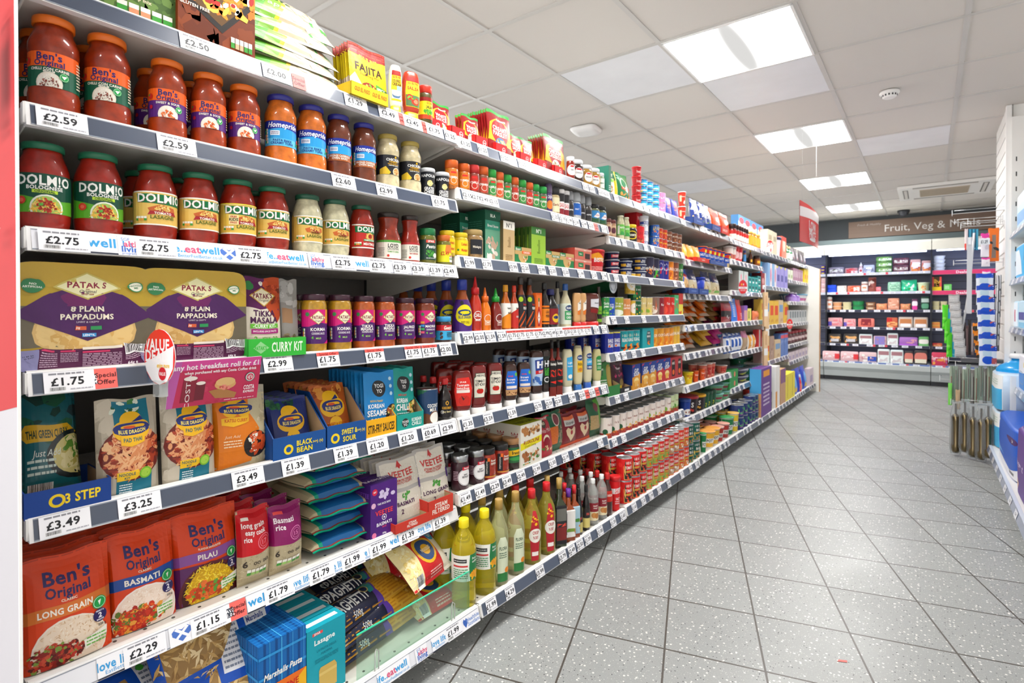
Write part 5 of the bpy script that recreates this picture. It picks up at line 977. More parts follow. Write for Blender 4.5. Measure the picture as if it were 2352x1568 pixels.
VE = 'e .5 .5 .5 .5 dc2024|r 0 .36 1 .52 f4f0f0|T .5 .44 .08 c8202a <.6 VALUE DEALS|r .3 .62 .42 .74 f0c020|r .52 .62 .62 .74 e8e0e0|L .2 .2 .8 .32 2 f0d0d0'
wobbler(366, FX + .028, .925, .052, 'red and white value deals tag beside the pink coffee card', VD, radians(16))
wobbler(388, FX + .02, 1.72, .075, 'white curled value deals tag in front of the orange nacho box', 'b f4f2f4|p 0 0 0 .3 .6 .0 d82a2c', radians(40), .2)
# ---------------------------------------------------------------- second bay
NUTS = nutri(.1, .1, .25, .1, 4)
def spice(key, look, short, lid, fill, lab, txt): K(key, 'spice', 'spice_jar', 'spice jar', look, short, 'c=%s l=%s' % (fill, lid), 'p .24 .1 .2 .6 .34 1 .66 1 .8 .6 .76 .1 .5 0 %s|r .36 .82 .64 .94 d82a2a|T .5 .56 .13 f4f0ec <.5 %s|o .5 .34 .2 .03 f0e0d0' % (lab, txt))
spice('sp_turm', 'large orange-lidded turmeric jar', 'orange-lidded turmeric', 'e0641c', 'c8700c', 'd8781c', 'TURMERIC')
spice('sp_chil', 'red-lidded chilli powder jar', 'chilli powder', 'd03030', '8a2c18', 'b82a20', 'CHILLI')
spice('sp_cinn', 'orange-lidded cinnamon jar', 'cinnamon', 'dc6020', '8a4a2c', 'b0402c', 'CINNAMON')
spice('sp_garl', 'green-lidded garlic jar', 'garlic jar', '2a9c3c', 'c8b088', '3c8a44', 'GARLIC')
spice('sp_ging', 'orange-lidded ginger jar', 'ginger jar', 'dc6020', 'c0a478', 'c8542c', 'GINGER')
spice('sp_basl', 'green-lidded basil jar', 'basil jar', '2a9c3c', '4a5c34', '3c8a44', 'BASIL')
spice('sp_nutm', 'orange-lidded nutmeg jar', 'nutmeg jar', 'dc6020', '8a5a3c', 'a83c2c', 'NUTMEG')
spice('sp_oreg', 'green-lidded oregano jar', 'oregano jar', '2a9c3c', '5c6a44', '3c8a44', 'OREGANO')
spice('sp_papr', 'orange-lidded paprika jar', 'paprika jar', 'dc6020', '8a3418', 'b8382c', 'PAPRIKA')
spice('sp_thym', 'green-lidded thyme jar', 'thyme jar', '22a044', '4c5838', '3c8a44', 'THYME')
K('gr_blends', 'grinder', 'spice_grinder', 'grinder', 'purple and orange spice grinder', 'spice grinder', 'c=a85c34 l=5a4a6a', 'b 4a3068|e .5 .3 .3 .2 d87a2c|T .5 .66 .14 f0e8f0 <.4 CAJUN', lab=(.05, .8))
K('sp_salt', 'spice', 'spice_jar', 'spice jar', 'black-lidded jar of garlic salt', 'garlic salt', 'c=c8b078 l=2c2c2e', 'b e6dcb4|T .5 .5 .16 8a3a2c <.4 Garlic')
K('saxa_s', 'tub', 'pepper_drum', 'pepper drum', 'small white-lidded pepper drum', 'pepper drums', 'c=e8e4e4 l=f0eeee', 'b 8a2430|r 0 .3 1 .62 f4f0f0|T .5 .46 .2 c02028 <.42 SAXA|r 0 .62 1 1 2c2a2c')
K('gr_salt', 'grinder', 'spice_grinder', 'grinder', 'clear salt grinder with blue label', 'blue salt grinder', 'c=c8ccd0 l=a8acb0', 'b 2060b8|T .5 .5 .12 f0f4f8 <.3 SALT', lab=(.18, .6))
K('gr_pep', 'grinder', 'spice_grinder', 'grinder', 'clear pepper grinder with dark label', 'pepper grinders', 'c=3c3430 l=8a8c90', 'b 2c2a2e|T .5 .5 .12 e8e8ea <.4 PEPPER', lab=(.12, .5))
K('capers', 'jarsmall', 'pickle_jar', 'jar', 'caper jar with blue and green label', 'caper jars', 'c=6a7048 l=1c1c1e', 'b 3c8ac8|p 0 0 0 .5 .5 .3 1 .5 1 0 2c5a3c|p .4 .45 .6 .85 .9 .6 .6 .35 f4eeee|T .62 .6 .1 b82a3c <.3 CAPERS')
row(1, 1, 'l', .016, '''
sp_turm|188 254 632,256 361 615|in=.0
sp_chil|363 433 648
sp_cinn|437 507 662
sp_garl|508 572 684
sp_ging|573 633 706
sp_basl|634 697 728
sp_nutm|697 755 748
sp_oreg|756 817 770
sp_papr|817 873 790
sp_thym|873 922 808,921 986 820|deep=1
gr_blends|960 1029 796
sp_salt|1030 1087 828
saxa_s|1088 1128 845,1127 1168 855|tiers=1
gr_salt|1198 1264 872
gr_pep|1166 1202 874,1262 1298 884,1297 1352 898
capers|1350 1415 968,1415 1470 984|deep=1''', merge=False)
K('colman', 'jarsmall', 'mustard_jar', 'jar', 'yellow mustard jar with yellow lid', 'mustard jars', 'c=d8b820 l=e8c81c', 'b f0d41c|T .6 .72 .2 c8281c <.34 Colman\'s|T .6 .3 .2 c8281c <.32 Mustard|c .3 .3 .08 4a8a34')
K('wholeg', 'jarsmall', 'mustard_jar', 'jar', 'wholegrain mustard jar with black label', 'wholegrain mustard', 'c=a07c48 l=b89c64 mc=grain', 'r .34 .05 .8 .95 22242a|T .57 .5 .14 e8e0d0 <.3 Wholegrain')
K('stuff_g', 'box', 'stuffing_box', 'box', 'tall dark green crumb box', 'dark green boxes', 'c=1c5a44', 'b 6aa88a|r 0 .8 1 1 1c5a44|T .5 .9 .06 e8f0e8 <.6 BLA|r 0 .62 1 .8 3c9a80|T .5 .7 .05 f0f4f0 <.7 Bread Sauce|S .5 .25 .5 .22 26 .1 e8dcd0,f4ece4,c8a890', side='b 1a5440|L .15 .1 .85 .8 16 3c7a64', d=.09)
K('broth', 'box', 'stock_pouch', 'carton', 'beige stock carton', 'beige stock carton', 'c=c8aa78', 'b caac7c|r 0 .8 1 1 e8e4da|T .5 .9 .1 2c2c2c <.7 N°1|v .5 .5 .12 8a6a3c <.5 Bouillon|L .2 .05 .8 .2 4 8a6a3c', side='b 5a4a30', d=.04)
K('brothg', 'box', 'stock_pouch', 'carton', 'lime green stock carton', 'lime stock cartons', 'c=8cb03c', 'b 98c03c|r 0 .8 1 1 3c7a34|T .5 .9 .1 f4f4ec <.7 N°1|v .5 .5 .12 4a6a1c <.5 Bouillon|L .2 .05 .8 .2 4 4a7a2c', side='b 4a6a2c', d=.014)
knorr = lambda c, txt: 'b 1f7a44|c .5 .55 .48 %s|p 0 .55 0 1 1 1 1 .55 c8a468|r 0 .78 .4 1 1f7a44|T .2 .87 .14 f4f0e0 <.3 Knorr|r .42 .62 1 .78 %s|T .7 .7 .1 f4f0e8 <.5 %s|S .62 .36 .2 .16 12 .08 e8d8c0,4c8a3c,d8702c' % ('c8a468', c, txt)
K('kn_chick', 'box', 'stock_cube_box', 'box', 'green and orange stock pot box', 'orange stock box', 'c=1f7a44', knorr('e8641c', 'CHICKEN'), d=.05, top='b c8a468')
K('kn_veg', 'box', 'stock_cube_box', 'box', 'green vegetable stock pot box', 'vegetable stock box', 'c=1f7a44', knorr('1f7a44', 'VEGETABLE'), d=.05, top='b c8a468')
K('kn_ham', 'box', 'stock_cube_box', 'box', 'green and pink stock pot box', 'pink stock box', 'c=1f7a44', knorr('d87a6a', 'HAM'), d=.05, top='b c8a468')
K('kn_beef', 'box', 'gravy_pot_box', 'box', 'pink beef gravy pot pack', 'gravy pot packs', 'c=b8483c', 'b cf6a58|r 0 .8 1 1 d89a8a|r .2 .3 .5 .7 1f7a44|T .35 .5 .12 f4f0e0 <.25 Knorr|r .6 .1 .9 .6 3c1c1c|T .6 .85 .1 f4f0e0 <.4 GRAVY', d=.06)
K('bisto', 'tub', 'gravy_drum', 'gravy drum', 'red gravy granule drum', 'red gravy drum', 'c=c41c22 l=c81c22', 'b cc1c24|p .3 .7 .3 .9 .5 1 .8 .7 .8 .5 f0a01c|T .58 .62 .2 f8f4f0 <.4 BISTO|L .3 .1 .8 .3 3 f0c0b8', lab=(.03, .86))
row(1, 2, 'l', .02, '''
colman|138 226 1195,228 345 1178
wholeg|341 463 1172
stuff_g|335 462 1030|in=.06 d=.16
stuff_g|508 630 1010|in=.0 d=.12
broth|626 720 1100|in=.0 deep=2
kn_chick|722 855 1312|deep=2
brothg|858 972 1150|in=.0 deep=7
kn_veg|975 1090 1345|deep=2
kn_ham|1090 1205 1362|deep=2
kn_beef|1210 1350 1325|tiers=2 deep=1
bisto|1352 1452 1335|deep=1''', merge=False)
# ---- fourth shelf of the second bay: bottled sauces
K('sweetch', 'pear', 'sauce_bottle', 'sauce bottle', 'tall sweet chilli bottle, purple label', 'sweet chilli bottle', 'c=9c4a1c l=2a3c9c', 'b 4a2478|c .5 .55 .3 e8d81c|c .4 .5 .22 e8d81c|c .62 .42 .24 e8d81c|e .5 .6 .26 .1 1c3c78|e .5 .6 .18 .05 e8d81c|T .5 .46 .09 1c3c78 <.46 BLUE DRAGON|T .5 .3 .07 8a6a1c <.3 SWEET CHILLI|c .38 .9 .07 1c1c2c', lab=(.02, .62))
K('chili_r', 'chilli', 'sauce_bottle', 'sauce bottle', 'red chilli sauce bottle, teal tip', 'red chilli sauce', 'c=c02c14 l=cc1c20', 'o .55 .6 .22 .03 f4ece4|T .55 .62 .16 f8f0ec <.4 CHILLI|T .55 .4 .1 f8f0ec <.3 SAUCE')
K('chili_o', 'chilli', 'sauce_bottle', 'sauce bottle', 'orange chilli sauce bottle, pointed cap', 'orange chilli sauce', 'c=e8780c l=ec6c14', 'o .6 .6 .24 .03 f8ece0|L .4 .2 .8 .5 5 f8e8d0')
K('sriracha', 'chilli', 'sauce_bottle', 'sauce bottle', 'dark red chilli bottle, green tip', 'green-tipped chilli', 'c=7c1810 l=1c9c34', 'o .65 .6 .26 .03 f4ece8|L .5 .15 .85 .5 5 e8c8c0')
K('peri_o', 'bottle', 'sauce_bottle', 'sauce bottle', 'amber hot sauce, yellow cap', 'amber hot sauce', 'c=b85c10 l=dc961c', 'b f0ece4|p 0 0 0 .35 1 .75 1 0 e88a1c|T .66 .8 .08 2c2c2c <.3 Nando\'s|T .7 .6 .07 2c2c2c <.3 PERi-PERi', lab=(.06, .6))
K('peri_r', 'bottle', 'sauce_bottle', 'sauce bottle', 'red hot sauce, red cap', 'red hot sauce', 'c=a8380c l=c83018', 'b f0ece4|p 0 0 0 .55 1 .9 1 0 c02c24|T .66 .8 .08 2c2c2c <.3 Nando\'s|T .7 .45 .07 f2ece8 <.3 PERi-PERi', lab=(.06, .6))
K('peri_d', 'bottle', 'sauce_bottle', 'sauce bottle', 'tall brown marinade bottle, black label', 'brown marinades', 'c=7a3414 l=2a2422', 'b 26242a|c .4 .86 .08 a8c820|T .7 .7 .07 c8342c <.3 Nando\'s|T .7 .58 .08 f2ece8 <.3 PERi-PERi|p .1 .05 .6 .5 .64 .48 .2 .02 c8541c|p .3 .0 .8 .4 .84 .38 .4 .0 c8541c', lab=(.06, .66))
K('tabasco', 'box', 'sauce_box', 'box', 'orange box of hot pepper sauce', 'orange sauce box', 'c=d85a14', 'b dc5c14|r .14 .04 .86 .94 e8722a|r .42 .76 .58 .86 1c7a3c|r .44 .6 .56 .76 c8c4bc|p .3 .08 .26 .5 .44 .62 .56 .62 .74 .5 .7 .08 b8281c|p .5 .14 .3 .32 .5 .5 .7 .32 f0ece4|T .5 .32 .04 b8281c <.3 TABASCO', d=.03)
K('worc', 'bottle', 'sauce_bottle', 'sauce bottle', 'black worcester sauce, orange label', 'worcester sauce', 'c=1e1612 l=1c1c1e', 'b e87a14|r .1 .1 .9 .9 e8861c|r .1 .84 .9 .9 1c1c1c|r .1 .1 .9 .16 1c1c1c|T .6 .66 .14 1c1c1c <.36 LEA &|T .6 .44 .14 1c1c1c <.36 PERRINS')
K('darksoy', 'bottle', 'sauce_bottle', 'sauce bottle', 'dark bottle with red and yellow label', 'dark sauce bottle', 'c=181418 l=2a2c6c', 'b 8a1c24|c .6 .4 .28 e8b81c|e .6 .45 .14 .1 1c2c6c')
K('caesar_b', 'bottle', 'sauce_bottle', 'sauce bottle', 'light blue labelled dressing bottle', 'blue dressing', 'c=b8b09c l=1c1c20', 'b 8ab8d8|T .5 .5 .12 2c4a7c <.3 LIGHT')
K('caesar', 'bottle', 'sauce_bottle', 'sauce bottle', 'caesar dressing bottle, blue top', 'caesar dressing', 'c=cfc6a4 l=2c5aa0', 'b d8e0d0|e .6 .78 .26 .14 1c3c6c|T .6 .78 .1 f0f0f0 <.4 HELLMANN\'S|r .3 .2 .9 .64 3c9a5c|T .6 .5 .12 f4f4f0 <.4 REAL|T .6 .32 .1 f4f4f0 <.4 CAESAR', lab=(.08, .55))
K('garlicm', 'hsqz', 'squeezy_bottle', 'squeezy bottle', 'pale orange garlic mayo, red cap', 'garlic mayo bottles', 'c=d8a46c k=cc1c1c', 'p .5 .2 .5 .7 .9 .95 .9 .4 f0e8dc|T .7 .7 .08 2c2c2c <.3 Nando\'s|p .5 .1 .5 .3 .9 .42 .9 .1 e07a2c')
K('bbq_n', 'hsqz', 'squeezy_bottle', 'squeezy bottle', 'dark red sauce bottle, red cap', 'dark red squeezy bottle', 'c=5c2014 k=cc1c1c', 'p .5 .5 .5 .9 .9 .95 .9 .4 d8d8e0|T .7 .7 .08 2c2c2c <.3 Nando\'s|p .5 .2 .5 .4 .9 .35 .9 .1 8a1c1c')
K('greenb', 'bottle', 'sauce_bottle', 'sauce bottle', 'brown bottle with lime green label', 'lime label bottle', 'c=4a2c18 l=3c2c24', 'b 7ab82c|r 0 .2 1 .5 1c1c1c|T .5 .7 .1 1c1c1c <.3 Encona')
row(1, 3, 'm', .016, '''
sweetch|188 412 500|deep=4
chili_r|372 522 466
chili_o|488 626 588
sriracha|605 750 596
peri_o|726 850 560
peri_r|834 935 566
peri_d|898 1022 470,988 1122 476
tabasco|1128 1200 650
worc|1166 1282 535
darksoy|1278 1384 608
caesar_b|1330 1418 520|in=.04
caesar|1394 1528 548
garlicm|1504 1628 640,1616 1686 650
bbq_n|1686 1810 648
greenb|1800 1872 580''', merge=False)
# ---- fifth shelf: ketchup and mayonnaise
K('ket_spar', 'sqz', 'squeezy_bottle', 'ketchup bottle', 'ketchup bottle with bright red label', 'red label ketchup', 'c=7c1610 k=e6e4e2', 'p .3 .02 .22 .5 .3 .95 .7 .98 .82 .6 .76 .02 e02c22|T .5 .82 .05 f8e8e0 <.3 SPAR|T .5 .72 .08 f8ece8 <.4 Tomato|T .5 .62 .08 f8ece8 <.4 ketchup|r .32 .46 .7 .56 f0e4dc|c .54 .2 .17 c8281c|p .5 .2 .46 .38 .52 .26 .6 .38 3c1c10')
hz = '|p .26 .06 .3 .78 .38 .84 .38 .95 .7 .95 .7 .84 .78 .78 .74 .06 2c4a34|p .29 .08 .33 .76 .41 .82 .41 .93 .67 .93 .67 .82 .75 .76 .71 .08 ece8d8|T .54 .86 .07 1c1c1c <.22 HEINZ|T .53 .66 .09 1c1c1c <.32 TOMATO|T .53 .54 .09 1c1c1c <.32 KETCHUP|c .52 .3 .09 c82018|p .5 .36 .45 .42 .52 .38 .6 .42 3c8a34'
K('ket_hz', 'hsqz', 'squeezy_bottle', 'ketchup bottle', 'ketchup bottle with keystone label', 'keystone ketchup bottles', 'c=741210 k=e6e4e2', hz[1:])
K('brown', 'sqz', 'squeezy_bottle', 'brown sauce bottle', 'brown sauce bottle with blue label', 'brown sauce bottles', 'c=3c2018 k=e6e4e2', 'p .26 .04 .22 .6 .32 .95 .74 .95 .82 .6 .76 .04 1f6ad0|c .7 .82 .07 6ab83c|T .45 .76 .05 e83a3a <.22 SPAR|T .46 .64 .08 f4f4f8 <.32 Brown|T .44 .54 .08 f4f4f8 <.3 sauce|r .28 .3 .72 .4 f0e4dc|p .24 .04 .22 .26 .8 .26 .76 .04 c89a68|S .5 .12 .22 .07 26 .04 6a3420,d8a878')
K('hp', 'hsqz', 'squeezy_bottle', 'brown sauce bottle', 'HP brown sauce bottle, blue label', 'blue HP bottle', 'c=3a1c14 k=e6e4e2', 'b b8d0ec|p .42 .52 .4 .9 .9 .96 .92 .56 1c3c8c|T .66 .74 .24 f4f4f8 <.36 HP|p .42 .4 .42 .52 .92 .58 .92 .46 cc2028|T .66 .49 .07 f4f4f8 <.3 SAUCE|S .6 .2 .3 .14 12 .08 3c6ab8')
K('hpg', 'hsqz', 'squeezy_bottle', 'brown sauce bottle', 'HP barbecue bottle, dark green label', 'green HP bottle', 'c=2c1a14 k=e6e4e2', 'b 1c2420|T .6 .74 .22 f4f4f8 <.36 HP|T .6 .52 .12 4cb83c <.4 CLASSIC|T .6 .38 .14 4cb83c <.36 BBQ|o .6 .16 .1 .03 e8e8e8')
K('bajan', 'square', 'sauce_bottle', 'sauce bottle', 'tall square red pepper sauce bottle', 'square pepper sauces', 'c=7a1c10 l=1c1a1c', 'b 1c181a|T .55 .88 .1 f0ece4 <.3 Bajan|T .55 .6 .1 d83a1c <.3 SWEET|T .55 .46 .14 d8281c <.3 SAUCE|p .4 .2 .6 .1 .7 .25 d8281c', lab=(.18, .64))
K('lmayo', 'sqz', 'squeezy_bottle', 'mayonnaise bottle', 'mayonnaise with sky blue label', 'sky blue mayonnaise', 'c=d2ccac k=e6e4e2', 'p .4 .08 .38 .9 .78 .95 .8 .08 3aa8dc|T .58 .72 .07 f4f8fa <.26 Light|T .58 .6 .05 f4f8fa <.3 mayonnaise|e .58 .22 .12 .08 f4f0e4')
K('rmayo', 'sqz', 'squeezy_bottle', 'mayonnaise bottle', 'real mayonnaise with yellow label', 'yellow label mayonnaise', 'c=d8ccA0 k=2c6ab0'.replace('A', 'a'), 'e .6 .84 .22 .1 1c3c7c|T .6 .84 .06 f4f4f4 <.32 HELLMANN\'S|p .4 .3 .4 .72 .82 .72 .8 .3 e8b81c|T .6 .6 .09 3c2c10 <.3 REAL|c .58 .4 .07 c8782c')
K('hlight', 'sqz', 'squeezy_bottle', 'mayonnaise bottle', 'light mayonnaise with blue label', 'light mayonnaise', 'c=d8d0b0 k=2c5ab0', 'e .6 .84 .22 .1 1c3c7c|T .6 .84 .06 f4f4f4 <.32 HELLMANN\'S|r .4 .5 .82 .74 3aa4dc|r .4 .34 .82 .5 1c3c7c|T .6 .62 .08 f4f8fa <.3 LIGHT|T .6 .42 .08 f4f8fa <.3 100%')
K('salad', 'sqz', 'squeezy_bottle', 'salad cream bottle', 'salad cream with green label', 'salad cream', 'c=c8c088 k=e6e4e2', 'p .42 .3 .38 .84 .5 .92 .72 .92 .82 .84 .78 .3 2c8a44|T .6 .72 .08 f4f4ec <.3 SALAD|T .6 .58 .08 f4f4ec <.3 CREAM|L .46 .36 .74 .48 2 c8e0c8')
row(1, 4, 'n', .014, '''
ket_spar|138 372 312|deep=1
ket_hz|340 518 262,512 690 232|deep=3 step=.062
brown|684 856 252,832 1000 226|deep=1
hp|978 1124 108|deep=3 step=.06
hpg|1118 1196 100|deep=1
bajan|1190 1272 0,1262 1338 0
lmayo|1316 1446 92
rmayo|1440 1550 76
hlight|1542 1650 58|deep=1
salad|1642 1750 92|deep=1''', merge=False)
# ---- sixth shelf
K('beet', 'jarsmall', 'pickle_jar', 'jar', 'beetroot jar with white round label', 'beetroot jars', 'c=3a1020 l=b8bcc0 ml=metal', 'c .6 .46 .44 f0eef0|o .6 .46 .42 .02 8a8a90|p .46 .82 .46 1 .86 1 .86 .86 c8283c|T .66 .93 .08 f8f0f0 <.26 Baxters|T .6 .6 .07 2c1c2c <.16 BABY|T .6 .48 .09 2c1c2c <.3 BEETROOT|L .1 .3 .3 .8 6 c8a8b8')
K('pepd', 'jarsmall', 'pepper_jar', 'jar', 'red pepper jar with black label', 'red pepper jars', 'c=a82c14 l=1c1c1e', 'r .3 .1 .5 .95 1c1c20|v .4 .5 .08 f0ece4 <.6 PEPPADEW|r .42 .78 .52 .95 e86a1c|T .68 .8 .1 f4ece0 <.26 Sweet|T .68 .65 .1 f4ece0 <.26 PEPPERS|r .3 .02 .9 .06 e8a83c', lab=(.1, .75))
K('brans', 'jarsmall', 'pickle_jar', 'jar', 'pickle jar with yellow and green label', 'pickle jars', 'c=2c1a12 l=b08054', 'b 2c6a3c|p 0 .4 0 .76 1 .9 1 .54 f0c01c|T .6 .66 .2 1c1c1c <.4 Branston|e .6 .26 .3 .12 3ca04c', lab=(.25, .72))
K('rusk', 'box', 'breadcrumb_box', 'box', 'white and yellow breadcrumb box', 'breadcrumb boxes', 'c=e2dcc8', 'b ece8dc|p 0 .42 0 .58 1 .66 1 .5 e8dc1c|I .5 .58 .08 9c1c20 <.9 RUSKOLINE|i .45 .49 .05 2c2c2c <.6 Crumb Coating|S .5 .84 .36 .1 36 .07 b87c44,c89058,8a5a30,e0b888|S .5 .26 .34 .13 36 .07 a8683c,c8884c,4c7a34,e8dcc8' + nutri(.1, .08, .35, .05, 4), top='b b4b81c|T .5 .5 .4 4a4a10 <.8 RUSKOLINE', side='b d8d2c4|v .6 .5 .2 9c1c20 <.8 RUSKOLINE|v .3 .5 .14 2c2c2c <.6 Crumb', d=.07)
K('mash', 'pouch', 'mash_pouch', 'pouch', 'red instant potato pouch', 'red potato pouch', 'c=a81c2c', 'b b02030|c .5 .84 .12 3c2c1c|T .5 .84 .06 e8dcc0 <.3 1855|T .5 .94 .07 f0e8dc <.8 MAHORAN|i .5 .66 .1 f0d8d0 <.8 White Mash|c .5 .42 .14 f0e4c8|c .5 .36 .14 8a1424|S .5 .2 .3 .08 12 .05 e8d0a0,5c7a34', t=.04, lean=.12)
K('lentil', 'bag', 'lentil_bag', 'bag', 'clear bag of orange lentils', 'orange lentils', 'c=c8602c', 'b 1c5c3c|p 0 .2 0 .6 .6 .66 .55 .2 d8702c|G .28 .4 .26 .2 120 .02 e88a44,c05a20|S .8 .4 .2 .24 40 .05 7a6a54,a8987c|o .55 .8 .16 .03 d8c8b8|c .55 .8 .13 7a2430', t=.05, lean=.08)
K('soupmix', 'bag', 'lentil_bag', 'bag', 'dark red soup mix bag, heart window', 'heart window bags', 'c=741c24', 'b 7c1c28|r .2 .62 .8 .8 c8c4c0|T .5 .7 .07 3c3c3c <.5 SOUP MIX|r .2 .8 .8 .9 e0642c|p .5 .14 .26 .36 .22 .5 .32 .58 .5 .5 .68 .58 .78 .5 .74 .36 e0c8a4|c .5 .42 .07 a83038|p 0 0 0 .1 1 .1 1 0 e0501c', t=.05, lean=.1)
K('barley', 'bag', 'lentil_bag', 'bag', 'green-topped clear bag of barley', 'barley bag', 'c=2c5a3c', 'b 285a3c|r .1 .2 .8 .58 b89c6c|G .45 .4 .34 .18 120 .02 d8c090,a08454|p .7 .3 .5 1 1 1 1 .3 5ca83c|c .5 .8 .12 7a3440', t=.05, lean=.06)
row(1, 5, 'n', .018, '''
beet|172 352 1205,326 524 1160|deep=2
pepd|524 636 1148,632 782 1082|deep=2
brans|702 904 1028|deep=2
rusk|890 1115 880|d=.06 deep=3 in=.0
mash|1112 1280 830|in=.01
lentil|1200 1400 770|in=.02
soupmix|1360 1550 760,1520 1680 770|in=.02 deep=1
barley|1660 1790 640|in=.02''', merge=False)
# ---- base shelf: oils and vinegars
K('sunoil', 'oilfat', 'oil_bottle', 'oil bottle', 'sunflower oil bottle with yellow cap', 'sunflower oil bottles', 'c=f0dc38 l=f0dc14', 'b ecebe4|p .55 0 .52 .5 .55 1 1 1 1 0 1f7a44|T .7 .84 .08 f4f4ec <.2 Pure|T .74 .72 .08 f4f4ec <.24 sunflower|S .72 .2 .2 .14 26 .09 f0b41c,e89a14|r .06 .72 .45 .86 2c2c2c|L .08 .76 .43 .82 1 e8e8e8|r .06 .56 .48 .62 c83030|L .06 .1 .48 .5 5 3c8a54', lab=(.32, .62))
K('flora', 'oiltall', 'oil_bottle', 'oil bottle', 'flora sunflower oil, gold cap'.replace('flora ', 'tall pale '), 'gold-capped oils', 'c=e4e4b0 l=b8944c', 'p .3 .0 .3 .8 .4 .96 .6 .96 .72 .8 .72 0 d8e0c4|T .52 .72 .07 2c4a34 <.3 FLORA|L .36 .5 .66 .64 3 4a6a54|p .3 0 .3 .18 .72 .2 .72 0 2c7a3c|c .66 .24 .06 e8861c', lab=(.06, .6))
K('crisp', 'oiltall', 'oil_bottle', 'oil bottle', 'oil bottle with red oval label', 'red label oils', 'c=d4c450 l=d82028', 'p .36 .0 .3 .5 .42 .98 .58 .98 .7 .5 .64 0 b4202c|c .52 .5 .14 f0ece4|T .52 .56 .06 b4202c <.24 CRISP|T .52 .46 .06 b4202c <.2 \'N DRY|S .5 .82 .08 .1 8 .03 f0b81c|r .38 .1 .62 .18 f0e8e4', lab=(.06, .74))
K('olive', 'square', 'oil_bottle', 'oil bottle', 'dark green olive oil, gold cap', 'olive oil bottle', 'c=26301a l=b0904c', 'b 1c1c20|r .3 .08 .74 .95 2a282c|r .34 .6 .7 .92 6a6a64|T .52 .5 .08 e04a3c <.24 SPAR|r .34 .1 .7 .44 7a2424', lab=(.06, .62))
K('vinp', 'square', 'vinegar_bottle', 'vinegar bottle', 'amber vinegar with purple cap', 'purple-capped vinegar', 'c=8a3c10 l=6a2c9c', 'b ece8e4|r .3 .1 .42 .9 2c2c34|S .7 .25 .2 .14 14 .07 c8702c,7a9a3c', lab=(.1, .62))
K('vinr', 'square', 'vinegar_bottle', 'vinegar bottle', 'amber vinegar with red cap', 'red-capped vinegar', 'c=8a3c10 l=cc2028', 'b a8c8d8|S .55 .3 .3 .2 18 .08 e8902c,c8302c,4c8a3c', lab=(.1, .62))
K('bals', 'bottle', 'vinegar_bottle', 'vinegar bottle', 'black balsamic vinegar bottle', 'balsamic bottles', 'c=14100f l=1c1a1a', 'b d8c878|r 0 .5 1 1 2c282a|T .5 .72 .12 e05a4c <.3 SPAR', lab=(.08, .5))
K('clearv', 'oilfat', 'vinegar_bottle', 'vinegar bottle', 'clear vinegar bottle with white cap', 'clear vinegars', 'c=e4e6e2 l=f2f2f0', 'b 8a2430|T .5 .84 .08 f0e0d8 <.3 Distilled|T .5 .72 .08 f0e0d8 <.3 vinegar|r 0 0 1 .5 e8dcb8|c .4 .3 .16 c8884c|c .6 .26 .16 b8783c', lab=(.12, .5))
K('sarson', 'bottle', 'vinegar_bottle', 'vinegar bottle', 'red-capped dark malt vinegar', 'malt vinegars', 'c=3c1a10 l=cc2424', 'b c8281c|T .5 .6 .2 f4ece0 <.4 SARSON\'S', lab=(.35, .6))
K('saxa', 'tub', 'salt_drum', 'salt drum', 'large red salt drum', 'red salt drum', 'c=d01c20 l=d41e22', 'b d41e22|p 0 .56 0 .74 1 .8 1 .62 f2eeee|I .5 .68 .15 d41e22 <.44 SAXA|T .5 .4 .08 f4ecec <.3 SALT|L .3 .2 .7 .34 2 f0c8c8', lab=(.03, .86))
row(1, 6, 'o', .02, '''
sunoil|155 345 640,298 522 705|deep=1
flora|472 625 542,592 768 486|deep=1
crisp|738 908 462,876 1032 402|deep=2
olive|1008 1115 368|deep=1
vinp|1092 1190 460
vinr|1150 1232 428|deep=1
bals|1205 1264 455,1252 1328 428|deep=1
clearv|1305 1400 372,1378 1474 336|deep=3
sarson|1432 1520 322|deep=2
saxa|1496 1588 345''', merge=False)
# ---- top shelf of the second bay
sw = lambda c, t1, t2, f: 'b 8a1c1c|r 0 .92 1 1 3c9a44|p 0 .3 .1 .7 .4 .85 .7 .8 1 .6 1 .2 f0b02c|c .5 .52 .3 a81c20|T .6 .82 .06 f4e8dc <.4 Schwartz|T .5 .6 .1 f8f0e8 <.6 %s|T .5 .48 .1 f8f0e8 <.6 %s|c .5 .2 .2 %s|S .5 .2 .15 .16 22 .05 %s' % (t1, t2, c, f)
K('s_pars', 'pouch', 'sauce_mix_sachet', 'sachet', 'creamy parsley sauce sachet', 'parsley sachets', 'c=8a1c1c k=c82020', sw('4c7aa8', 'CREAMY', 'PARSLEY', 'f4f0e8,5c8a3c,e8c058'), t=.01, lean=.1)
K('s_cass', 'pouch', 'sauce_mix_sachet', 'sachet', 'chicken casserole seasoning sachet', 'casserole sachets', 'c=8a1c1c k=d88a1c', sw('e8e0d8', 'CHICKEN', 'CASSEROLE', 'd8701c,4c9a34,8a4c20'), t=.01, lean=.1)
K('s_mix', 'pouch', 'sauce_mix_sachet', 'sachet', 'red and white recipe mix sachet', 'recipe mix sachets', 'c=b82020 k=d8a01c', sw('f0ece4', 'WHITE', 'SAUCE', 'e8e0c8,3c9a34'), t=.01, lean=.1)
K('s_tray', 'tray', 'display_carton', 'carton', 'red display carton of recipe sachets', 'red cartons', 'c=cc1c20 i=c8a47c', 'b d42024|o .7 .5 .24 .05 f0d8d8|T .7 .5 .16 f0d8d8 <.2 Schwartz', d=.12, f=.8)
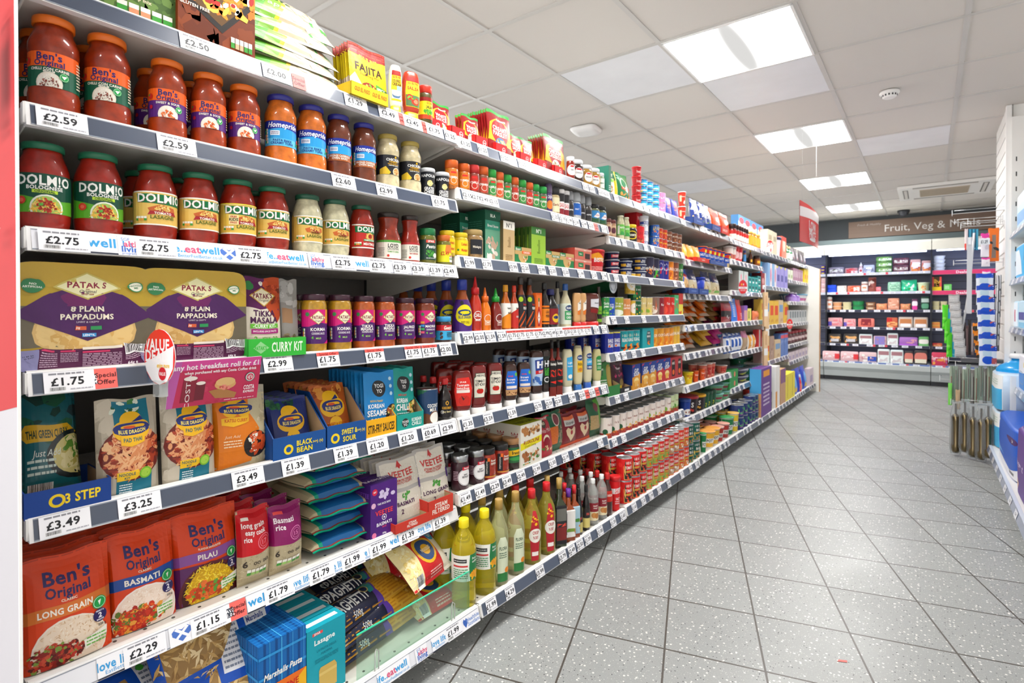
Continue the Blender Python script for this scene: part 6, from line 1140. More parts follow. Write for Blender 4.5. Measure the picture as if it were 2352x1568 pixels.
row(1, 0, 'l', .014, '''
s_tray|52 128 225,240 320 305,430 515 370,590 675 440,780 868 520,920 1008 590,1052 1140 640|in=.0 d=.14
s_mix|56 200 130,330 420 320,680 800 390,760 900 395|in=.03 up=.004 deep=2 step=.014
s_pars|520 704 215|in=.02 up=.004 deep=8 step=.012
s_cass|980 1145 415|in=.02 up=.004 deep=6 step=.012''', merge=False)
pick = lambda c, t: 'b %s|c .5 .5 .42 f2f0ee|r .34 .72 .66 .86 c82830|T .5 .5 .12 3c3c3c <.36 %s' % (c, t)
K('p_red', 'jarsmall', 'chutney_jar', 'jar', 'red chutney jar with silver lid', 'red chutney jar', 'c=8a2414 l=d8dade', pick('8a2414', 'TOMATO'))
K('p_brown', 'jarsmall', 'chutney_jar', 'jar', 'brown chutney jar with silver lid', 'brown chutney jar', 'c=3c2014 l=d8dade', pick('3c2014', 'ONION'))
K('p_gold', 'jarsmall', 'chutney_jar', 'jar', 'golden piccalilli jar with silver lid', 'golden relish jars', 'c=a87c24 l=d8dade', pick('a87c24', 'RELISH'))
K('p_mint', 'jarsmall', 'chutney_jar', 'jar', 'small pale green mint sauce jar', 'mint sauce jar', 'c=8a9c7c l=d8dade', 'b e4ece4|T .5 .5 .14 2c6a44 <.4 MINT')
row(1, 0, 'l', .014, '''
p_red|1140 1210 575
p_brown|1210 1282 608
p_gold|1284 1357 648,1358 1418 680
p_mint|1418 1453 710''', merge=False)
# ---------------------------------------------------------------- third bay onwards
NM = {'tin': ('food_tin', 'tin'), 'cup': ('noodle_pot', 'pot'), 'tub': ('plastic_pot', 'pot'), 'box': ('food_box', 'box'), 'pouch': ('food_pouch', 'pouch'), 'bag': ('snack_bag', 'bag'), 'tray': ('display_carton', 'carton'),
      'jarsmall': ('glass_jar', 'jar'), 'jardol': ('glass_jar', 'jar'), 'bottle': ('sauce_bottle', 'bottle'), 'bowl': ('pie_tin', 'tin'), 'spice': ('small_bottle', 'bottle'), 'hsqz': ('squeezy_bottle', 'bottle')}
def G(key, form, look, short, c, spec, **o): K(key, form, NM[form][0], NM[form][1], look, short, c, spec, **o)
def lb(bg, panel, txt, tc='f4f4f0', food=None, y=.62): return 'b %s|r .22 %.2f .82 %.2f %s|T .53 %.2f .15 %s <.5 %s' % (bg, y - .14, y + .14, panel, y, tc, txt) + ('|S .53 .24 .2 .2 26 .08 ' + food if food else '')
G('westb', 'box', 'tall dark green display box', 'green display box', 'c=2f7a5c', 'b 2c7458|L .1 .1 .9 .3 3 d8e8e0', d=.17, side='b 34806a')
G('westp', 'pouch', 'green and white tuna pouch', 'tuna pouches', 'c=e8ecd8', 'b e6e8d8|r 0 .66 1 1 1c5c3c|T .5 .82 .1 f0f4e0 <.6 WEST|r 0 .5 1 .64 7cc832|S .5 .18 .3 .14 30 .05 c87a34,e0a458', t=.02)
G('westy', 'pouch', 'yellow and green tuna pouch', 'yellow tuna pouch', 'c=e8c81c', 'b ecc81c|r 0 .6 .4 1 1c7a44', t=.02)
G('mussel', 'pouch', 'oval green mussel pack', 'green oval pack', 'c=2c7a4c', 'b 2c8050|o .4 .6 .22 .05 c8e0c8|r .2 .36 .9 .46 d83c2c|S .5 .2 .4 .16 40 .07 e8943c,d87820,f0b460', t=.04, m='gloss')
G('redpot', 'tub', 'red plastic snack pot', 'red pots', 'c=a81820 l=d82028', 'b b41c24|T .53 .5 .3 f0d0d0 <.4 Drumstick')
G('tuna', 'tin', 'light blue tuna tin', 'blue tuna tins', 'c=c8ccd0', 'b 3ab0dc|r 0 .6 1 1 1c5a9c|r .3 .66 .7 .9 e84a4a|r 0 .1 .4 .3 e8e02c|e .5 .35 .2 .12 e8f4f8')
G('salmon', 'tin', 'pink salmon tin', 'pink salmon tins', 'c=c8c4c8', 'b e88ab8|r .2 .3 .8 .7 8a3c9c|e .5 .5 .2 .14 f4d0e0')
G('purp', 'pouch', 'purple fish sachet', 'purple sachets', 'c=4a2c8c', 'b 4c2c94|r .1 .5 .9 .8 d83c3c|r 0 0 .3 1 2c44a8|S .5 .3 .3 .12 10 .08 f0b02c', t=.012)
G('baconp', 'cup', 'red snack tub with white rim', 'red snack tubs', 'c=cc2c1c l=f0ece8', 'b d0301c|r .1 .3 .3 .8 e8c8a0|T .5 .7 .08 f4e8e0 <.4 Cornish|S .6 .3 .2 .14 14 .1 f0ece4,e8a84c')
row(2, 0, 'p', .012, '''
westb|212 236 140|in=.0
westp|238 292 180
westy|292 318 190
mussel|342 456 215|in=.01
redpot|448 546 160|tiers=4
tuna|540 608 292,612 670 322,673 733 350|tiers=4
salmon|735 797 430|tiers=2
purp|800 878 450,882 936 500|deep=3
baconp|922 1008 410|tiers=2''')
G('relish', 'jarsmall', 'brown relish jar', 'brown relish jars', 'c=a87c5c l=6a2c2c', 'b c8a888|e .5 .5 .24 .3 5c2c3c')
G('mayoj', 'jardol', 'mayonnaise jar with green label', 'mayonnaise jars', 'c=cfcaa4 l=d8d4b8', 'b 6ab84c|T .5 .7 .16 f0f4e8 <.4 MAYO|r .06 .1 .26 .9 e8ece0|p .3 0 .4 .4 .8 .2 .8 0 3c9a4c')
G('marm', 'jarsmall', 'dark spread jar with yellow lid', 'yellow-lidded spread', 'c=1c1412 l=f0d01c', 'b 1c1412|e .5 .5 .28 .42 f0d01c|e .5 .5 .24 .34 2c1c14|T .5 .5 .2 f0ece0 <.4 MARMITE')
G('bovril', 'tin', 'red corned beef tin', 'red meat tins', 'c=c82024', lb('cc2026', 'f0e8d8', 'CORNED', 'a81c20', '8a3c24,c87850'))
G('redbx', 'box', 'plain bright red box', 'red boxes', 'c=c01c24', 'b c81c26|T .5 .8 .1 f4ecec <.6 Princes', d=.07, side='b b01820')
G('pek', 'tin', 'slim blue and red PEK tin', 'PEK tins', 'c=c8ccd0', 'b d8dce4|r 0 .5 1 .8 c82830|T .53 .65 .2 f4f4f4 <.4 PEK|r 0 .1 1 .4 2c4a9c|T .53 .25 .2 f4f4f4 <.4 PORK')
G('spam', 'tin', 'blue and yellow meat tin', 'blue meat tins', 'c=c8ccd0', 'b 1c5ab0|T .55 .7 .34 f0d01c <.6 SPAM|S .5 .26 .4 .2 16 .1 e8a884,c8704c')
G('hotd', 'tin', 'hot dog tin with red label', 'hot dog tins', 'c=c8ccd0', lb('b83420', '2c1c14', 'HOT DOGS', 'f0c83c', 'e0a05c,c8502c'))
G('steakt', 'tin', 'brown stewed steak tin', 'stewed steak tins', 'c=c8ccd0', lb('6a3a24', '1c1414', 'STEWED STEAK', 'f0e4d0', 'c88a5c,8a4c2c'))
row(2, 1, 'p', .016, '''
relish|190 241 672,243 292 710
mayoj|274 376 652,368 430 668
marm|430 505 748
redbx|500 560 610|in=.04
bovril|510 580 770
pek|580 620 660|tiers=3
spam|630 732 752|tiers=2
hotd|732 768 788,768 818 802|tiers=2
steakt|820 866 828,868 925 835,927 966 848|tiers=2''')
G('pie', 'bowl', 'shallow navy steak pie tin', 'navy pie tins', 'c=1c2040 l=c8ccd4', 'b 1c2044|p .3 .2 .3 .7 .8 .8 .8 .3 cc2430|T .56 .5 .3 f4f0f0 <.4 STEAK & KIDNEY')
G('pieb', 'bowl', 'shallow blue and gold pie tin', 'blue pie tins', 'c=1c2850 l=c8ccd4', 'b 1c2a5c|r .1 .25 .4 .7 e8b030|T .6 .6 .26 f4f4f4 <.3 FRAY|T .6 .3 .26 f4f4f4 <.34 BENTOS')
G('meatb', 'tin', 'orange meatballs tin', 'meatball tins', 'c=c8ccd0', lb('2c2844', 'e88a2c', 'Meatballs', 'f4f0e8', 'd8641c,e8a04c', .5))
G('meatg', 'tin', 'green mince tin', 'green mince tin', 'c=c8ccd0', lb('2c2844', '4cb03c', 'Mince', 'f4f0e8', '4cb03c,c8502c', .5))
G('chilt', 'tin', 'blue chilli tin with red shape', 'blue chilli tins', 'c=c8ccd0', 'b 2a2c84|o .55 .68 .2 .07 e8e4f4|p .5 .3 .5 .8 .62 .8 .58 .3 d8283c')
G('curt', 'tin', 'orange curry tin', 'orange curry tin', 'c=c8ccd0', lb('e8841c', '8a2c1c', 'CURRY', 'f4f0e8', 'c8541c,f0b43c'))
G('beant', 'tin', 'brown chicken tin', 'brown chicken tin', 'c=c8ccd0', lb('8a4c34', '5c2c1c', 'CHICKEN', 'f4f0e8', 'd8a07c,c8784c'))
G('greent', 'tin', 'dark green stew tin', 'dark green tin', 'c=c8ccd0', lb('3c7a3c', '24542c', 'STEW', 'f4f0e8', 'c89a5c,8a5c2c'))
row(2, 2, 'p', .014, '''
pie|170 325 1032|tiers=3 deep=1
pieb|312 458 1122|tiers=2
pieb|450 602 1090|tiers=3 deep=1
meatb|602 680 1080
meatg|680 735 1092
chilt|735 782 1108,782 832 1116
curt|832 882 1122
beant|884 935 1132
greent|936 980 1142''')
G('gpea', 'tin', 'dark green garden peas tin', 'garden peas tin', 'c=c8ccd0', 'b 2f8c44|r .3 .84 .6 .92 e84a4a|T .5 .7 .13 f4f8f0 <.5 Garden|T .46 .55 .13 f4f8f0 <.4 peas|S .5 .16 .5 .18 60 .07 9cd05c,6cb03c')
G('bpea', 'tin', 'blue marrowfat peas tin', 'blue peas tin', 'c=c8ccd0', 'b 1c4cb0|T .5 .55 .24 f4f4f4 <.4 BIGGA|S .5 .26 .3 .2 20 .09 6cb03c,f0f4e8')
G('ppea', 'tin', 'pale processed peas tin', 'processed peas tin', 'c=c8ccd0', 'b 9ca83c|r .28 .42 .84 .86 2c4c2c|T .55 .7 .12 f4f8f0 <.4 Process|T .5 .56 .12 f4f8f0 <.3 peas|e .4 .2 .4 .16 e8ecd8')
G('carr', 'tin', 'orange sliced carrots tin', 'carrots tin', 'c=c8ccd0', 'b d88a4c|r .3 .3 .8 .84 f07a20|T .55 .64 .13 f8f0e8 <.4 Sliced|T .55 .48 .13 f8f0e8 <.4 carrots')
G('corn', 'tin', 'yellow sweetcorn tin', 'sweetcorn tins', 'c=c8ccd0', 'b d8b03c|S .4 .5 .5 .4 60 .07 f0cc4c,c89824|c .62 .5 .34 f0ece4|T .62 .5 .1 4a6a2c <.3 SWEET')
G('giant', 'tin', 'dark green sweetcorn tin', 'dark green corn tins', 'c=c8ccd0', 'b 1c5a34|T .55 .74 .14 f4f8f0 <.4 Green|r .4 .4 .85 .54 cc2c2c|p .25 .2 .3 .7 .4 .7 .42 .2 3ca04c|S .6 .14 .3 .1 16 .06 f0d03c')
G('baby', 'tin', 'cream and black baby corn tin', 'baby corn tins', 'c=c8ccd0', 'b d8c07c|r .34 .5 .84 .9 2c2c34|T .58 .7 .12 f0ece0 <.3 Corn|S .5 .24 .3 .16 20 .1 e8d04c,8ab03c')
G('mush', 'tin', 'brown mushroom tin, orange panel', 'mushroom tin', 'c=c8ccd0', 'b 8a6a5c|r .55 .3 .9 .9 e8602c|e .35 .3 .3 .24 e8dcd0|S .35 .3 .2 .16 14 .1 b88868,d8b89c')
G('kidn', 'tin', 'dark red kidney beans tin', 'kidney beans tin', 'c=c8ccd0', 'b 8a2430|r .5 .3 .9 .8 2c8a44|T .7 .6 .12 f4f0f0 <.3 Red')
G('toma', 'tin', 'red tomato tin, green panel', 'tomato tins', 'c=c8ccd0', 'b d02c24|r .5 .34 .95 .84 1c7a3c|T .72 .66 .12 f4f8f0 <.34 Chopped|e .35 .3 .24 .24 e8503c|c .3 .8 .1 e8ecec')
G('passg', 'box', 'slim green tomato carton', 'green tomato carton', 'c=4cb06c', 'b 4cb070|T .5 .8 .1 f4f4f0 <.6 Tesco|S .5 .35 .3 .2 9 .1 d83024', d=.06, side='b 3c9a5c')
G('passr', 'box', 'slim red passata carton', 'red passata carton', 'c=c83a2c', 'b e8d84c|r 0 .5 1 1 c83428|S .5 .2 .3 .12 9 .1 d83024', d=.06, side='b a82c24')
row(2, 3, 'q', .014, '''
gpea|152 260 428|deep=2
bpea|262 326 428|deep=1
ppea|328 428 430|deep=1
carr|430 512 445
corn|500 572 466
giant|572 641 290|tiers=2
baby|642 700 415,702 778 445|deep=1
mush|780 860 425|deep=1
kidn|860 912 430
toma|912 986 424,987 1042 428|deep=1
passg|1042 1090 404
passr|1092 1142 385''')
row(2, 3, 'q', .02, '''
corn|440 568 292|up=.112 H=.108''', 'standing on the shorter tins, fourth shelf, third bay')
r = link('food_tin', None, None, (FX - .12, along(1350 + 225 / 4.479, FX - .08), zsurf(2, 3) + .155)); b = MB(); z_ = [(0, 1.02), (.03, 1.02), (.04, .98), (.96, .98), (.97, 1.02), (1, 1.02)]
b.grid([[(-.1 + .16 * z, .04 * q * cos(2 * pi * j / 24), .04 * q * sin(2 * pi * j / 24)) for j in range(24)] for z, q in z_], '1c5a34', 'gloss', True, True, (True, True), 'tinlid', 'c8ccd0'); link('can', b.build('can'), r)
b = MB()
for q in (.033, .027): b.grid([[(x, .04 / .04 * (q + e) * cos(2 * pi * j / 24), (q + e) * sin(2 * pi * j / 24)) for j in range(24)] for x, e in ((.0605, 0), (.0615, -.001), (.0605, -.002))], 'd8dce0', 'metal', True, True)
link('ribbed_lid', b.build('lid'), r); tag(r, 'dark green tin lying on its side with its ribbed end facing out', 'tin')
G('hpb', 'tin', 'dark blue baked beans tin', 'dark blue bean tins', 'c=c8ccd0', 'b 1c2c9c|r 0 .84 1 1 e8d83c|T .6 .9 .1 2c2c6c <.2 HP|T .62 .6 .18 f4f0f4 <.4 BAKED|T .62 .38 .18 f4f0f4 <.4 BEANS|c .5 .34 .05 e8601c')
G('hzb', 'tin', 'teal beans tin with black keystone', 'teal bean tins', 'c=c8ccd0', 'b 18a0a8|p .36 .1 .3 .7 .36 .96 .84 .96 .9 .7 .82 .1 2c2a2c|T .6 .78 .12 e8dcc0 <.34 HEINZ|T .6 .56 .17 f4f0e8 <.36 BEANZ|S .6 .2 .18 .14 22 .08 f08a2c,d8641c')
G('hzbox', 'box', 'teal multipack of baked beans', 'teal bean multipack', 'c=18a0a8', 'b 18a4ac|p .4 .2 .34 .66 .4 .86 .68 .86 .74 .66 .68 .2 3c5a60|T .54 .76 .07 e8e8e0 <.26 HEINZ|T .54 .6 .09 f4f0e8 <.3 BEANZ|S .54 .3 .14 .1 22 .06 f08a2c,d8641c', side='b 128890', d=.08)
G('spagt', 'tin', 'orange spaghetti tin', 'orange spaghetti tins', 'c=c8ccd0', lb('e8a02c', 'c82c20', 'HOOPS', 'f4f0e8', 'e87a1c,f0c04c'))
G('spagp', 'tin', 'orange tin with purple panel', 'purple panel tins', 'c=c8ccd0', lb('e8942c', '6a2c5c', 'BEANZ', 'f4f0e8', 'e87a1c,f0c04c'))
G('spagb', 'tin', 'yellow tin with blue label', 'yellow and blue tins', 'c=c8ccd0', lb('e0b03c', '3c8ad0', 'MAC', 'f4f0e8'))
row(2, 4, 'q', .014, '''
hpb|186 306 838,306 392 840|deep=3
hzb|392 482 826,482 550 822,550 626 816|deep=3
hzbox|656 795 800|deep=1
spagt|796 837 800,838 916 792|deep=1
spagp|918 980 788,982 1030 786|deep=1
spagb|1030 1068 780,1070 1106 762|deep=1''')
G('kpouch', 'pouch', 'green soup pouch with bowl picture', 'green soup pouches', 'c=2f7a34', 'b 38883c|p 0 .6 0 1 .5 1 .3 .6 1c5c2c|T .3 .8 .07 f0f4ec <.4 Knorr|e .82 .5 .3 .4 b8a03c|e .84 .5 .24 .33 c8b04c|L .1 .2 .5 .5 4 e8f0e0', t=.03, lean=.1)
G('kdark', 'pouch', 'dark purple soup pouch', 'dark soup pouches', 'c=3c1420', 'b 401622|S .5 .7 .4 .25 40 .05 a82c5c,c83c6c|T .5 .8 .08 f0e8ec <.5 Knorr|c .6 .3 .14 8a7030|c .5 .12 .1 e8c83c', t=.03, lean=.1)
G('ktray', 'tray', 'green display carton', 'green carton', 'c=1f6a34', 'b 2c7a3c', d=.1, f=.7)
G('kblk', 'tray', 'black display carton', 'black carton', 'c=1c1c1e', 'b 202024|r .4 .3 .8 .7 e8e8e8', d=.1, f=.7)
cs = lambda c, f: 'b %s|p 0 .5 0 1 1 1 1 .62 1c3c8c|p .04 .88 .3 .94 .3 .98 .04 .92 d83030|T .5 .76 .13 f4f4f4 <.6 CUP|T .5 .62 .13 f4f4f4 <.7 SOUP|e .5 .36 .3 .12 f0d890|p .24 .36 .3 .14 .7 .14 .76 .36 e8b050|S .6 .1 .24 .08 10 .05 %s' % (c, f)
G('cupy', 'box', 'blue and gold cup soup box', 'gold soup boxes', 'c=c88a24', cs('d8942c', 'f0e8dc,d8c8b0'), side='b 1c3478|r 0 0 1 .2 c88a24', d=.07)
G('cupr', 'box', 'blue and red cup soup box', 'red soup box', 'c=b8242c', cs('c42c30', 'e88a5c,f0d0a0'), side='b 1c3478', d=.07)
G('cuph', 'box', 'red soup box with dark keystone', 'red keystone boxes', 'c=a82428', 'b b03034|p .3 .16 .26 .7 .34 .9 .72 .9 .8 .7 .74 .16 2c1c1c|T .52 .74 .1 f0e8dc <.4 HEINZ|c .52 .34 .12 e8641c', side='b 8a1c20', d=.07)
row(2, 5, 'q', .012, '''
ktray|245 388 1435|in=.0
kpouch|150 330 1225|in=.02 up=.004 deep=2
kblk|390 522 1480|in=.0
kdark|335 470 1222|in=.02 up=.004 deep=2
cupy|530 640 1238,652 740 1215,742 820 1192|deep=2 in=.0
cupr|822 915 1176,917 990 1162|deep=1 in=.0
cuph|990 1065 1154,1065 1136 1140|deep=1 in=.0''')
bx = lambda txt, c, f: 'b e8dcd4|r 0 0 1 .3 a83c34|r .5 .82 .8 .94 b82c3c|T .62 .68 .1 8a3c30 <.3 %s|c .34 .34 .13 %s|S .6 .26 .2 .12 16 .07 %s' % (txt, c, f)
G('bax1', 'tin', 'white oxtail soup tin, red base', 'white soup tins', 'c=c8ccd0', bx('Ox Tail', '1c5a34', 'e8943c,c8502c'))
G('bax2', 'tin', 'white lentil soup tin, red base', 'white lentil tins', 'c=c8ccd0', bx('Lentil', '8ab83c', 'e8b03c,d8702c'))
G('bax3', 'tin', 'pale green vegetable soup tin', 'pale green soup tins', 'c=c8ccd0', bx('Scotch', '5c9a3c', '4c9a3c,e8703c').replace('e8dcd4', 'c8d8a8'))
row(2, 6, 'r', .014, '''
bax1|175 247 470,250 332 448,335 398 428|deep=4
bax2|400 460 402,462 518 384,520 577 365,580 632 347,634 700 328,702 752 307,755 796 292,798 860 272|deep=4
bax3|862 893 244,895 935 236|deep=2''')
hs = lambda bg, p, t, f, tc='f4f0e8': 'b %s|p .38 .06 .34 .66 .42 .96 .86 .96 .92 .66 .84 .06 e8c86c|p .4 .08 .37 .66 .44 .93 .84 .93 .89 .66 .82 .08 %s|T .63 .82 .11 %s <.34 HEINZ|T .63 .6 .13 %s <.4 %s|r .46 .38 .8 .46 c8a03c|S .62 .22 .14 .1 12 .08 %s|c .22 .74 .12 %s' % (bg, p, tc, tc, t, f, bg)
G('hz1', 'tin', 'red tomato soup tin', 'tomato soup tins', 'c=c8ccd0', hs('d41c1c', '2c2420', 'TOMATO', 'd82c20,e84a34') + '|c .2 .72 .1 e8302c|c .18 .2 .12 e8402c')
G('hz2', 'tin', 'red and green vegetable soup tin', 'vegetable soup tins', 'c=c8ccd0', hs('d02420', '9cb04c', 'VEGETABLE', 'e86a1c,3c8a34'))
G('hz3', 'tin', 'red and brown mushroom soup tin', 'mushroom soup tins', 'c=c8ccd0', hs('d02420', 'b88a6c', 'CREAM OF', 'f0ece0,c8b89c'))
G('hz4', 'tin', 'red and orange chicken soup tin', 'chicken soup tins', 'c=c8ccd0', hs('d8341c', 'd87a3c', 'CHICKEN', 'f0ece0,e8d4b0'))
G('hz5', 'tin', 'dark green big soup tin', 'dark green soup tins', 'c=c8ccd0', hs('0f5044', '1c6a5a', 'BIG', 'd8702c,c8902c'))
row(2, 7, 'r', .016, '''
hz1|340 455 912,457 540 842,540 608 806|tiers=2 deep=4
hz2|610 668 778,670 730 748,732 792 712,794 836 684|tiers=2 deep=3
hz3|838 890 652,893 940 626|tiers=2 deep=3
hz4|943 993 598,995 1044 574|tiers=2 deep=3
hz5|1046 1088 546,1092 1156 536|tiers=2 deep=1''')
# ---------------------------------------------------------------- fourth bay
G('nutb', 'pouch', 'navy and white nut bag', 'navy nut bags', 'c=2c3c7c', 'b 30448c|p 0 .6 .3 1 1 1 .6 .5 e8e8f0|T .5 .5 .12 f4f4f4 <.7 SALTED|S .5 .22 .4 .2 30 .06 e8c88c,7aa83c|c .7 .86 .1 e8a02c', t=.05)
G('orb', 'pouch', 'orange chocolate treat bag', 'orange treat bags', 'c=c8542c', 'b d8582c|p .2 .8 .5 .98 .8 .8 .5 .3 e8301c|T .5 .62 .1 f8ece0 <.5 Choc|S .5 .2 .3 .12 14 .08 e8b02c,8a3c1c', t=.05)
G('navt', 'tray', 'navy display carton', 'navy cartons', 'c=24407c', 'b 2c4c90|r .3 .4 .8 .6 5c7ab8', d=.1, f=.9)
G('redt', 'tray', 'red display carton', 'red carton', 'c=c82c20', 'b d0301f|T .5 .5 .3 f4dcd0 <.7 CHOCLITS', d=.1, f=.9)
row(3, 0, 'p', .012, '''
navt|1070 1145 668,1238 1342 752|in=.0 d=.06
nutb|1088 1200 478,1202 1240 500,1240 1296 545|in=.02
redt|1345 1415 762|in=.0 d=.06
orb|1300 1398 600,1400 1490 612|in=.03''')
G('ynood', 'pouch', 'orange macaroni pouch', 'orange macaroni pouches', 'c=e8961c', 'b eca02c|r 0 0 1 .22 c82c20|p .2 .3 .5 .8 .9 .6 .6 .3 f0c850|T .5 .84 .08 c82c20 <.5 Macaroni', t=.03)
G('bnut', 'cup', 'blue savoury snack can', 'blue snack cans', 'c=2458b8 l=d8602c', 'b 1c50b4|p .2 .8 .5 1 .8 .9 .6 .7 d8301c|T .55 .56 .16 f4f4f8 <.4 NUTS|r 0 0 1 .34 d8c08c|r .6 .7 .85 .9 e8e02c')
row(3, 1, 'p', .012, '''
ynood|970 1045 940,1048 1110 948,1112 1172 966
redt|1085 1210 1085|in=.0 d=.05
bnut|1174 1230 984,1232 1280 992,1282 1326 1000,1326 1370 1006,1370 1412 1012,1414 1476 1020
navt|1212 1390 1118|in=.0 d=.04''')
G('nutbag', 'pouch', 'clear nut bag with navy top', 'navy-topped nut bags', 'c=c8b890', 'b cfc09c|r 0 .55 1 1 2c3464|T .5 .66 .1 f4f4f4 <.7 SALTED|T .5 .52 .1 f4f4f4 <.7 NUTS|S .5 .24 .45 .22 40 .06 e8d4a8,a8844c|p .1 .1 .2 .2 .8 .2 .9 .1 7ab84c', t=.06)
G('blueb', 'pouch', 'bright blue bag with nut picture', 'blue nut bag', 'c=1c5ac0', 'b 1f62cc|c .5 .4 .26 c89c5c|S .5 .36 .3 .2 20 .08 e8c080,8a5c2c|p .2 .7 .5 .85 .8 .75 .5 .6 d8302c', t=.06)
G('bluet', 'tub', 'plain deep blue tub', 'deep blue tub', 'c=1c3cb8 l=1c38a8', '')
row(3, 2, 'p', .012, '''
blueb|985 1078 1195
nutbag|1086 1150 1222,1205 1318 1215,1318 1378 1225
bluet|1152 1206 1285
navt|990 1084 1390,1090 1204 1400|in=.0 d=.04''')
G('snack', 'bag', 'orange and brown crisp bag', 'orange crisp bags', 'c=e07420', 'b e87a20|r 0 0 1 .14 b8a088|r 0 .86 1 1 b8a088|p .2 .3 .3 .7 .8 .66 .7 .3 e88a2c|S .5 .5 .4 .3 10 .1 8a3c14,f0b050', t=.05)
G('snackb', 'bag', 'brown biscuit bag', 'brown biscuit bags', 'c=7a5424', 'b 805a2c|p .2 .3 .3 .7 .8 .66 .7 .3 d8942c|S .5 .5 .4 .3 10 .1 2c2014,c89c60', t=.05)
G('snackr', 'bag', 'red and black snack bag', 'red and black bags', 'c=8a1c24', 'b a8202c|r 0 .3 1 .6 1c1618|S .5 .5 .4 .3 6 .1 e8e0e0', t=.05)
G('snackg', 'bag', 'gold sweet bag', 'gold sweet bags', 'c=d8a42c', 'b dca830|p .2 .3 .3 .7 .8 .66 .7 .3 f4e0a0|S .5 .5 .4 .3 10 .1 c87a1c,fff0c0', t=.05)
G('snackp', 'bag', 'pink sweet bag', 'pink sweet bags', 'c=c82c7c', 'b d03488|p .2 .3 .3 .7 .8 .66 .7 .3 f088b8|S .5 .5 .4 .3 10 .1 f0d0e0,a01c5c', t=.05)
def pile(bay, s, frame, key, cols, tiers, w=.13, h=.15, t=.04, tilt=-52):
    """bags lying on one another"""
    sc, ox, oy = FR[frame]; tt = T[key]; fn = lambda: pouch_parts(w, h, t, tt['cols'], tt['spec'], 0, 'pillow', 'film', 2, wav=1.5)
    for c, px in enumerate(cols):
        X = xbot(bay, s) - .05
        for k in range(tiers):
            rn = random.Random(c * 31 + k + s); nm = ['lowest', 'second up', 'third up', 'fourth up', 'topmost'][k if k < tiers - 1 else 4]
            L = '%s, %s%s, %s, %s' % (tt['look'], nm, (' of pile %s from left' % ORD[c]).replace('pile first', 'first pile').replace('pile second', 'second pile').replace('pile third', 'third pile').replace('pile fourth', 'fourth pile') if len(cols) > 1 else '', shelf_name(bay, s), BAYN[bay])
            if len(L.split()) > 16: L = L.replace(' from left', '')
            o = put(tt['name'], fn, (X - .02 - rn.random() * .03, along(ox + px / sc, X) + rn.uniform(-.012, .012), zsurf(bay, s) + .02 + k * t * .82), pi / 2, L, 'bag', '%s, %s, %s' % (tt['look'], shelf_name(bay, s), BAYN[bay]), True, (key, 'pile', w))
            o.rotation_euler = (radians(tilt + rn.uniform(-8, 8)), rn.uniform(-.08, .08), pi / 2 + rn.uniform(-.25, .25))
pile(3, 3, 'q', 'snack', (1215, 1330, 1450), 5, .15)
pile(3, 3, 'q', 'snackb', (1570,), 5, .15)
pile(3, 4, 'q', 'snack', (1180, 1300), 4, .15)
pile(3, 4, 'q', 'snackg', (1480,), 4, .15)
pile(3, 4, 'q', 'snackp', (1620,), 4, .15)
row(3, 3, 'q', .014, 'snackr|1640 1760 500|deep=1')
G('npot', 'cup', 'bright yellow noodle pot', 'yellow noodle pot', 'c=ecc81c l=f0dc2c', 'b f0cc1c|T .5 .75 .16 c8281c <.5 NOODLE|S .5 .4 .3 .2 14 .08 c8502c,f0e8a0')
G('opot', 'cup', 'orange noodle pot', 'orange noodle pots', 'c=d8501c l=e8702c', 'b e0561c|T .5 .7 .14 f8e8d8 <.5 THAI|S .5 .35 .3 .2 14 .08 f0a04c,a82c14')
G('rpot', 'cup', 'clear pot with red filling', 'clear red pots', 'c=c86a5c l=e0ccc4', 'b d0705c|r .3 .2 .7 .8 b8342c|S .5 .5 .4 .4 20 .08 e8a890,a8402c')
row(3, 5, 'q', .014, '''
npot|1135 1270 1322
opot|1262 1336 1308,1318 1412 1292
rpot|1370 1432 1235,1434 1500 1220,1484 1536 1205|deep=1
rpot|1522 1680 1242|deep=1''')
G('ppud', 'tub', 'navy pudding pot with red lid', 'navy pudding pots', 'c=1c3c8c l=2c4c9c', 'b 1c3c90|e .5 .3 .3 .22 e8e4e0|S .5 .3 .2 .14 9 .1 8a3c20')
G('ssr', 'tub', 'black sauce pot with red lid', 'red-lidded black pots', 'c=2a1c1e l=a81c2c', 'b 2a1c20|T .5 .6 .34 f0ece8 <.4 S|S .5 .2 .3 .14 9 .1 c83c2c')
G('ssy', 'tub', 'black sauce pot with yellow lid', 'yellow-lidded black pot', 'c=2a1c1e l=f0b41c', 'b 2a1c20|T .5 .6 .34 f0ece8 <.4 S|S .5 .2 .3 .14 9 .1 e8a83c')
G('grpot', 'tub', 'dark green dessert pot', 'dark green pots', 'c=1c4c34 l=1c5038', 'b 20543a|S .5 .4 .3 .3 12 .1 c8b83c,8ab03c')
G('jelly', 'tub', 'clear green jelly pot', 'green jelly pots', 'c=5c9c7c l=7ab8b0', 'b 6aa880|r .3 .4 .7 .7 8a2c3c')
row(3, 6, 'r', .014, '''
ppud|942 1062 294
ssr|1062 1140 256
ssy|1140 1216 240
grpot|1216 1252 228,1254 1288 212,1288 1326 196
jelly|1328 1400 140,1402 1466 112|tiers=2''')
pn = lambda c, t: 'b %s|r .2 .3 .8 .62 e8e8e0|T .5 .46 .2 2c2c2c <.5 %s|r 0 0 1 .2 %s' % (c, t, c)
G('pn_g', 'cup', 'green noodle pot', 'green noodle pots', 'c=e8e8e4 l=3ca05c', pn('1f7a44', 'POT'))
G('pn_o', 'cup', 'noodle pot with orange foil lid', 'orange-lidded pots', 'c=e8e8e4 l=f0a850', pn('e8b02c', 'POT'))
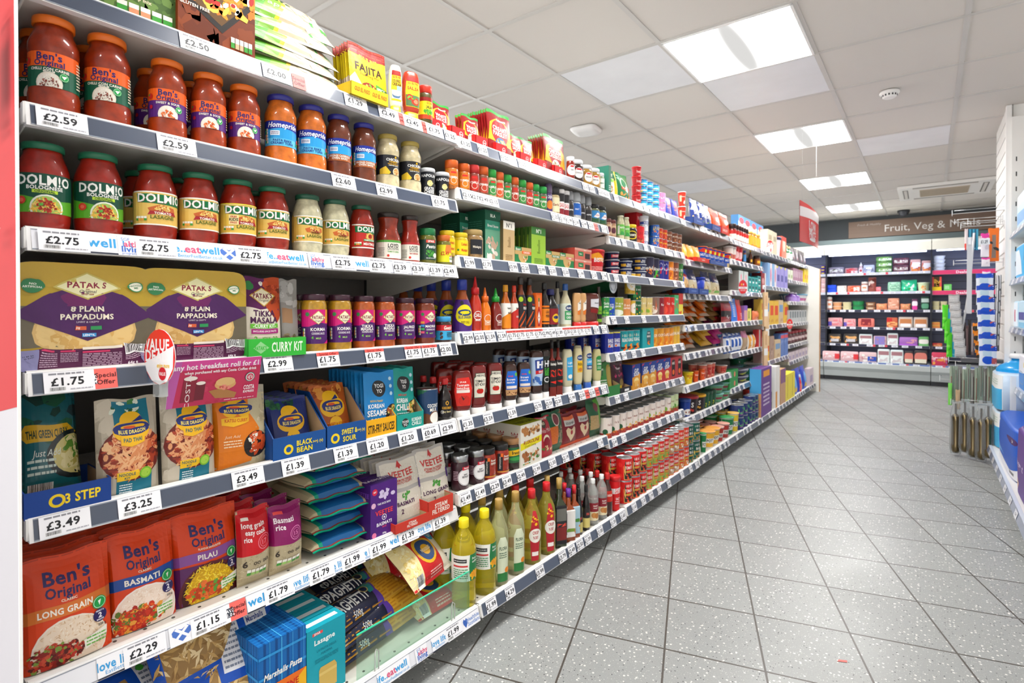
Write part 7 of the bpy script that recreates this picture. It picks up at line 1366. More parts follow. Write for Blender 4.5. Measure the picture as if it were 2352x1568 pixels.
G('pn_r', 'cup', 'noodle pot with pink foil lid', 'pink-lidded pots', 'c=e8e8e4 l=e8a898', pn('a8342c', 'PIRI'))
G('pn_y', 'cup', 'tall noodle pot, yellow lid', 'yellow-lidded pots', 'c=e8e8e4 l=f0c060', pn('e0c030', 'POT'))
row(3, 7, 'r', .016, '''
pn_g|1156 1226 640
pn_o|1226 1320 612,1310 1366 586|deep=2
pn_r|1350 1406 566,1404 1466 540|deep=2
pn_g|1466 1512 470|deep=1
pn_y|1508 1562 424,1546 1606 408|deep=2''')
# ---------------------------------------------------------------- fifth bay and beyond
G('mbox', 'box', 'tall white cereal box with blue top', 'white cereal boxes', 'c=f0eee4', 'b f2f0e6|r 0 .8 1 1 3c84d0|e .5 .84 .36 .1 d83c4c|S .5 .2 .4 .14 12 .07 e8c83c,8ab84c', side='b e8e4dc|r 0 .5 1 1 5c9ad8|r .2 0 1 .4 e8d84c', d=.06)
G('sryp', 'spice', 'small syrup bottle with dark cap', 'syrup bottles', 'c=8a2c1c l=2c2422', 'b f0ece4|r 0 .6 1 1 c8302c')
G('honey', 'jarsmall', 'small amber honey jar', 'honey jars', 'c=d8821c l=c8a04c', 'b f0a83c')
row(4, 0, 's', .012, '''
sryp|285 330 340,332 376 365,380 412 395,415 445 415,448 480 432,482 516 450
honey|548 590 488,590 636 496,638 694 505
mbox|368 448 325,452 544 310,548 640 298,645 740 288|in=.09''')
G('cocoa', 'tub', 'large jar with white lid', 'white-lidded jars', 'c=6a3c24 l=e4e4e0', 'b f0e8e0|r 0 .1 1 .5 c86a5c')
G('redj', 'tub', 'slim red tub', 'slim red tubs', 'c=c82c34 l=d03c44', 'b cc3038|e .5 .5 .3 .3 f0c8c8')
G('mugb', 'jarsmall', 'brown drink jar with blue label', 'blue label jar', 'c=8a5c34 l=2c4c9c', 'b 4c9ad8')
G('coff', 'jarsmall', 'dark coffee jar', 'coffee jars', 'c=3c2014 l=2c1c18', 'b 8a4c1c|r .3 .3 .7 .7 e8b02c')
G('coffy', 'bottle', 'brown bottle with yellow cap', 'yellow-capped bottle', 'c=4a2c1c l=e8b81c', 'b 4a2c1c|r .3 .2 .7 .6 f0b83c')
row(4, 1, 's', .012, '''
cocoa|130 285 690,286 330 705
redj|330 376 700,378 426 722
mugb|434 478 752
coffy|512 572 735
coff|582 690 828''')
G('teab', 'box', 'pale tea box', 'pale tea boxes', 'c=d0d8d4', 'b ccdcd8|c .5 .7 .14 e8a0b0|c .5 .4 .1 8ac0b8', d=.08, side='b 8a8884')
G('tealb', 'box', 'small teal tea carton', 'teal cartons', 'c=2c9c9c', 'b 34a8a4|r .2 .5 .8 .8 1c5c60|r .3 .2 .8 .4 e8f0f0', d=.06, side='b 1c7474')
G('redc', 'box', 'dark red tea box', 'dark red box', 'c=8a2428', 'b 982c30|e .5 .6 .3 .16 d8a0a0', d=.08, side='b 6a1c20')
row(4, 2, 's', .012, '''
teab|370 440 1055,444 510 1070
tealb|515 560 1170,562 610 1150,612 650 1140|tiers=2
tealb|652 700 1140|tiers=3
redc|706 762 1090''')
G('bsq', 'pouch', 'blue icing pouch', 'blue pouches', 'c=2c74d8', 'b 2f7ce0|L .2 .2 .5 .9 8 e8f0fc', t=.03)
G('rsq', 'pouch', 'red icing pouch', 'red pouches', 'c=d82c2c', 'b dc3030|L .4 .1 .9 .4 4 f4dcdc', t=.03)
G('lilac', 'box', 'small lilac baking box', 'lilac box', 'c=9c7cc8', 'b e0a8a8|r 0 .7 1 1 8c5cc0', d=.05)
G('yelb', 'box', 'small yellow baking box', 'yellow box', 'c=e8e05c', 'b ece46c|r .2 .2 .5 .8 8a8a4c', d=.05)
G('dkp', 'box', 'tall dark purple box', 'dark purple box', 'c=3c2444', 'b 40284c|L .2 .4 .8 .8 4 b8a8c0', d=.08)
G('orbag', 'bag', 'orange and clear baking bag', 'orange baking bag', 'c=e8784c', 'b ec8050|S .5 .4 .4 .3 10 .1 f4d8c8', t=.04)
G('jube', 'box', 'tall yellow biscuit box', 'tall yellow boxes', 'c=e8c84c', 'b ecd050|r .2 .5 .9 .8 d87a3c|c .5 .25 .16 8a5c44', d=.06, side='b d8b84c')
row(4, 3, 't', .012, '''
bsq|250 325 30,
rsq|328 384 45
lilac|388 430 120
yelb|432 480 158
dkp|500 560 30|in=.1
orbag|520 600 190
jube|602 655 40'''.replace(',\nrsq', '\nrsq'))
G('flour', 'bag', 'blue and white flour bag', 'flour bags', 'c=e8ecf4', 'b e8ecf4|p 0 .8 0 1 1 1 1 .8 2c5cb4|r .1 .3 .3 .7 2c5cb4|r .6 .3 .8 .7 2c5cb4|r 0 0 1 .1 3c6cc0', t=.07)
G('oat', 'bag', 'brown sugar bag', 'brown sugar bag', 'c=b89878', 'b b89c7c|r 0 .66 1 1 c87a9c', t=.06)
G('sugy', 'bag', 'white and orange sugar bag', 'orange sugar bags', 'c=f0e8dc', 'b f0ece4|r .1 0 .6 1 f0a42c|r .3 .3 .5 .6 f4f0e8', t=.05)
G('redsl', 'box', 'slim red and white box', 'slim red box', 'c=d84040', 'b f0e8e8|r .5 0 1 1 c83434', d=.05)
row(4, 4, 't', .012, '''
flour|175 240 470,250 300 465,300 345 480,346 386 520|deep=1
oat|395 460 450
sugy|468 512 500,514 560 495
redsl|580 615 430''')
G('trop', 'tin', 'green and blue fruit tin', 'fruit tins', 'c=c8ccd0', 'b 2c7c54|r 0 .7 1 1 4cb0d8|r .3 .5 .8 .7 f0f4f4|S .5 .3 .4 .2 10 .12 8ac83c,e8e8e0')
G('dkgr', 'tub', 'dark grey and yellow dessert pot', 'grey dessert pots', 'c=3c3a4c l=8a8a98', 'b 403c50|p .5 .4 .9 .9 .9 .5 .6 .2 c8c84c')
G('grcart', 'box', 'green fruit pot sleeve', 'green sleeves', 'c=2c8a44', 'b 309448|c .6 .5 .3 e87a5c', d=.06)
row(4, 5, 't', .012, '''
grcart|200 312 950|tiers=2
dkgr|316 438 925|tiers=2
trop|445 500 915,502 550 902,552 602 890|tiers=2 deep=1''')
row(4, 5, 't', .014, '''
trop|330 420 770,424 480 770,482 540 768,542 600 766|tiers=2 in=.14''', 'back row, sixth shelf, fifth bay')
G('bran', 'tin', 'navy and green spaghetti tin', 'navy tins', 'c=c8ccd0', 'b 24346c|o .6 .6 .3 .08 5cc860|p .5 .2 .6 .5 .7 .2 c86ab8|T .6 .3 .14 5cc860 <.3 b')
G('redd', 'tin', 'red and white pet food tin', 'red and white tins', 'c=c8ccd0', 'b e04c44|o .6 .6 .3 .08 f4e8e8|r 0 0 1 .3 e8a84c')
G('grt', 'tin', 'grey green pet food tin', 'grey green tins', 'c=c8ccd0', 'b 5c6a54|o .5 .5 .2 .06 c8ccc0')
row(4, 6, 't', .014, '''
bran|262 385 1325,388 440 1372,442 500 1385|tiers=2 deep=1
bran|502 538 1300,540 576 1240|tiers=3
redd|580 640 1175,642 696 1180|tiers=3
grt|698 750 1215|tiers=2''')
# sixth bay: cereal and biscuits
G('ricex', 'box', 'sand coloured cereal box', 'sand boxes', 'c=e0d4b8', 'b e4d8bc|r .2 .6 .8 .8 b8a888', d=.07)
G('spcer', 'box', 'red and orange cereal box', 'red cereal box', 'c=e0644c', 'b ec8c70|c .5 .6 .3 f0d8c8|r 0 .8 1 1 d83c2c', d=.07)
G('purpl', 'tub', 'purple and white drink tub', 'purple tub', 'c=5c3c9c l=3c2c5c', 'b f0e8f0')
G('oilg', 'bottle', 'green glass bottle', 'green bottles', 'c=2c7c4c l=e8d8a0', 'b f0f4e8')
G('dkb', 'pouch', 'dark grey pouch', 'dark pouches', 'c=4a4448', 'b 5c5458|r .3 .3 .8 .7 a8a0a8|S .5 .3 .3 .2 4 .1 8ab84c,c83c4c', t=.03)
row(5, 0, 's', .012, '''
ricex|806 870 455,872 940 470|in=.02
purpl|945 1000 560
spcer|1010 1080 550
oilg|1095 1135 680,1140 1175 700
dkb|1178 1225 690,1228 1280 700,1300 1340 760,1345 1390 790''')
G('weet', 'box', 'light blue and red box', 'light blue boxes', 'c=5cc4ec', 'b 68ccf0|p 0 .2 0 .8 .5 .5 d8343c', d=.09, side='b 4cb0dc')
G('ptow', 'box', 'tall blue and pink box', 'blue and pink boxes', 'c=8ab4e0', 'b 8cb8e4|r .5 0 1 1 f0e8ee|e .7 .5 .12 .3 d85c94', d=.07)
G('lilb', 'box', 'tall lilac box', 'tall lilac boxes', 'c=9c94d8', 'b a49ce0|r .2 .3 .8 .6 5c5ca8|r 0 .9 .4 1 e8d84c', d=.07)
row(5, 1, 's', .012, '''
weet|688 800 930|in=.05
ptow|806 868 950,872 936 950
lilb|940 985 985,988 1050 990,1052 1104 1035''')
row(5, 1, 's', .012, 'weet|690 870 845|in=.05 up=.13 H=.07', 'lying above the others, second shelf, sixth bay')
G('ycer', 'box', 'tall yellow and red cereal box', 'yellow cereal boxes', 'c=e8b83c', 'b ecc044|r .2 .4 .9 .8 e8542c|S .5 .2 .3 .12 8 .1 c8782c', d=.07)
G('tcer', 'box', 'tall sand and blue cereal box', 'sand cereal boxes', 'c=d8bc94', 'b d8c09c|r .1 .5 .9 .8 7ca0c8|S .5 .2 .3 .12 8 .1 a8744c', d=.07)
row(5, 2, 't', .012, '''
tcer|672 712 20
ycer|715 768 38,770 830 80
tcer|832 892 50
ycer|896 958 85|in=.02''')
G('bcer', 'box', 'tall brown muesli box', 'brown muesli boxes', 'c=a8887c', 'b b09484|S .5 .5 .4 .4 20 .1 8a5c4c,d8c0b0', d=.07)
G('bluc', 'box', 'tall blue and pink cereal box', 'blue cereal boxes', 'c=5c7cc0', 'b 6484c8|r 0 .8 1 .94 e85c6c|S .5 .5 .4 .3 10 .1 8aa8e0', d=.07)
row(5, 3, 't', .012, '''
bcer|618 665 560,715 780 490
ycer|668 712 520
tcer|786 858 560
bluc|862 904 480,906 954 480''')
G('pcer', 'box', 'large purple cereal box', 'purple cereal box', 'c=6a3c8c', 'b 6c3c90|r .2 .82 .8 .95 f0a02c|L .2 .2 .8 .7 6 d8c8e4', d=.09, side='b 4ca8e0|r 0 0 1 .5 d8a070')
G('wcer', 'box', 'large white cereal box', 'white cereal box', 'c=f0ece8', 'b f4f0ec|r 0 0 .4 .4 e8a04c', d=.08)
G('scer', 'box', 'small cream and brown cereal box', 'brown cereal boxes', 'c=c89c74', 'b cca07c|r 0 .6 1 1 8a5c8c', d=.07)
G('ygb', 'box', 'bright yellow box', 'bright yellow boxes', 'c=f0dc3c', 'b f2e048|r .4 .1 .5 .9 c8a81c', d=.08)
row(5, 4, 't', .012, '''
pcer|608 745 920
wcer|795 850 900
scer|862 890 930,892 925 940
ygb|930 978 990,980 1050 990''')
# farthest bay
G('palebx', 'box', 'slim pale carton', 'pale cartons', 'c=d8dcc8', 'b dce0cc|r .2 .2 .8 .5 a8b884', d=.06)
G('plum', 'box', 'slim plum coloured box', 'plum boxes', 'c=a87c94', 'b ac8098|r .3 .3 .7 .8 d8c0cc', d=.06)
G('gold', 'box', 'bright yellow tea box', 'yellow tea boxes', 'c=f0d020', 'b f2d42c|r .2 .3 .8 .6 e8942c', d=.06)
G('scent', 'bottle', 'purple air freshener bottle', 'purple bottles', 'c=7c4cb0 l=e8e0f0', 'b b090d8')
G('bluejr', 'tub', 'blue and white tub', 'blue tubs', 'c=3c78c8 l=7cb8d8', 'b f0f4f8|r .2 .2 .8 .6 c86aa0')
G('cds', 'box', 'slim grey and white case', 'slim grey cases', 'c=b8bcc0', 'b c4c8ca|r .2 .4 .8 .9 7a8488', d=.05)
G('redcof', 'jarsmall', 'dark coffee jar with red lid', 'red-lidded coffee jars', 'c=4a2a28 l=a82030', 'b 6c4448|r .3 .3 .7 .7 d8c0c0')
G('sach', 'box', 'slim pastel carton', 'pastel cartons', 'c=d8c8d0', 'b dcccd4|r .2 .2 .8 .6 b0a0c0', d=.05)
G('bigb', 'pouch', 'royal blue laundry pouch', 'blue laundry pouches', 'c=1c3cb0', 'b 1f44bc|c .5 .5 .26 6cb0ec|p .2 .1 .3 .3 .8 .3 .8 .1 e8c02c', t=.06)
G('redb', 'bottle', 'small red cleaning bottle', 'red cleaning bottle', 'c=d82c34 l=f0f0f0', 'b e87070')
row(6, 1, 's', .012, '''
palebx|1108 1140 1040,1142 1185 1045
plum|1187 1212 1020,1214 1242 1025,1244 1268 1035,1270 1300 1040,1302 1332 1048
gold|1350 1385 1035,1386 1425 1045''')
row(6, 2, 's', .012, '''
scent|1180 1240 1400,1245 1290 1360
bluejr|1292 1372 1420,1375 1420 1400|''')
row(6, 3, 't', .012, '''
cds|968 1000 190,1002 1030 190,1032 1060 182,1062 1090 178,1092 1128 172,1130 1160 172,1162 1190 175''')
row(6, 4, 't', .012, '''
redcof|962 1000 470,1002 1040 455,1042 1085 440,1088 1130 430,1132 1170 420,1172 1215 400''')
row(6, 5, 't', .012, '''
sach|965 1000 715,1002 1045 700,1048 1090 690,1092 1130 685,1132 1170 678,1172 1205 672''')
row(6, 6, 't', .012, '''
redb|1078 1130 1010
bigb|1052 1100 920,1110 1170 925,1172 1225 930
sach|1232 1280 925''')
# ================================================================ refrigerated wall beyond the aisle
CY, CYB = 9.22, 9.02
CZ = [1.52, 1.25, .995, .75, .505]
CB = .27
def chiller(x0, x1, label, deals=False):
    cx = (x0 + x1) / 2; r = link('refrigerated_display', None, None, (cx, 9.4, 0))
    def ch(nm, b, par=None): b.v = [(x - cx, y - 9.4, z) for x, y, z in b.v]; return link(nm, b.build(nm), par or r)
    b = MB(); b.box(x0 + .005, x1 - .005, 9.68, 9.71, .3, 1.86, '6c7290', 'paint')
    for i in range(14): b.box(x0 + .01, x1 - .01, 9.678, 9.68, .34 + i * .105, .345 + i * .105, '24252c', 'paint')
    ch('back_panel', b)
    b = MB(); b.prism([(9.71, 1.86), (9.05, 1.80), (9.0, 1.79), (8.99, 1.90), (9.03, 1.93), (9.71, 1.93)], 'x', x0 + .001, x1 - .001, 'e6e5dc', 'paint'); ch('canopy', b)
    b = MB(); b.box(x0 + .05, x1 - .05, 9.06, 9.09, 1.775, 1.79, 'cfdcff', 'glow'); ch('light_strip', b)
    for k, x in enumerate((x0, x1)):
        b = MB(); b.box(x - .006 if k else x, x if k else x + .006, 9.2, 9.7, .3, 1.8, '2c2e38', 'paint'); ch('side_wall', b)
    b = MB(); b.prism([(9.71, .06), (9.02, .06), (9.0, .14), (8.96, .19), (8.965, .25), (8.985, .26), (8.985, CB - .006), (9.71, CB - .006)], 'x', x0 + .001, x1 - .001, 'b2b8b8', 'paint'); ch('base', b)
    b = MB(); b.box(x0 + .001, x1 - .001, 9.05, 9.08, 0, .1, '26282e', 'paint')
    for i in range(5): b.box(x0 + .05, x1 - .05, 9.048, 9.05, .015 + .014 * i, .02 + .014 * i, '101014', 'paint')
    ch('kickplate', b)
    for s, z in enumerate(CZ + [CB]):
        f = CY if s < 5 else 8.985; dl = deals and s < 2; rh = .034 if not dl else .055
        b = MB(); b.box(x0 + .008, x1 - .008, f + .002, 9.67, z - .02, z, 'd8dade' if s < 5 else '9a9da6', 'paint'); sh = ch('shelf', b)
        b = MB(); b.box(x0 + .008, x1 - .008, f - .004, f + .002, z - rh + .006, z + .008, 'eef0f4', 'paint')
        if dl: spec = 'b d83a6c|T .25 .5 .6 f4d8e4 <.44 Deals|T .75 .5 .6 f4d8e4 <.44 Deals'
        else:
            rn = random.Random(s + int(x0 * 10)); spec = 'b %s' % ('c8ccdc' if s < 2 else '30334a' if s < 5 else '5a74b4'); x = .03
            while x < .95:
                spec += '|r %.3f .08 %.3f .92 e6e8f4|T %.3f .5 .3 4a4c60 <.04 £%s' % (x, x + .06, x + .03, rn.choice(PR))
                if rn.random() < .3: spec += '|r %.3f .08 %.3f .92 d84858' % (x + .06, x + .085)
                x += rn.uniform(.09, .15)
        L = x1 - x0 - .02; wrap(b, spec, L, rh, lambda u, v, q: (x0 + .01 + u * L, f - .0045 - q * 2, z - rh + .007 + v * rh), None, None, 'label', 0 if dl else 1)
        ch('price_rail', b, sh)
    return tag(r, label, 'refrigerated display', 'refrigerated displays along the end wall')
chiller(-2.45, -1.2, 'refrigerated wall display partly hidden behind the white end panel')
chiller(-1.195, .03, 'refrigerated wall display with salads, meat and cooked meats, middle unit')
chiller(.035, 1.25, 'refrigerated wall display with pink Deals rails, behind the hanging packs', True)
r = sign('wall_sign', 1.74, .245, 'b 8c7668|r 0 .3 1 .31 7c685c|r 0 .62 1 .63 9a8476|r .3 .8 .9 .805 7c685c|i .15 .78 .13 c8bcb4 <.2 Fresh & Healthy|t .57 .48 .42 f0edea <.68 Fruit, Veg & Meals', (-.1, 9.716, 2.085), 0, 'wooden Fruit, Veg & Meals sign on the dark end wall', 'sign', frame='6a584e')
b = MB(); b.box(-3, 1.4, 9.3, 9.74, 1.935, 2.03, '5c696c', 'matte'); struct('trim_2', b)
def crow(s, frame, text):
    sc, ox, oy = FR[frame]; z0 = (CZ + [CB])[s] + .001; Y0 = (CY if s < 5 else 9.0) + .025; es = []
    for line in text.strip().split('\n'):
        f = [q.strip() for q in line.split('|')]; t = T[f[0]]; tiers = int(f[2]) if len(f) > 2 else 1
        for q in f[1].split(','):
            l, r_, tp = [float(v) for v in q.split()]; l, r_, tp = ox + l / sc, ox + r_ / sc, oy + tp / sc
            a, c = ray(l), ray(r_); x0, x1 = a[0] * Y0 / a[1], c[0] * Y0 / c[1]; g = ray((l + r_) / 2); H = (EYE + (HORIZON - tp) / FPX * Y0 / g[1] - z0) / tiers
            es.append(dict(t=t, Y=(x0 + x1) / 2, w=x1 - x0, H=max(H, .03), tiers=tiers))
    es.sort(key=lambda e: e['Y']); name_row(es, ['top', 'second', 'third', 'fourth', 'fifth', 'lowest'][s] + ' chiller shelf')
    for e in es:
        t = e['t']; w = e['w'] / 2 if t['kind'] in FORMS else e['w']; d = w if t['kind'] in FORMS else t['o'].get('d', .08) / 2
        if t['kind'] == 'pack': d = w * t['o'].get('ry', 1)
        w_, H_ = round(w, 3), round(e['H'], 3)
        for k in range(e['tiers']):
            put(t['name'], mesh_parts(t, w_, H_, 0), (e['Y'], Y0 + d, z0 + k * (H_ + .001)), 0, mk_label(e, TIER[e['tiers']][k]), t['cat'], '%s, %s' % (t['look'], e['where']) if e['tiers'] > 1 or e['add'] else None, True, (t['name'], id(t), w_, H_, 'c'))
NM['pack'] = ('chilled_pack', 'pack')
def C(key, form, name, cat, look, short, c, spec, **o): K(key, form, name, cat, look, short, c, spec, **o)
C('c_pot', 'tub', 'dessert_pot', 'pot', 'purple and yellow pot', 'purple pots', 'c=4c2c90 l=5a3aa0', 'b 4c2c90|r .2 .4 .6 .8 f0d820')
C('c_sal', 'pack', 'salad_bag', 'salad bag', 'clear bag of mixed dark salad', 'dark salad bag', 'c=8a8496', 'S .5 .4 .45 .4 40 .1 5a4058,c8c8d4,6a7a5c,3c3044|r .3 .3 .7 .7 e8e8f0', ry=.5)
C('c_straw', 'pack', 'fruit_punnet', 'punnet', 'clear punnet of strawberries', 'strawberries', 'c=b8848c', 'S .5 .5 .5 .4 30 .14 c82c3c,e04c54|r .5 .1 .9 .5 e8e4ec', ry=.5)
C('c_btl', 'chilli', 'dressing_bottle', 'bottle', 'small white-capped dressing bottle', 'dressing bottle', 'c=c8a8b0 l=f0f0f4', 'b e8e4ec|e .5 .5 .2 .3 c83c54')
C('c_berry', 'pack', 'fruit_punnet', 'punnet', 'pale punnet of blueberries', 'blueberries', 'c=b8c0dc', 'S .5 .4 .45 .3 40 .08 2c3460,e8ecf8,4c5484|p .4 .6 .5 .8 .6 .6 .5 .5 f4f4fc', ry=.5)
C('c_grn', 'pack', 'fruit_punnet', 'punnet', 'clear punnet of green grapes', 'green grapes', 'c=5c8a4c', 'S .5 .5 .5 .4 50 .12 7cb04c,4c8a34,a8cc84|r .4 .3 .8 .7 e8ece4', ry=.5)
C('c_red', 'pack', 'fruit_punnet', 'punnet', 'clear punnet of dark grapes', 'dark grapes', 'c=5c3444', 'S .5 .5 .5 .4 50 .12 4a1c30,6c3048,8a5060|r .3 .3 .7 .7 e8e4dc', ry=.5)
C('c_peach', 'pack', 'fruit_bag', 'fruit bag', 'clear bag of red fruit', 'red fruit bags', 'c=c89c98', 'S .5 .4 .45 .4 20 .16 d85c3c,e88a3c,b83c34,f0e8f0|r .4 .4 .7 .8 f0eef8', ry=.5)
C('c_wht', 'bowl', 'white_tub', 'tub', 'flat white food tub', 'white tubs', 'c=dce4f4 l=f0f2fa', '')
C('c_blue', 'pack', 'cheese_pack', 'pack', 'bright blue cheese pack', 'blue packs', 'c=1c4cd8', 'b 2050e0', ry=.5)
C('c_whit', 'pack', 'food_tray', 'tray', 'white mushroom tray', 'mushroom tray', 'c=d8d0cc', 'b dcd4d0|S .5 .5 .45 .4 20 .1 f0ece8,b8a49c', ry=.5)
C('c_tom', 'pack', 'food_tray', 'tray', 'tray of red tomatoes, white label', 'tomato tray', 'c=d87860', 'S .5 .5 .5 .4 16 .2 e04c30,f08060|r .5 .2 .75 .8 f0ece8', ry=.5)
C('c_jar', 'jarsmall', 'pickle_jar', 'jar', 'pinkish jar with white lid', 'pinkish jar', 'c=b87868 l=e8e0dc', 'b f0e8e4|r .3 .4 .7 .7 e89068')
C('c_kab', 'pouch', 'sausage_pack', 'pack', 'tall brown sausage pack', 'sausage pack', 'c=8a4038', 'b 8c443c|S .5 .6 .3 .3 10 .16 e8d8d4,6c2c28', t=.03)
C('c_apl', 'pack', 'fruit_bag', 'fruit bag', 'small pink fruit bag', 'pink fruit bag', 'c=e07078', 'S .5 .5 .4 .4 10 .2 e85c68,f0909c', ry=.5)
C('c_cab', 'pack', 'cabbage', 'cabbage', 'pale green wrapped cabbage', 'cabbage', 'c=8cc0a4', 'S .5 .5 .5 .45 30 .14 a0d0b4,7cb094,c0e4d0', ry=.7)
C('c_bagg', 'pouch', 'salad_bag', 'salad bag', 'teal and green salad bag', 'teal salad bag', 'c=1cb484', 'b 20b88c|S .5 .4 .45 .3 20 .12 3cd8a8,1c9c4c,d8f0e8', t=.05)
C('c_bowl', 'bowl', 'salad_bowl', 'bowl', 'oval party food platter', 'platter', 'c=d8e8c0 l=e0ecd0', 'b d0e0b8|S .5 .5 .4 .3 12 .2 e8a45c,f0d8b0')
C('c_yel', 'box', 'food_box', 'box', 'yellow and red carton', 'yellow carton', 'c=e8b81c', 'b 4a3418|r 0 0 1 .3 f0cc1c|r 0 .3 .2 1 e8504c|r .8 .3 1 1 e8504c|S .5 .6 .2 .2 9 .1 d8a03c', d=.08)
C('c_grb', 'box', 'food_box', 'box', 'small bright green box', 'small green box', 'c=6cc864', 'b 70cc68|L .1 .3 .7 .8 3 e0f4dc', d=.08)
C('c_orp', 'tub', 'dip_pot', 'pot', 'orange dip pot', 'orange dip pots', 'c=e0a884 l=e8d0b8', 'b e8a878')
C('c_crp', 'tub', 'dip_pot', 'pot', 'cream dip pot', 'cream dip pots', 'c=d8d0a0 l=e0d8b0', 'b dcd4a8')
C('c_grp', 'tub', 'dip_pot', 'pot', 'dark green dip pot', 'green dip pots', 'c=2c8a54 l=2c6c44', 'b 2c9458')
C('c_brp', 'tub', 'dip_pot', 'pot', 'brown dip pot', 'brown dip pots', 'c=a87858 l=6c4c3c', 'b b08060|r .3 .4 .7 .7 e8d8c0')
C('c_orb', 'bag', 'vegetable_bag', 'vegetable bag', 'orange and green vegetable bag', 'orange vegetable bags', 'c=e0946c', 'S .5 .5 .45 .4 16 .12 e87840,f0b890,8ab06c', t=.06)
C('c_chk', 'pack', 'chicken_pack', 'pack', 'whole pink chicken in clear wrap', 'whole chicken', 'c=d8967c', 'S .5 .5 .45 .4 16 .16 e8a890,c8785c,f0c8b4', ry=.6)
C('c_dkp', 'pack', 'food_pack', 'pack', 'dark purple pack', 'dark purple pack', 'c=5c2c50', 'c .5 .6 .25 f0e4f0|c .5 .2 .2 d83c98', ry=.4)
C('c_dkg', 'pack', 'food_pack', 'pack', 'dark green pack, white label', 'dark green pack', 'c=1c4434', 'r .2 .6 .8 .9 b8c8c4|c .5 .3 .2 5c9c7c', ry=.4)
C('c_ham', 'pack', 'meat_pack', 'meat pack', 'clear ham pack, purple label', 'ham packs', 'c=d8a0a4', 'S .6 .5 .4 .4 12 .16 e07c84,f0c0c4|r .05 .1 .45 .6 5c4cb0', ry=.3)
C('c_bur', 'pack', 'meat_pack', 'meat pack', 'red burger pack, dark red sleeve', 'red sleeve pack', 'c=e07c70', 'S .5 .4 .5 .3 12 .2 e8806c,d86858|r .4 .2 .6 1 8a2430', ry=.3)
C('c_rdo', 'pack', 'meat_pack', 'meat pack', 'red and orange ready meal pack', 'red orange pack', 'c=c86040', 'r 0 .6 .5 1 c82c2c|S .5 .3 .4 .3 9 .2 f0b070', ry=.3)
C('c_brd', 'pack', 'meat_pack', 'meat pack', 'clear chicken tray with orange label', 'orange label trays', 'c=c8bcb4', 'c .5 .5 .42 e0c8b0|r .3 .3 .7 .85 c88050|r .35 .1 .65 .4 f0eef4', ry=.3)
C('c_org', 'pack', 'meat_pack', 'meat pack', 'small orange pack', 'small orange packs', 'c=e8a860', 'b e8a850|r .2 .3 .8 .6 e87840', ry=.3)
C('c_blk', 'pack', 'meat_pack', 'meat pack', 'black tray of golden chicken', 'black chicken trays', 'c=3a3430', 'S .5 .5 .4 .4 14 .18 d89850,e8b070,2c2824|r .4 .2 .6 .5 c8c8d0', ry=.3)
C('c_foil', 'pack', 'meat_pack', 'meat pack', 'clear tray of white meat', 'white meat trays', 'c=c8dce0', 'b e8f0f0|r .25 .6 .75 .9 a87880|S .5 .4 .4 .3 9 .14 f4f8f8,d0c8cc', ry=.3)
C('c_purs', 'pack', 'meat_pack', 'meat pack', 'meat tray with lilac sleeve', 'lilac sleeve tray', 'c=c8a8b0', 'S .5 .5 .4 .4 9 .16 b8848c|r .3 0 .65 1 8c80c8', ry=.3)
C('c_purl', 'pack', 'meat_pack', 'meat pack', 'long purple sausage pack', 'long purple pack', 'c=a86cc0', 'S .6 .5 .4 .3 10 .14 e0a0a8|r 0 0 1 .2 b060d0', ry=.3)
C('c_grm', 'pack', 'meat_pack', 'meat pack', 'green and white bag', 'green bag', 'c=6cb06c', 'b 70b870|e .5 .5 .4 .26 f0ece8', ry=.3)
C('c_bac', 'pack', 'bacon_pack', 'bacon pack', 'bacon pack with red label', 'red bacon packs', 'c=e0b8bc', 'S .4 .5 .4 .4 9 .16 f0e4e8,e08c94|r .55 .2 .98 .8 e03c44', ry=.3)
C('c_bacb', 'pack', 'bacon_pack', 'bacon pack', 'bacon pack with blue label', 'blue bacon pack', 'c=d8b8bc', 'S .4 .5 .4 .4 9 .16 f0ece8,c88c94|r .5 .1 .9 .6 2c54b8', ry=.3)
C('c_min', 'pack', 'meat_pack', 'meat pack', 'black tray of pink mince', 'mince trays', 'c=2c2628', 'c .5 .5 .4 d87c70|r .25 .1 .75 .4 e8e4d0', ry=.3)
C('c_piz', 'pack', 'food_pack', 'pack', 'pink and red snack pack', 'pink snack pack', 'c=d03c5c', 'T .5 .6 .3 f0e4ec <.8 Tortino|S .5 .3 .4 .2 6 .14 e8a04c,a86cb0', ry=.3)
crow(0, 'u', '''c_pot|258 342 1000|3
c_sal|360 580 1020
c_straw|586 764 1030
c_btl|772 834 955
c_berry|836 990 990
c_grn|1005 1225 880|3
c_red|1232 1458 895|2
c_peach|1466 1614 915,1622 1756 930
c_wht|1768 1944 868|4''')
crow(1, 'u', '''c_bac|268 348 1165|3
c_blue|352 474 1262|2
c_whit|482 612 1270
c_tom|620 800 1270
c_jar|806 898 1215
c_kab|902 1008 1155
c_apl|1010 1076 1285
c_cab|1165 1345 1220
c_bagg|1346 1560 1190
c_bowl|1566 1740 1225
c_yel|1764 1895 1150
c_grb|1926 2030 1250''')
crow(2, 'v', '''c_jar|326 398 232
c_orp|402 520 300|2
c_crp|526 646 300|2
c_grp|652 810 285|2
c_brp|826 958 300|2
c_orb|962 1106 320
c_chk|1112 1264 250
c_orb|1272 1410 322
c_dkp|1424 1500 260
c_dkg|1540 1650 230
c_crp|1682 1786 290,1792 1880 290|2''')
crow(3, 'v', '''c_ham|345 535 500,548 705 515
c_bur|730 945 510
c_rdo|1100 1244 498
c_brd|1252 1440 490,1446 1636 495
c_org|1682 1790 558|2''')
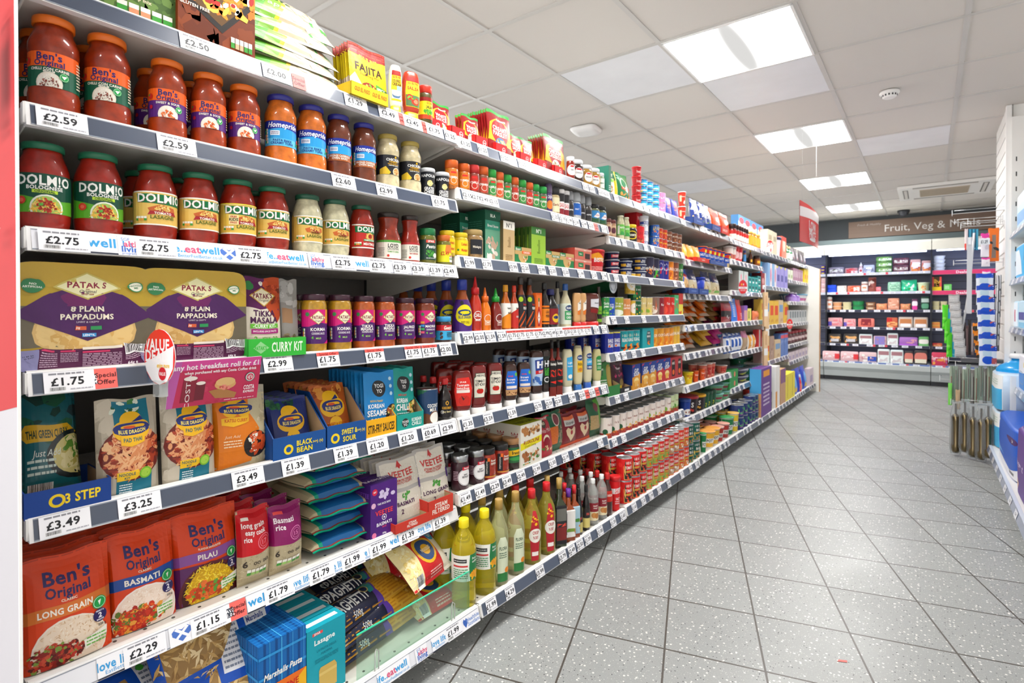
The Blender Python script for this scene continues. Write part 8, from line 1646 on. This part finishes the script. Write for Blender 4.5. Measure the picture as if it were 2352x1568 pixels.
crow(4, 'v', '''c_blk|350 520 708,545 736 706
c_foil|746 920 712,1110 1250 700
c_purs|932 1105 735
c_purl|1262 1505 752
c_grm|1516 1646 745
c_rdo|1690 1820 828''')
crow(5, 'v', '''c_bac|275 495 932,506 740 938
c_bacb|746 975 946
c_foil|986 1145 906,1150 1320 916
c_min|1332 1446 930,1456 1630 926
c_piz|1682 1890 950''')
# ================================================================ right-hand side: shelving bay, hooks and hanging packs
r = link('shelving_bay', None, None, (.65, 3.9, 0))
def rc(nm, b, par=None): b.v = [(x - .65, y - 3.9, z) for x, y, z in b.v]; return link(nm, b.build(nm), par or r)
b = MB(); b.box(.885, .892, 2.9, 4.93, .1, 2.1, 'e6e5e2', 'paint'); rc('back_panel', b)
b = MB(); b.box(.44, .5, 4.935, 4.949, 0, 2.3, 'eeedea', 'paint')
for i in range(20): b.box(.46, .466, 4.934, 4.935, .1 + .1 * i, .13 + .1 * i, '2c2c2c', 'paint')
rc('upright', b)
RZ = [1.48, 1.17, .86, .49, .09]
for s, z in enumerate(RZ):
    X = .43 if s < 4 else .31
    b = MB(); b.box(X + .018, .884, 2.95, 4.925, z + .006, z + .034, 'e2e1dd', 'paint'); sh = rc('shelf', b)
    b = MB(); b.prism([(X - .001, z), (X + .016, z), (X + .024, z + RH), (X + .009, z + RH)], 'y', 2.95, 4.925, 'c4ccd8', 'paint')
    wrap(b, 'b 7a86a0' + ''.join('|r %.2f .05 %.2f .95 eceef4|T %.2f .5 .3 3c3c48 <.03 £%s' % (.06 + .11 * i, .1 + .11 * i, .08 + .11 * i, PR[i]) for i in range(8)), 1.96, RH, lambda u, v, q: (X - .0016 + v * .0098 - q, 4.92 - u * 1.96, z + .001 + v * (RH - .002)), None, None, 'rail', 1); rc('price_rail', b, sh)
tag(r, 'white shelving bay at the right edge, holding toilet rolls and wipes', 'shelving')
def rpack(name, l, rr, top, X, z, d, c, spec, label, cat, form='pack', grp=None, H=None):
    y1, y0 = along(l, X), along(rr, X); w = abs(y1 - y0); g = ray((l + rr) / 2)
    h = H or EYE + (HORIZON - top) / FPX * X / g[0] - z
    t = dict(kind=form, cols={'c': c}, spec=spec, o={'ry': d / w, 'span': 120}) if form == 'pack' else dict(kind=form, cols=dict(p.split('=') for p in c.split()), spec=spec, o={'d': d})
    return put(name, mesh_parts(t, w / 2 if form in FORMS else w, h, 0), (X + d / 2, (y0 + y1) / 2, z), -pi / 2, label, cat, grp, False, (name, label))
b9 = RZ[4] + .034
cush = 'b 1f5cc8|p 0 0 0 .2 .6 .12 1 .26 1 0 f0f0f4|p 0 .2 0 .6 .5 .24 .3 .16 7cb8f0|e .72 .78 .2 .07 4a1c6a|T .72 .78 .06 f4f4f8 <.3 Cusi|p .1 .5 .05 .7 .2 .82 .34 .74 .3 .5 .2 .44 5c2c84|i .2 .64 .07 f0e8f8 <.2 Quilted|B .6 .05 .8 .12|r .3 .88 .4 .92 e8f0e8'
rpack('toilet_roll_pack', 2290, 2330, 965, .345, b9, .24, '1f5cc8', cush, 'blue and white toilet roll pack on the right-hand base shelf', 'toilet roll pack')
rpack('toilet_roll_pack', 2333, 2362, 990, .345, b9, .24, '5c2c8a', 'b 5c2c8a|r 0 .8 .3 .9 e8384c|i .4 .5 .12 e8d8f4 <.7 velvet|S .3 .15 .25 .1 9 .08 e8b890,f0d8c0', 'purple toilet roll pack beside the blue and white one', 'toilet roll pack')
for i in range(3): rpack('toilet_roll_pack', 2276 - 1 + i * .5, 2289, 925, .345 + (.0 if i == 0 else .245 * (i if i < 2 else 0)), b9 + (.0 if i < 2 else .245), .24, 'c8dcec', 'b eef2f0|r 0 0 1 .6 4ab0e0|L .2 .7 .8 .9 3 b8d0c0', ['pale blue toilet roll pack behind the blue and white one', 'pale blue toilet roll pack at the back of the base shelf', 'white toilet roll pack lying on the pale blue ones'][i], 'toilet roll pack', H=.235)
z = RZ[3] + .034
rpack('cleaning_bottle', 2325, 2336, 812, .45, z, .07, 'c=1c9ce0 l=f0f0f0', 'b 1c9ce0', 'sky blue cleaning bottle on the shelf above the toilet rolls', 'bottle', 'bottle')
rpack('kitchen_towel', 2338, 2356, 815, .45, z, .12, 'f0f0f4', 'b f0f2f8|p 0 0 0 .4 1 .6 1 0 2c84d8|r .6 .7 .9 .85 f0d81c|o .5 .35 .2 .02 8a9ab8', 'white and blue kitchen towel pack at the right edge', 'kitchen towel')
for i, (l, rr, tp, s, sp_, lb_) in enumerate(((2317, 2334, 692, 2, 'b b8e0f4|r .1 .2 .3 .7 5c4cb0|r .5 0 .9 1 e8f4fc|r .6 .2 .7 .7 c83c5c', 'pale blue wipes pack below the bright blue one'), (2336, 2354, 690, 2, 'b c8e8f8|r .3 .3 .7 .6 4c4c9c|r 0 0 1 .2 8cccec', 'pale blue wipes pack with dark lettering, right edge'),
        (2328, 2352, 562, 1, 'b 3cb4ec|p .2 .1 .3 .9 .5 .9 .6 .1 e8f4fc|r .75 .5 1 1 4c4c8c', 'bright blue wipes pack on the middle right shelf'), (2330, 2356, 440, 0, 'b c0dcf4|p 0 .1 .4 .5 1 .4 1 .2 7cb0e4|r .1 .7 .5 1 f0f4fc', 'large pale blue nappy pack on the top right shelf'))):
    rpack('wipes_pack' if i < 3 else 'nappy_pack', l, rr, tp, .455, RZ[s] + .035, .12, 'b8dcf0', sp_, lb_, 'wipes' if i < 3 else 'nappies')
# prongs on the slatted pillar; everything below hangs from them
def at(px, Y): g = ray(px); return g[0] * Y / g[1]
def zat(px, py, Y): g = ray(px); return EYE + (HORIZON - py) / FPX * Y / g[1]
def prong(px, py, Y, lab, flag=True):
    x = at(px, Y); z = zat(px, py, Y); r = link('display_hook', None, None, (.418, Y, z))
    b = MB(); L = x - .418; b.tube([(0, 0, -.02), (0, 0, 0), (L, 0, 0), (L, 0, .012)], .0022, 'd8dadc'); b.tube([(0, .012, .024), (L + .01, .012, .024)], .0015, 'd8dadc')
    b.box(-.001, .004, -.014, .014, -.03, .03, 'd0d2d4', 'paint'); link('wire', b.build('wire'), r)
    if flag: b = MB(); b.box(L - .003, L, -.014, .014, -.012, .026, 'eef0f2', 'plastic'); link('ticket_flag', b.build('ticket_flag'), r)
    return tag(r, lab, 'hook', 'wire display hooks on the slatted pillar')
HK = [prong(2186, 492, 5.05, 'long wire hook reaching furthest out, top of the pillar'), prong(2192, 512, 5.2, 'wire hook behind the top one, no packs'), prong(2206, 522, 5.1, 'wire hook holding the teal toothbrushes'), prong(2222, 510, 5.35, 'short wire hook behind the top row of the pillar'),
      prong(2190, 606, 5.15, 'wire hook in the second row, left of the price cards'), prong(2180, 828, 5.0, 'long lower hook above the clear knife packs'), prong(2196, 838, 5.12, 'lower hook just behind the knife packs'), prong(2160, 870, 5.2, 'lowest wire hook reaching into the aisle'), prong(2186, 924, 4.95, 'wire hook holding the toilet brushes')]
def hang(name, l, rr, t_, b_, Y, c, spec, label, cat, grp=None, key=None, thick=.014, m='film', rz=.12, kind='bag'):
    x0, x1 = at(l, Y), at(rr, Y); mid = (l + rr) / 2; zt, zb = zat(mid, t_, Y), zat(mid, b_, Y)
    o = put(name, lambda: pouch_parts(round(x1 - x0, 3), round(zt - zb, 3), thick, {'c': c}, spec, 0, 'pillow', m, 2), ((x0 + x1) / 2, Y, zb), rz, label, cat, grp, True, (key or label, 'h'))
    return o
for i in range(4): hang('toothbrush_pack', 2214 + i * 8, 2222 + i * 8, 526, 574, 5.1 + .01 * i, ['e8d8d8', '1c8cb0', '1c84a8', '14506c'][i], ['b e8d8d8|r 0 0 .5 .3 e84c3c', 'b 1c8cb0|r 0 0 .2 1 0c4c6c|r .5 0 .7 1 64c0dc'][min(i, 1)], 'teal toothbrush pack, %s from left, hanging at pillar top' % ORD[i] if i else 'white and red pack left of the teal toothbrushes', 'toothbrush', 'toothbrush packs on the top hook')
hang('price_card', 2246, 2273, 548, 562, 5.0, 'f0f0f2', 'T .5 .5 .5 2c2c34 <.6 £1.29', 'white £1.29 price card on the top hook', 'price card', thick=.003)
for i in range(3): hang('hair_accessory_card', 2251 + i * 2, 2271 + i * 2, 536 + 30 * i + (26 if i else 0), 590 + 22 * i, 5.08 + .02 * i, 'e8e0ea', 'b ece6ee|r 0 .8 1 1 e03c9c|S .5 .4 .3 .3 6 .1 d8d0dc', ['pink-edged clear card under the price card', 'second pink-edged card down', 'lowest pink-edged card above the blue packs'][i], 'card', 'pink-edged cards on the hooks')
hang('glove_pack', 2268, 2294, 524, 600, 5.15, 'ec7420', 'b ec7420|p .3 .1 .35 .8 .7 .8 .7 .1 8a7c74|S .5 .5 .1 .3 8 .1 f0c02c,2c2c2c', 'orange pack hanging at the top right of the pillar', 'pack')
r = link('clip_strip', None, None, (at(2226, 4.98), 4.98, zat(2226, 545, 4.98)), .1); b = MB(); hz_ = zat(2226, 545, 4.98) - zat(2226, 720, 4.98); b.box(-.014, .014, 0, .003, -hz_, 0, 'd4d4d6', 'plastic'); b.box(-.008, .008, -.001, .0, -.05, -.0, 'f4f4f4', 'plastic'); link('strip', b.build('strip'), r); tag(r, 'long grey-white plastic strip hanging from the top hook', 'clip strip')
r = link('clip_strip', None, None, (at(2236, 5.02), 5.02, zat(2236, 535, 5.02)), .1); b = MB(); b.tube([(0, 0, 0), (-.02, 0, -.35), (-.06, 0, -.68)], .006, 'e4e4e6', 'plastic'); link('strip', b.build('strip'), r); tag(r, 'thin white strip slanting down in front of the blue packs', 'clip strip')
for i in range(7): hang('air_freshener_pack', 2240 + i * 1.5, 2282 + i * 1.5, 628 + 28 * i, 672 + 28 * i, 4.97 - .004 * i, 'e4eaf4', 'b e8ecf4|r 0 .76 1 1 1c4cc0|e .5 .3 .34 .22 1c54cc|r .2 .5 .7 .78 c8dce8|r .7 .1 1 .4 c85c54', 'blue and white pack on the clip strip, ' + ['topmost', 'second down', 'third down', 'fourth down', 'fifth down', 'sixth down', 'lowest'][i], 'hanging pack', 'blue and white packs on the clip strip', 'air', rz=.18)
for i in range(6): hang('steel_scourer_pack', 2288 - i * .6, 2300 - i, 632 + 26 * i, 676 + 26 * i, 5.2, 'b8bcc4', 'b 5c6068|r .1 0 .3 1 e8ecf0|r .6 .3 .8 1 d8dce4', 'silver and grey pack right of the blue packs, ' + ['topmost', 'second down', 'third down', 'fourth down', 'fifth down', 'lowest'][i], 'hanging pack', 'silver packs beside the clip strip', 'scour')
for i in range(8): hang('comb_pack', 2178 + i * 2.2, 2204 + i * 2.2, 676 + 17 * i, 700 + 17 * i, 5.0 - .004 * i, 'b4b2b0', 'b b8b6b4|r 0 .85 1 1 8c8a88|L .1 .2 .9 .7 3 d8d8d8', 'clear grey pack in the left cascade, ' + (['topmost'] + [ORD[k] + ' down' for k in range(1, 7)] + ['lowest'])[i], 'hanging pack', 'clear grey packs cascading on the pillar', 'comb', rz=-.1)
for i in range(6): hang('brush_head_pack', 2164 + (i % 2) * 9 + (i // 2) * 5, 2178 + (i % 2) * 9 + (i // 2) * 5, 700 + 34 * (i // 2) + 8 * (i % 2), 756 + 32 * (i // 2), 5.1 + .02 * (i % 2), ['58dc30', '2cb0d8'][i % 2], ['b 5ce030|S .5 .5 .4 .4 14 .1 8cf05c,3cc01c', 'b 34b4dc|S .5 .5 .4 .4 14 .1 70d4f0'][i % 2], '%s bristle pack at the left of the pillar, %s' % (['bright green', 'turquoise'][i % 2], ['upper', 'middle', 'lower'][i // 2]), 'brush', 'green and turquoise bristle packs', 'br%d' % (i % 2), rz=.3)
for i in range(5): hang('grooming_tool_pack', 2205 + i * 6, 2213 + i * 6, 735 + 6 * (i % 3), 815, 5.06 + .01 * i, ['8a8688', '4a4448', '6c585c', '2c2a2c', '8c8084'][i], 'b %s|r .3 .1 .6 .9 %s' % (['8a8688', '4a4448', '6c585c', '2c2a2c', '8c8084'][i], ['c8c8cc', '201c1e', 'a89090', '101012', 'd0c8cc'][i]), 'dark slim tool pack below the grey cascade, %s from left' % ORD[i], 'hanging pack', 'dark slim tool packs on the pillar')
for i in range(4): hang('orange_pack', 2234 + i * 3, 2247 + i * 3, 742 + 22 * i, 766 + 22 * i, 5.02, 'ec8418', 'b ee8a1c|c .5 .5 .25 2c2824', 'small orange pack left of the blue strip, ' + ['topmost', 'second down', 'third down', 'lowest'][i], 'hanging pack', 'orange packs beside the blue strip', 'ora')
r = link('hook_tray', None, None, (.418, 5.02, zat(2250, 828, 5.02))); b = MB(); b.box(at(2208, 5.02) - .418, 0, -.03, .03, -.012, .012, '4c4c50', 'plastic'); link('bar', b.build('bar'), r); tag(r, 'dark horizontal bar above the clear knife packs', 'bar')
for i in range(12): hang('utensil_pack', 2182 + i * 9.6, 2192 + i * 9.6, 840 + i * .6, 918 + (i * 7) % 12, 5.0 + .008 * (i % 3), ['98a890', '8c9c8c', '86807c'][i % 3], ['b a0ac98|r .3 0 .5 .7 8a5c50|r .55 .1 .7 1 5c6c5c', 'b 94a090|r .4 .1 .6 .9 6c5c58', 'b 8c8884|r .2 .2 .4 .9 a8b0a4|r .6 0 .8 .8 5c504c'][i % 3], 'clear greenish utensil pack under the dark bar, %s from left' % ORD[i], 'utensil pack', 'clear utensil packs under the bar', 'ut%d' % (i % 3))
hang('spatula', 2179, 2188, 880, 930, 4.96, '7cd858', 'b 84dc60', 'pale green spatula at the left of the utensil packs', 'spatula'); hang('wooden_spoon', 2196, 2207, 895, 940, 4.96, 'd8b48c', 'b d8b48c', 'pale wooden spoon below the utensil packs', 'spoon', m='wood')
def brush():
    b = MB(); b.grid([[(q * cos(2 * pi * j / 16), q * sin(2 * pi * j / 16), z) for j in range(16)] for z, q in ((0, .018), (.02, .026), (.05, .028), (.06, .025), (.22, .025), (.25, .026), (.27, .01))], '7a6c50', 'metal', True, True, (True, True))
    b.grid([[(.006 * cos(2 * pi * j / 8), .006 * sin(2 * pi * j / 8), z) for j in range(8)] for z in (.27, .34)], '6c6458', 'metal', True, True)
    c = MB(); c.grid([[(q * cos(2 * pi * j / 14), q * .7 * sin(2 * pi * j / 14), z) for j in range(14)] for z, q in ((-.01, .026), (.03, .034), (.26, .032), (.33, .018), (.36, .02))], 'e0e0dc', 'clear', True, True)
    return [('brush', b), ('bag', c)]
for i, px in enumerate((2197, 2218, 2237, 2256, 2272)): put('toilet_brush', brush, (at(px, 4.85 - .03 * i), 4.85 - .03 * i, zat(px, (1040, 1038, 1050, 1056, 1052)[i], 4.85 - .03 * i)), 0, 'brown metal toilet brush in clear bag, ' + ['left end of the row', 'second from left', 'middle of the five', 'second from right', 'beside the toilet roll packs'][i], 'toilet brush', 'bagged toilet brushes on the lowest hook', False, 'brush')
# ---- hanging banner, shelf tags and the clip strip between the bays
def banner():
    b = MB(); n = 14; L, H = .68, .30; rows = []
    def P(u, v, s): return (.03 * sin(u * 2.2) + s * .0012, u * L, v * H - .035 * u * u * v)
    for s in (1, -1):
        rows = [[P(i / n, j / 4, s) for i in range(n + 1)] for j in range(5)]; b.grid(rows if s > 0 else [r_[::-1] for r_ in rows], 'e0242c', 'gloss')
    wrap(b, 'b e0242c|p 0 .62 0 .86 1 1 1 .74 f6eef0|T .55 .5 .24 f4ecee <.6 LOW|T .55 .28 .2 f4ecee <.75 PRICE|e .55 .14 .16 .04 f4ecee', L, H, lambda u, v, q: (lambda p: (p[0] + .001 + q, p[1], p[2]))(P(u, v, 1)), [i / 14 for i in range(15)], [0, .25, .5, .75, 1], 'gloss')
    c = MB(); c.tube([(0, .1, H), (0, .1, CEIL - 1.51)], .0006, 'b8b8b8', 'matte', 5); c.tube([(.02, .6, H - .03), (.02, .6, CEIL - 1.51)], .0006, 'b8b8b8', 'matte', 5)
    return [('panel', b), ('thread', c)]
put('price_banner', banner, (-.75, 4.44, 1.51), 0, 'red LOW PRICE banner hanging from the ceiling above the aisle', 'banner', None, False, 'banner')
for px, py, X, lab in ((1768, 566, FX + .03, 'red and white value deals tag on the top rail, fifth bay'), (1706, 659, FX + .03, 'red value deals tag beside the teal tea cartons'), (1814, 744, FX + .03, 'red value deals tag in front of the tall cereal boxes')):
    g = ray(px); zz = EYE + (HORIZON - py) / FPX * X / g[0]; wobbler(px, X, zz, .055, lab, VD if py < 600 else VE, radians(60))
r = link('clip_strip', None, None, (FX + .02, 5.2, 0)); b = MB(); b.box(0, .004, -.012, .012, .52, 1.33, 'e8e6e0', 'plastic'); link('strip', b.build('strip'), r); tag(r, 'tall white strip between the fifth and sixth bays', 'clip strip')
for i in range(3):
    t_ = dict(kind='box', cols={'c': 'd8b890'}, spec='b dcbc94|r 0 .3 1 .5 e8e8e4|r .3 .6 .7 .9 c8a078', o={'d': .02})
    put('incense_pack', mesh_parts(t_, .04, .3, 1), (FX + .04, 5.12 + .045 * (i % 2), .86 - .17 * i), pi / 2 - .6, 'beige slim pack on the tall strip, ' + ['upper', 'middle', 'lower'][i], 'hanging pack', 'beige packs on the tall strip', True, 'inc')
# wire hooks on the red panel at the left edge
for i, (py, lab) in enumerate(((45, 'white wire hook on the red panel, near the top'), (295, 'white wire hook on the red panel, middle'), (543, 'white wire hook on the red panel, lowest'))):
    X = -1.17; z = EYE + (HORIZON - py) / FPX * (.19 * CA - X * SA); r = link('display_hook', None, None, (X, .187, z)); b = MB(); b.tube([(-.03, 0, .01), (.03, 0, .01), (.03, -.03, .006), (-.03, -.03, .006)], .002, 'f4f4f4', 'plastic'); link('wire', b.build('wire'), r); tag(r, lab, 'hook', 'hooks on the red panel')
zz = EYE + (HORIZON - 150) / FPX * (.18 * CA + 1.2 * SA)
put('hanging_pack', lambda: pouch_parts(.07, .13, .006, {'c': '2c2a2e', 'k': 'd860c8'}, 'b 2c2a2e|r .9 0 1 1 d860c8|r 0 0 1 .06 d860c8|c .5 .36 .28 e8e6f0|T .5 .36 .1 6a5ac8 <.6 lite|T .5 .8 .16 f0eef4 <.7 68', 0, 'pillow', 'gloss', 1), (-1.17, .17, zz - .065), 0, 'black and magenta pack hanging on the red panel', 'hanging pack', None, True, 'lite')
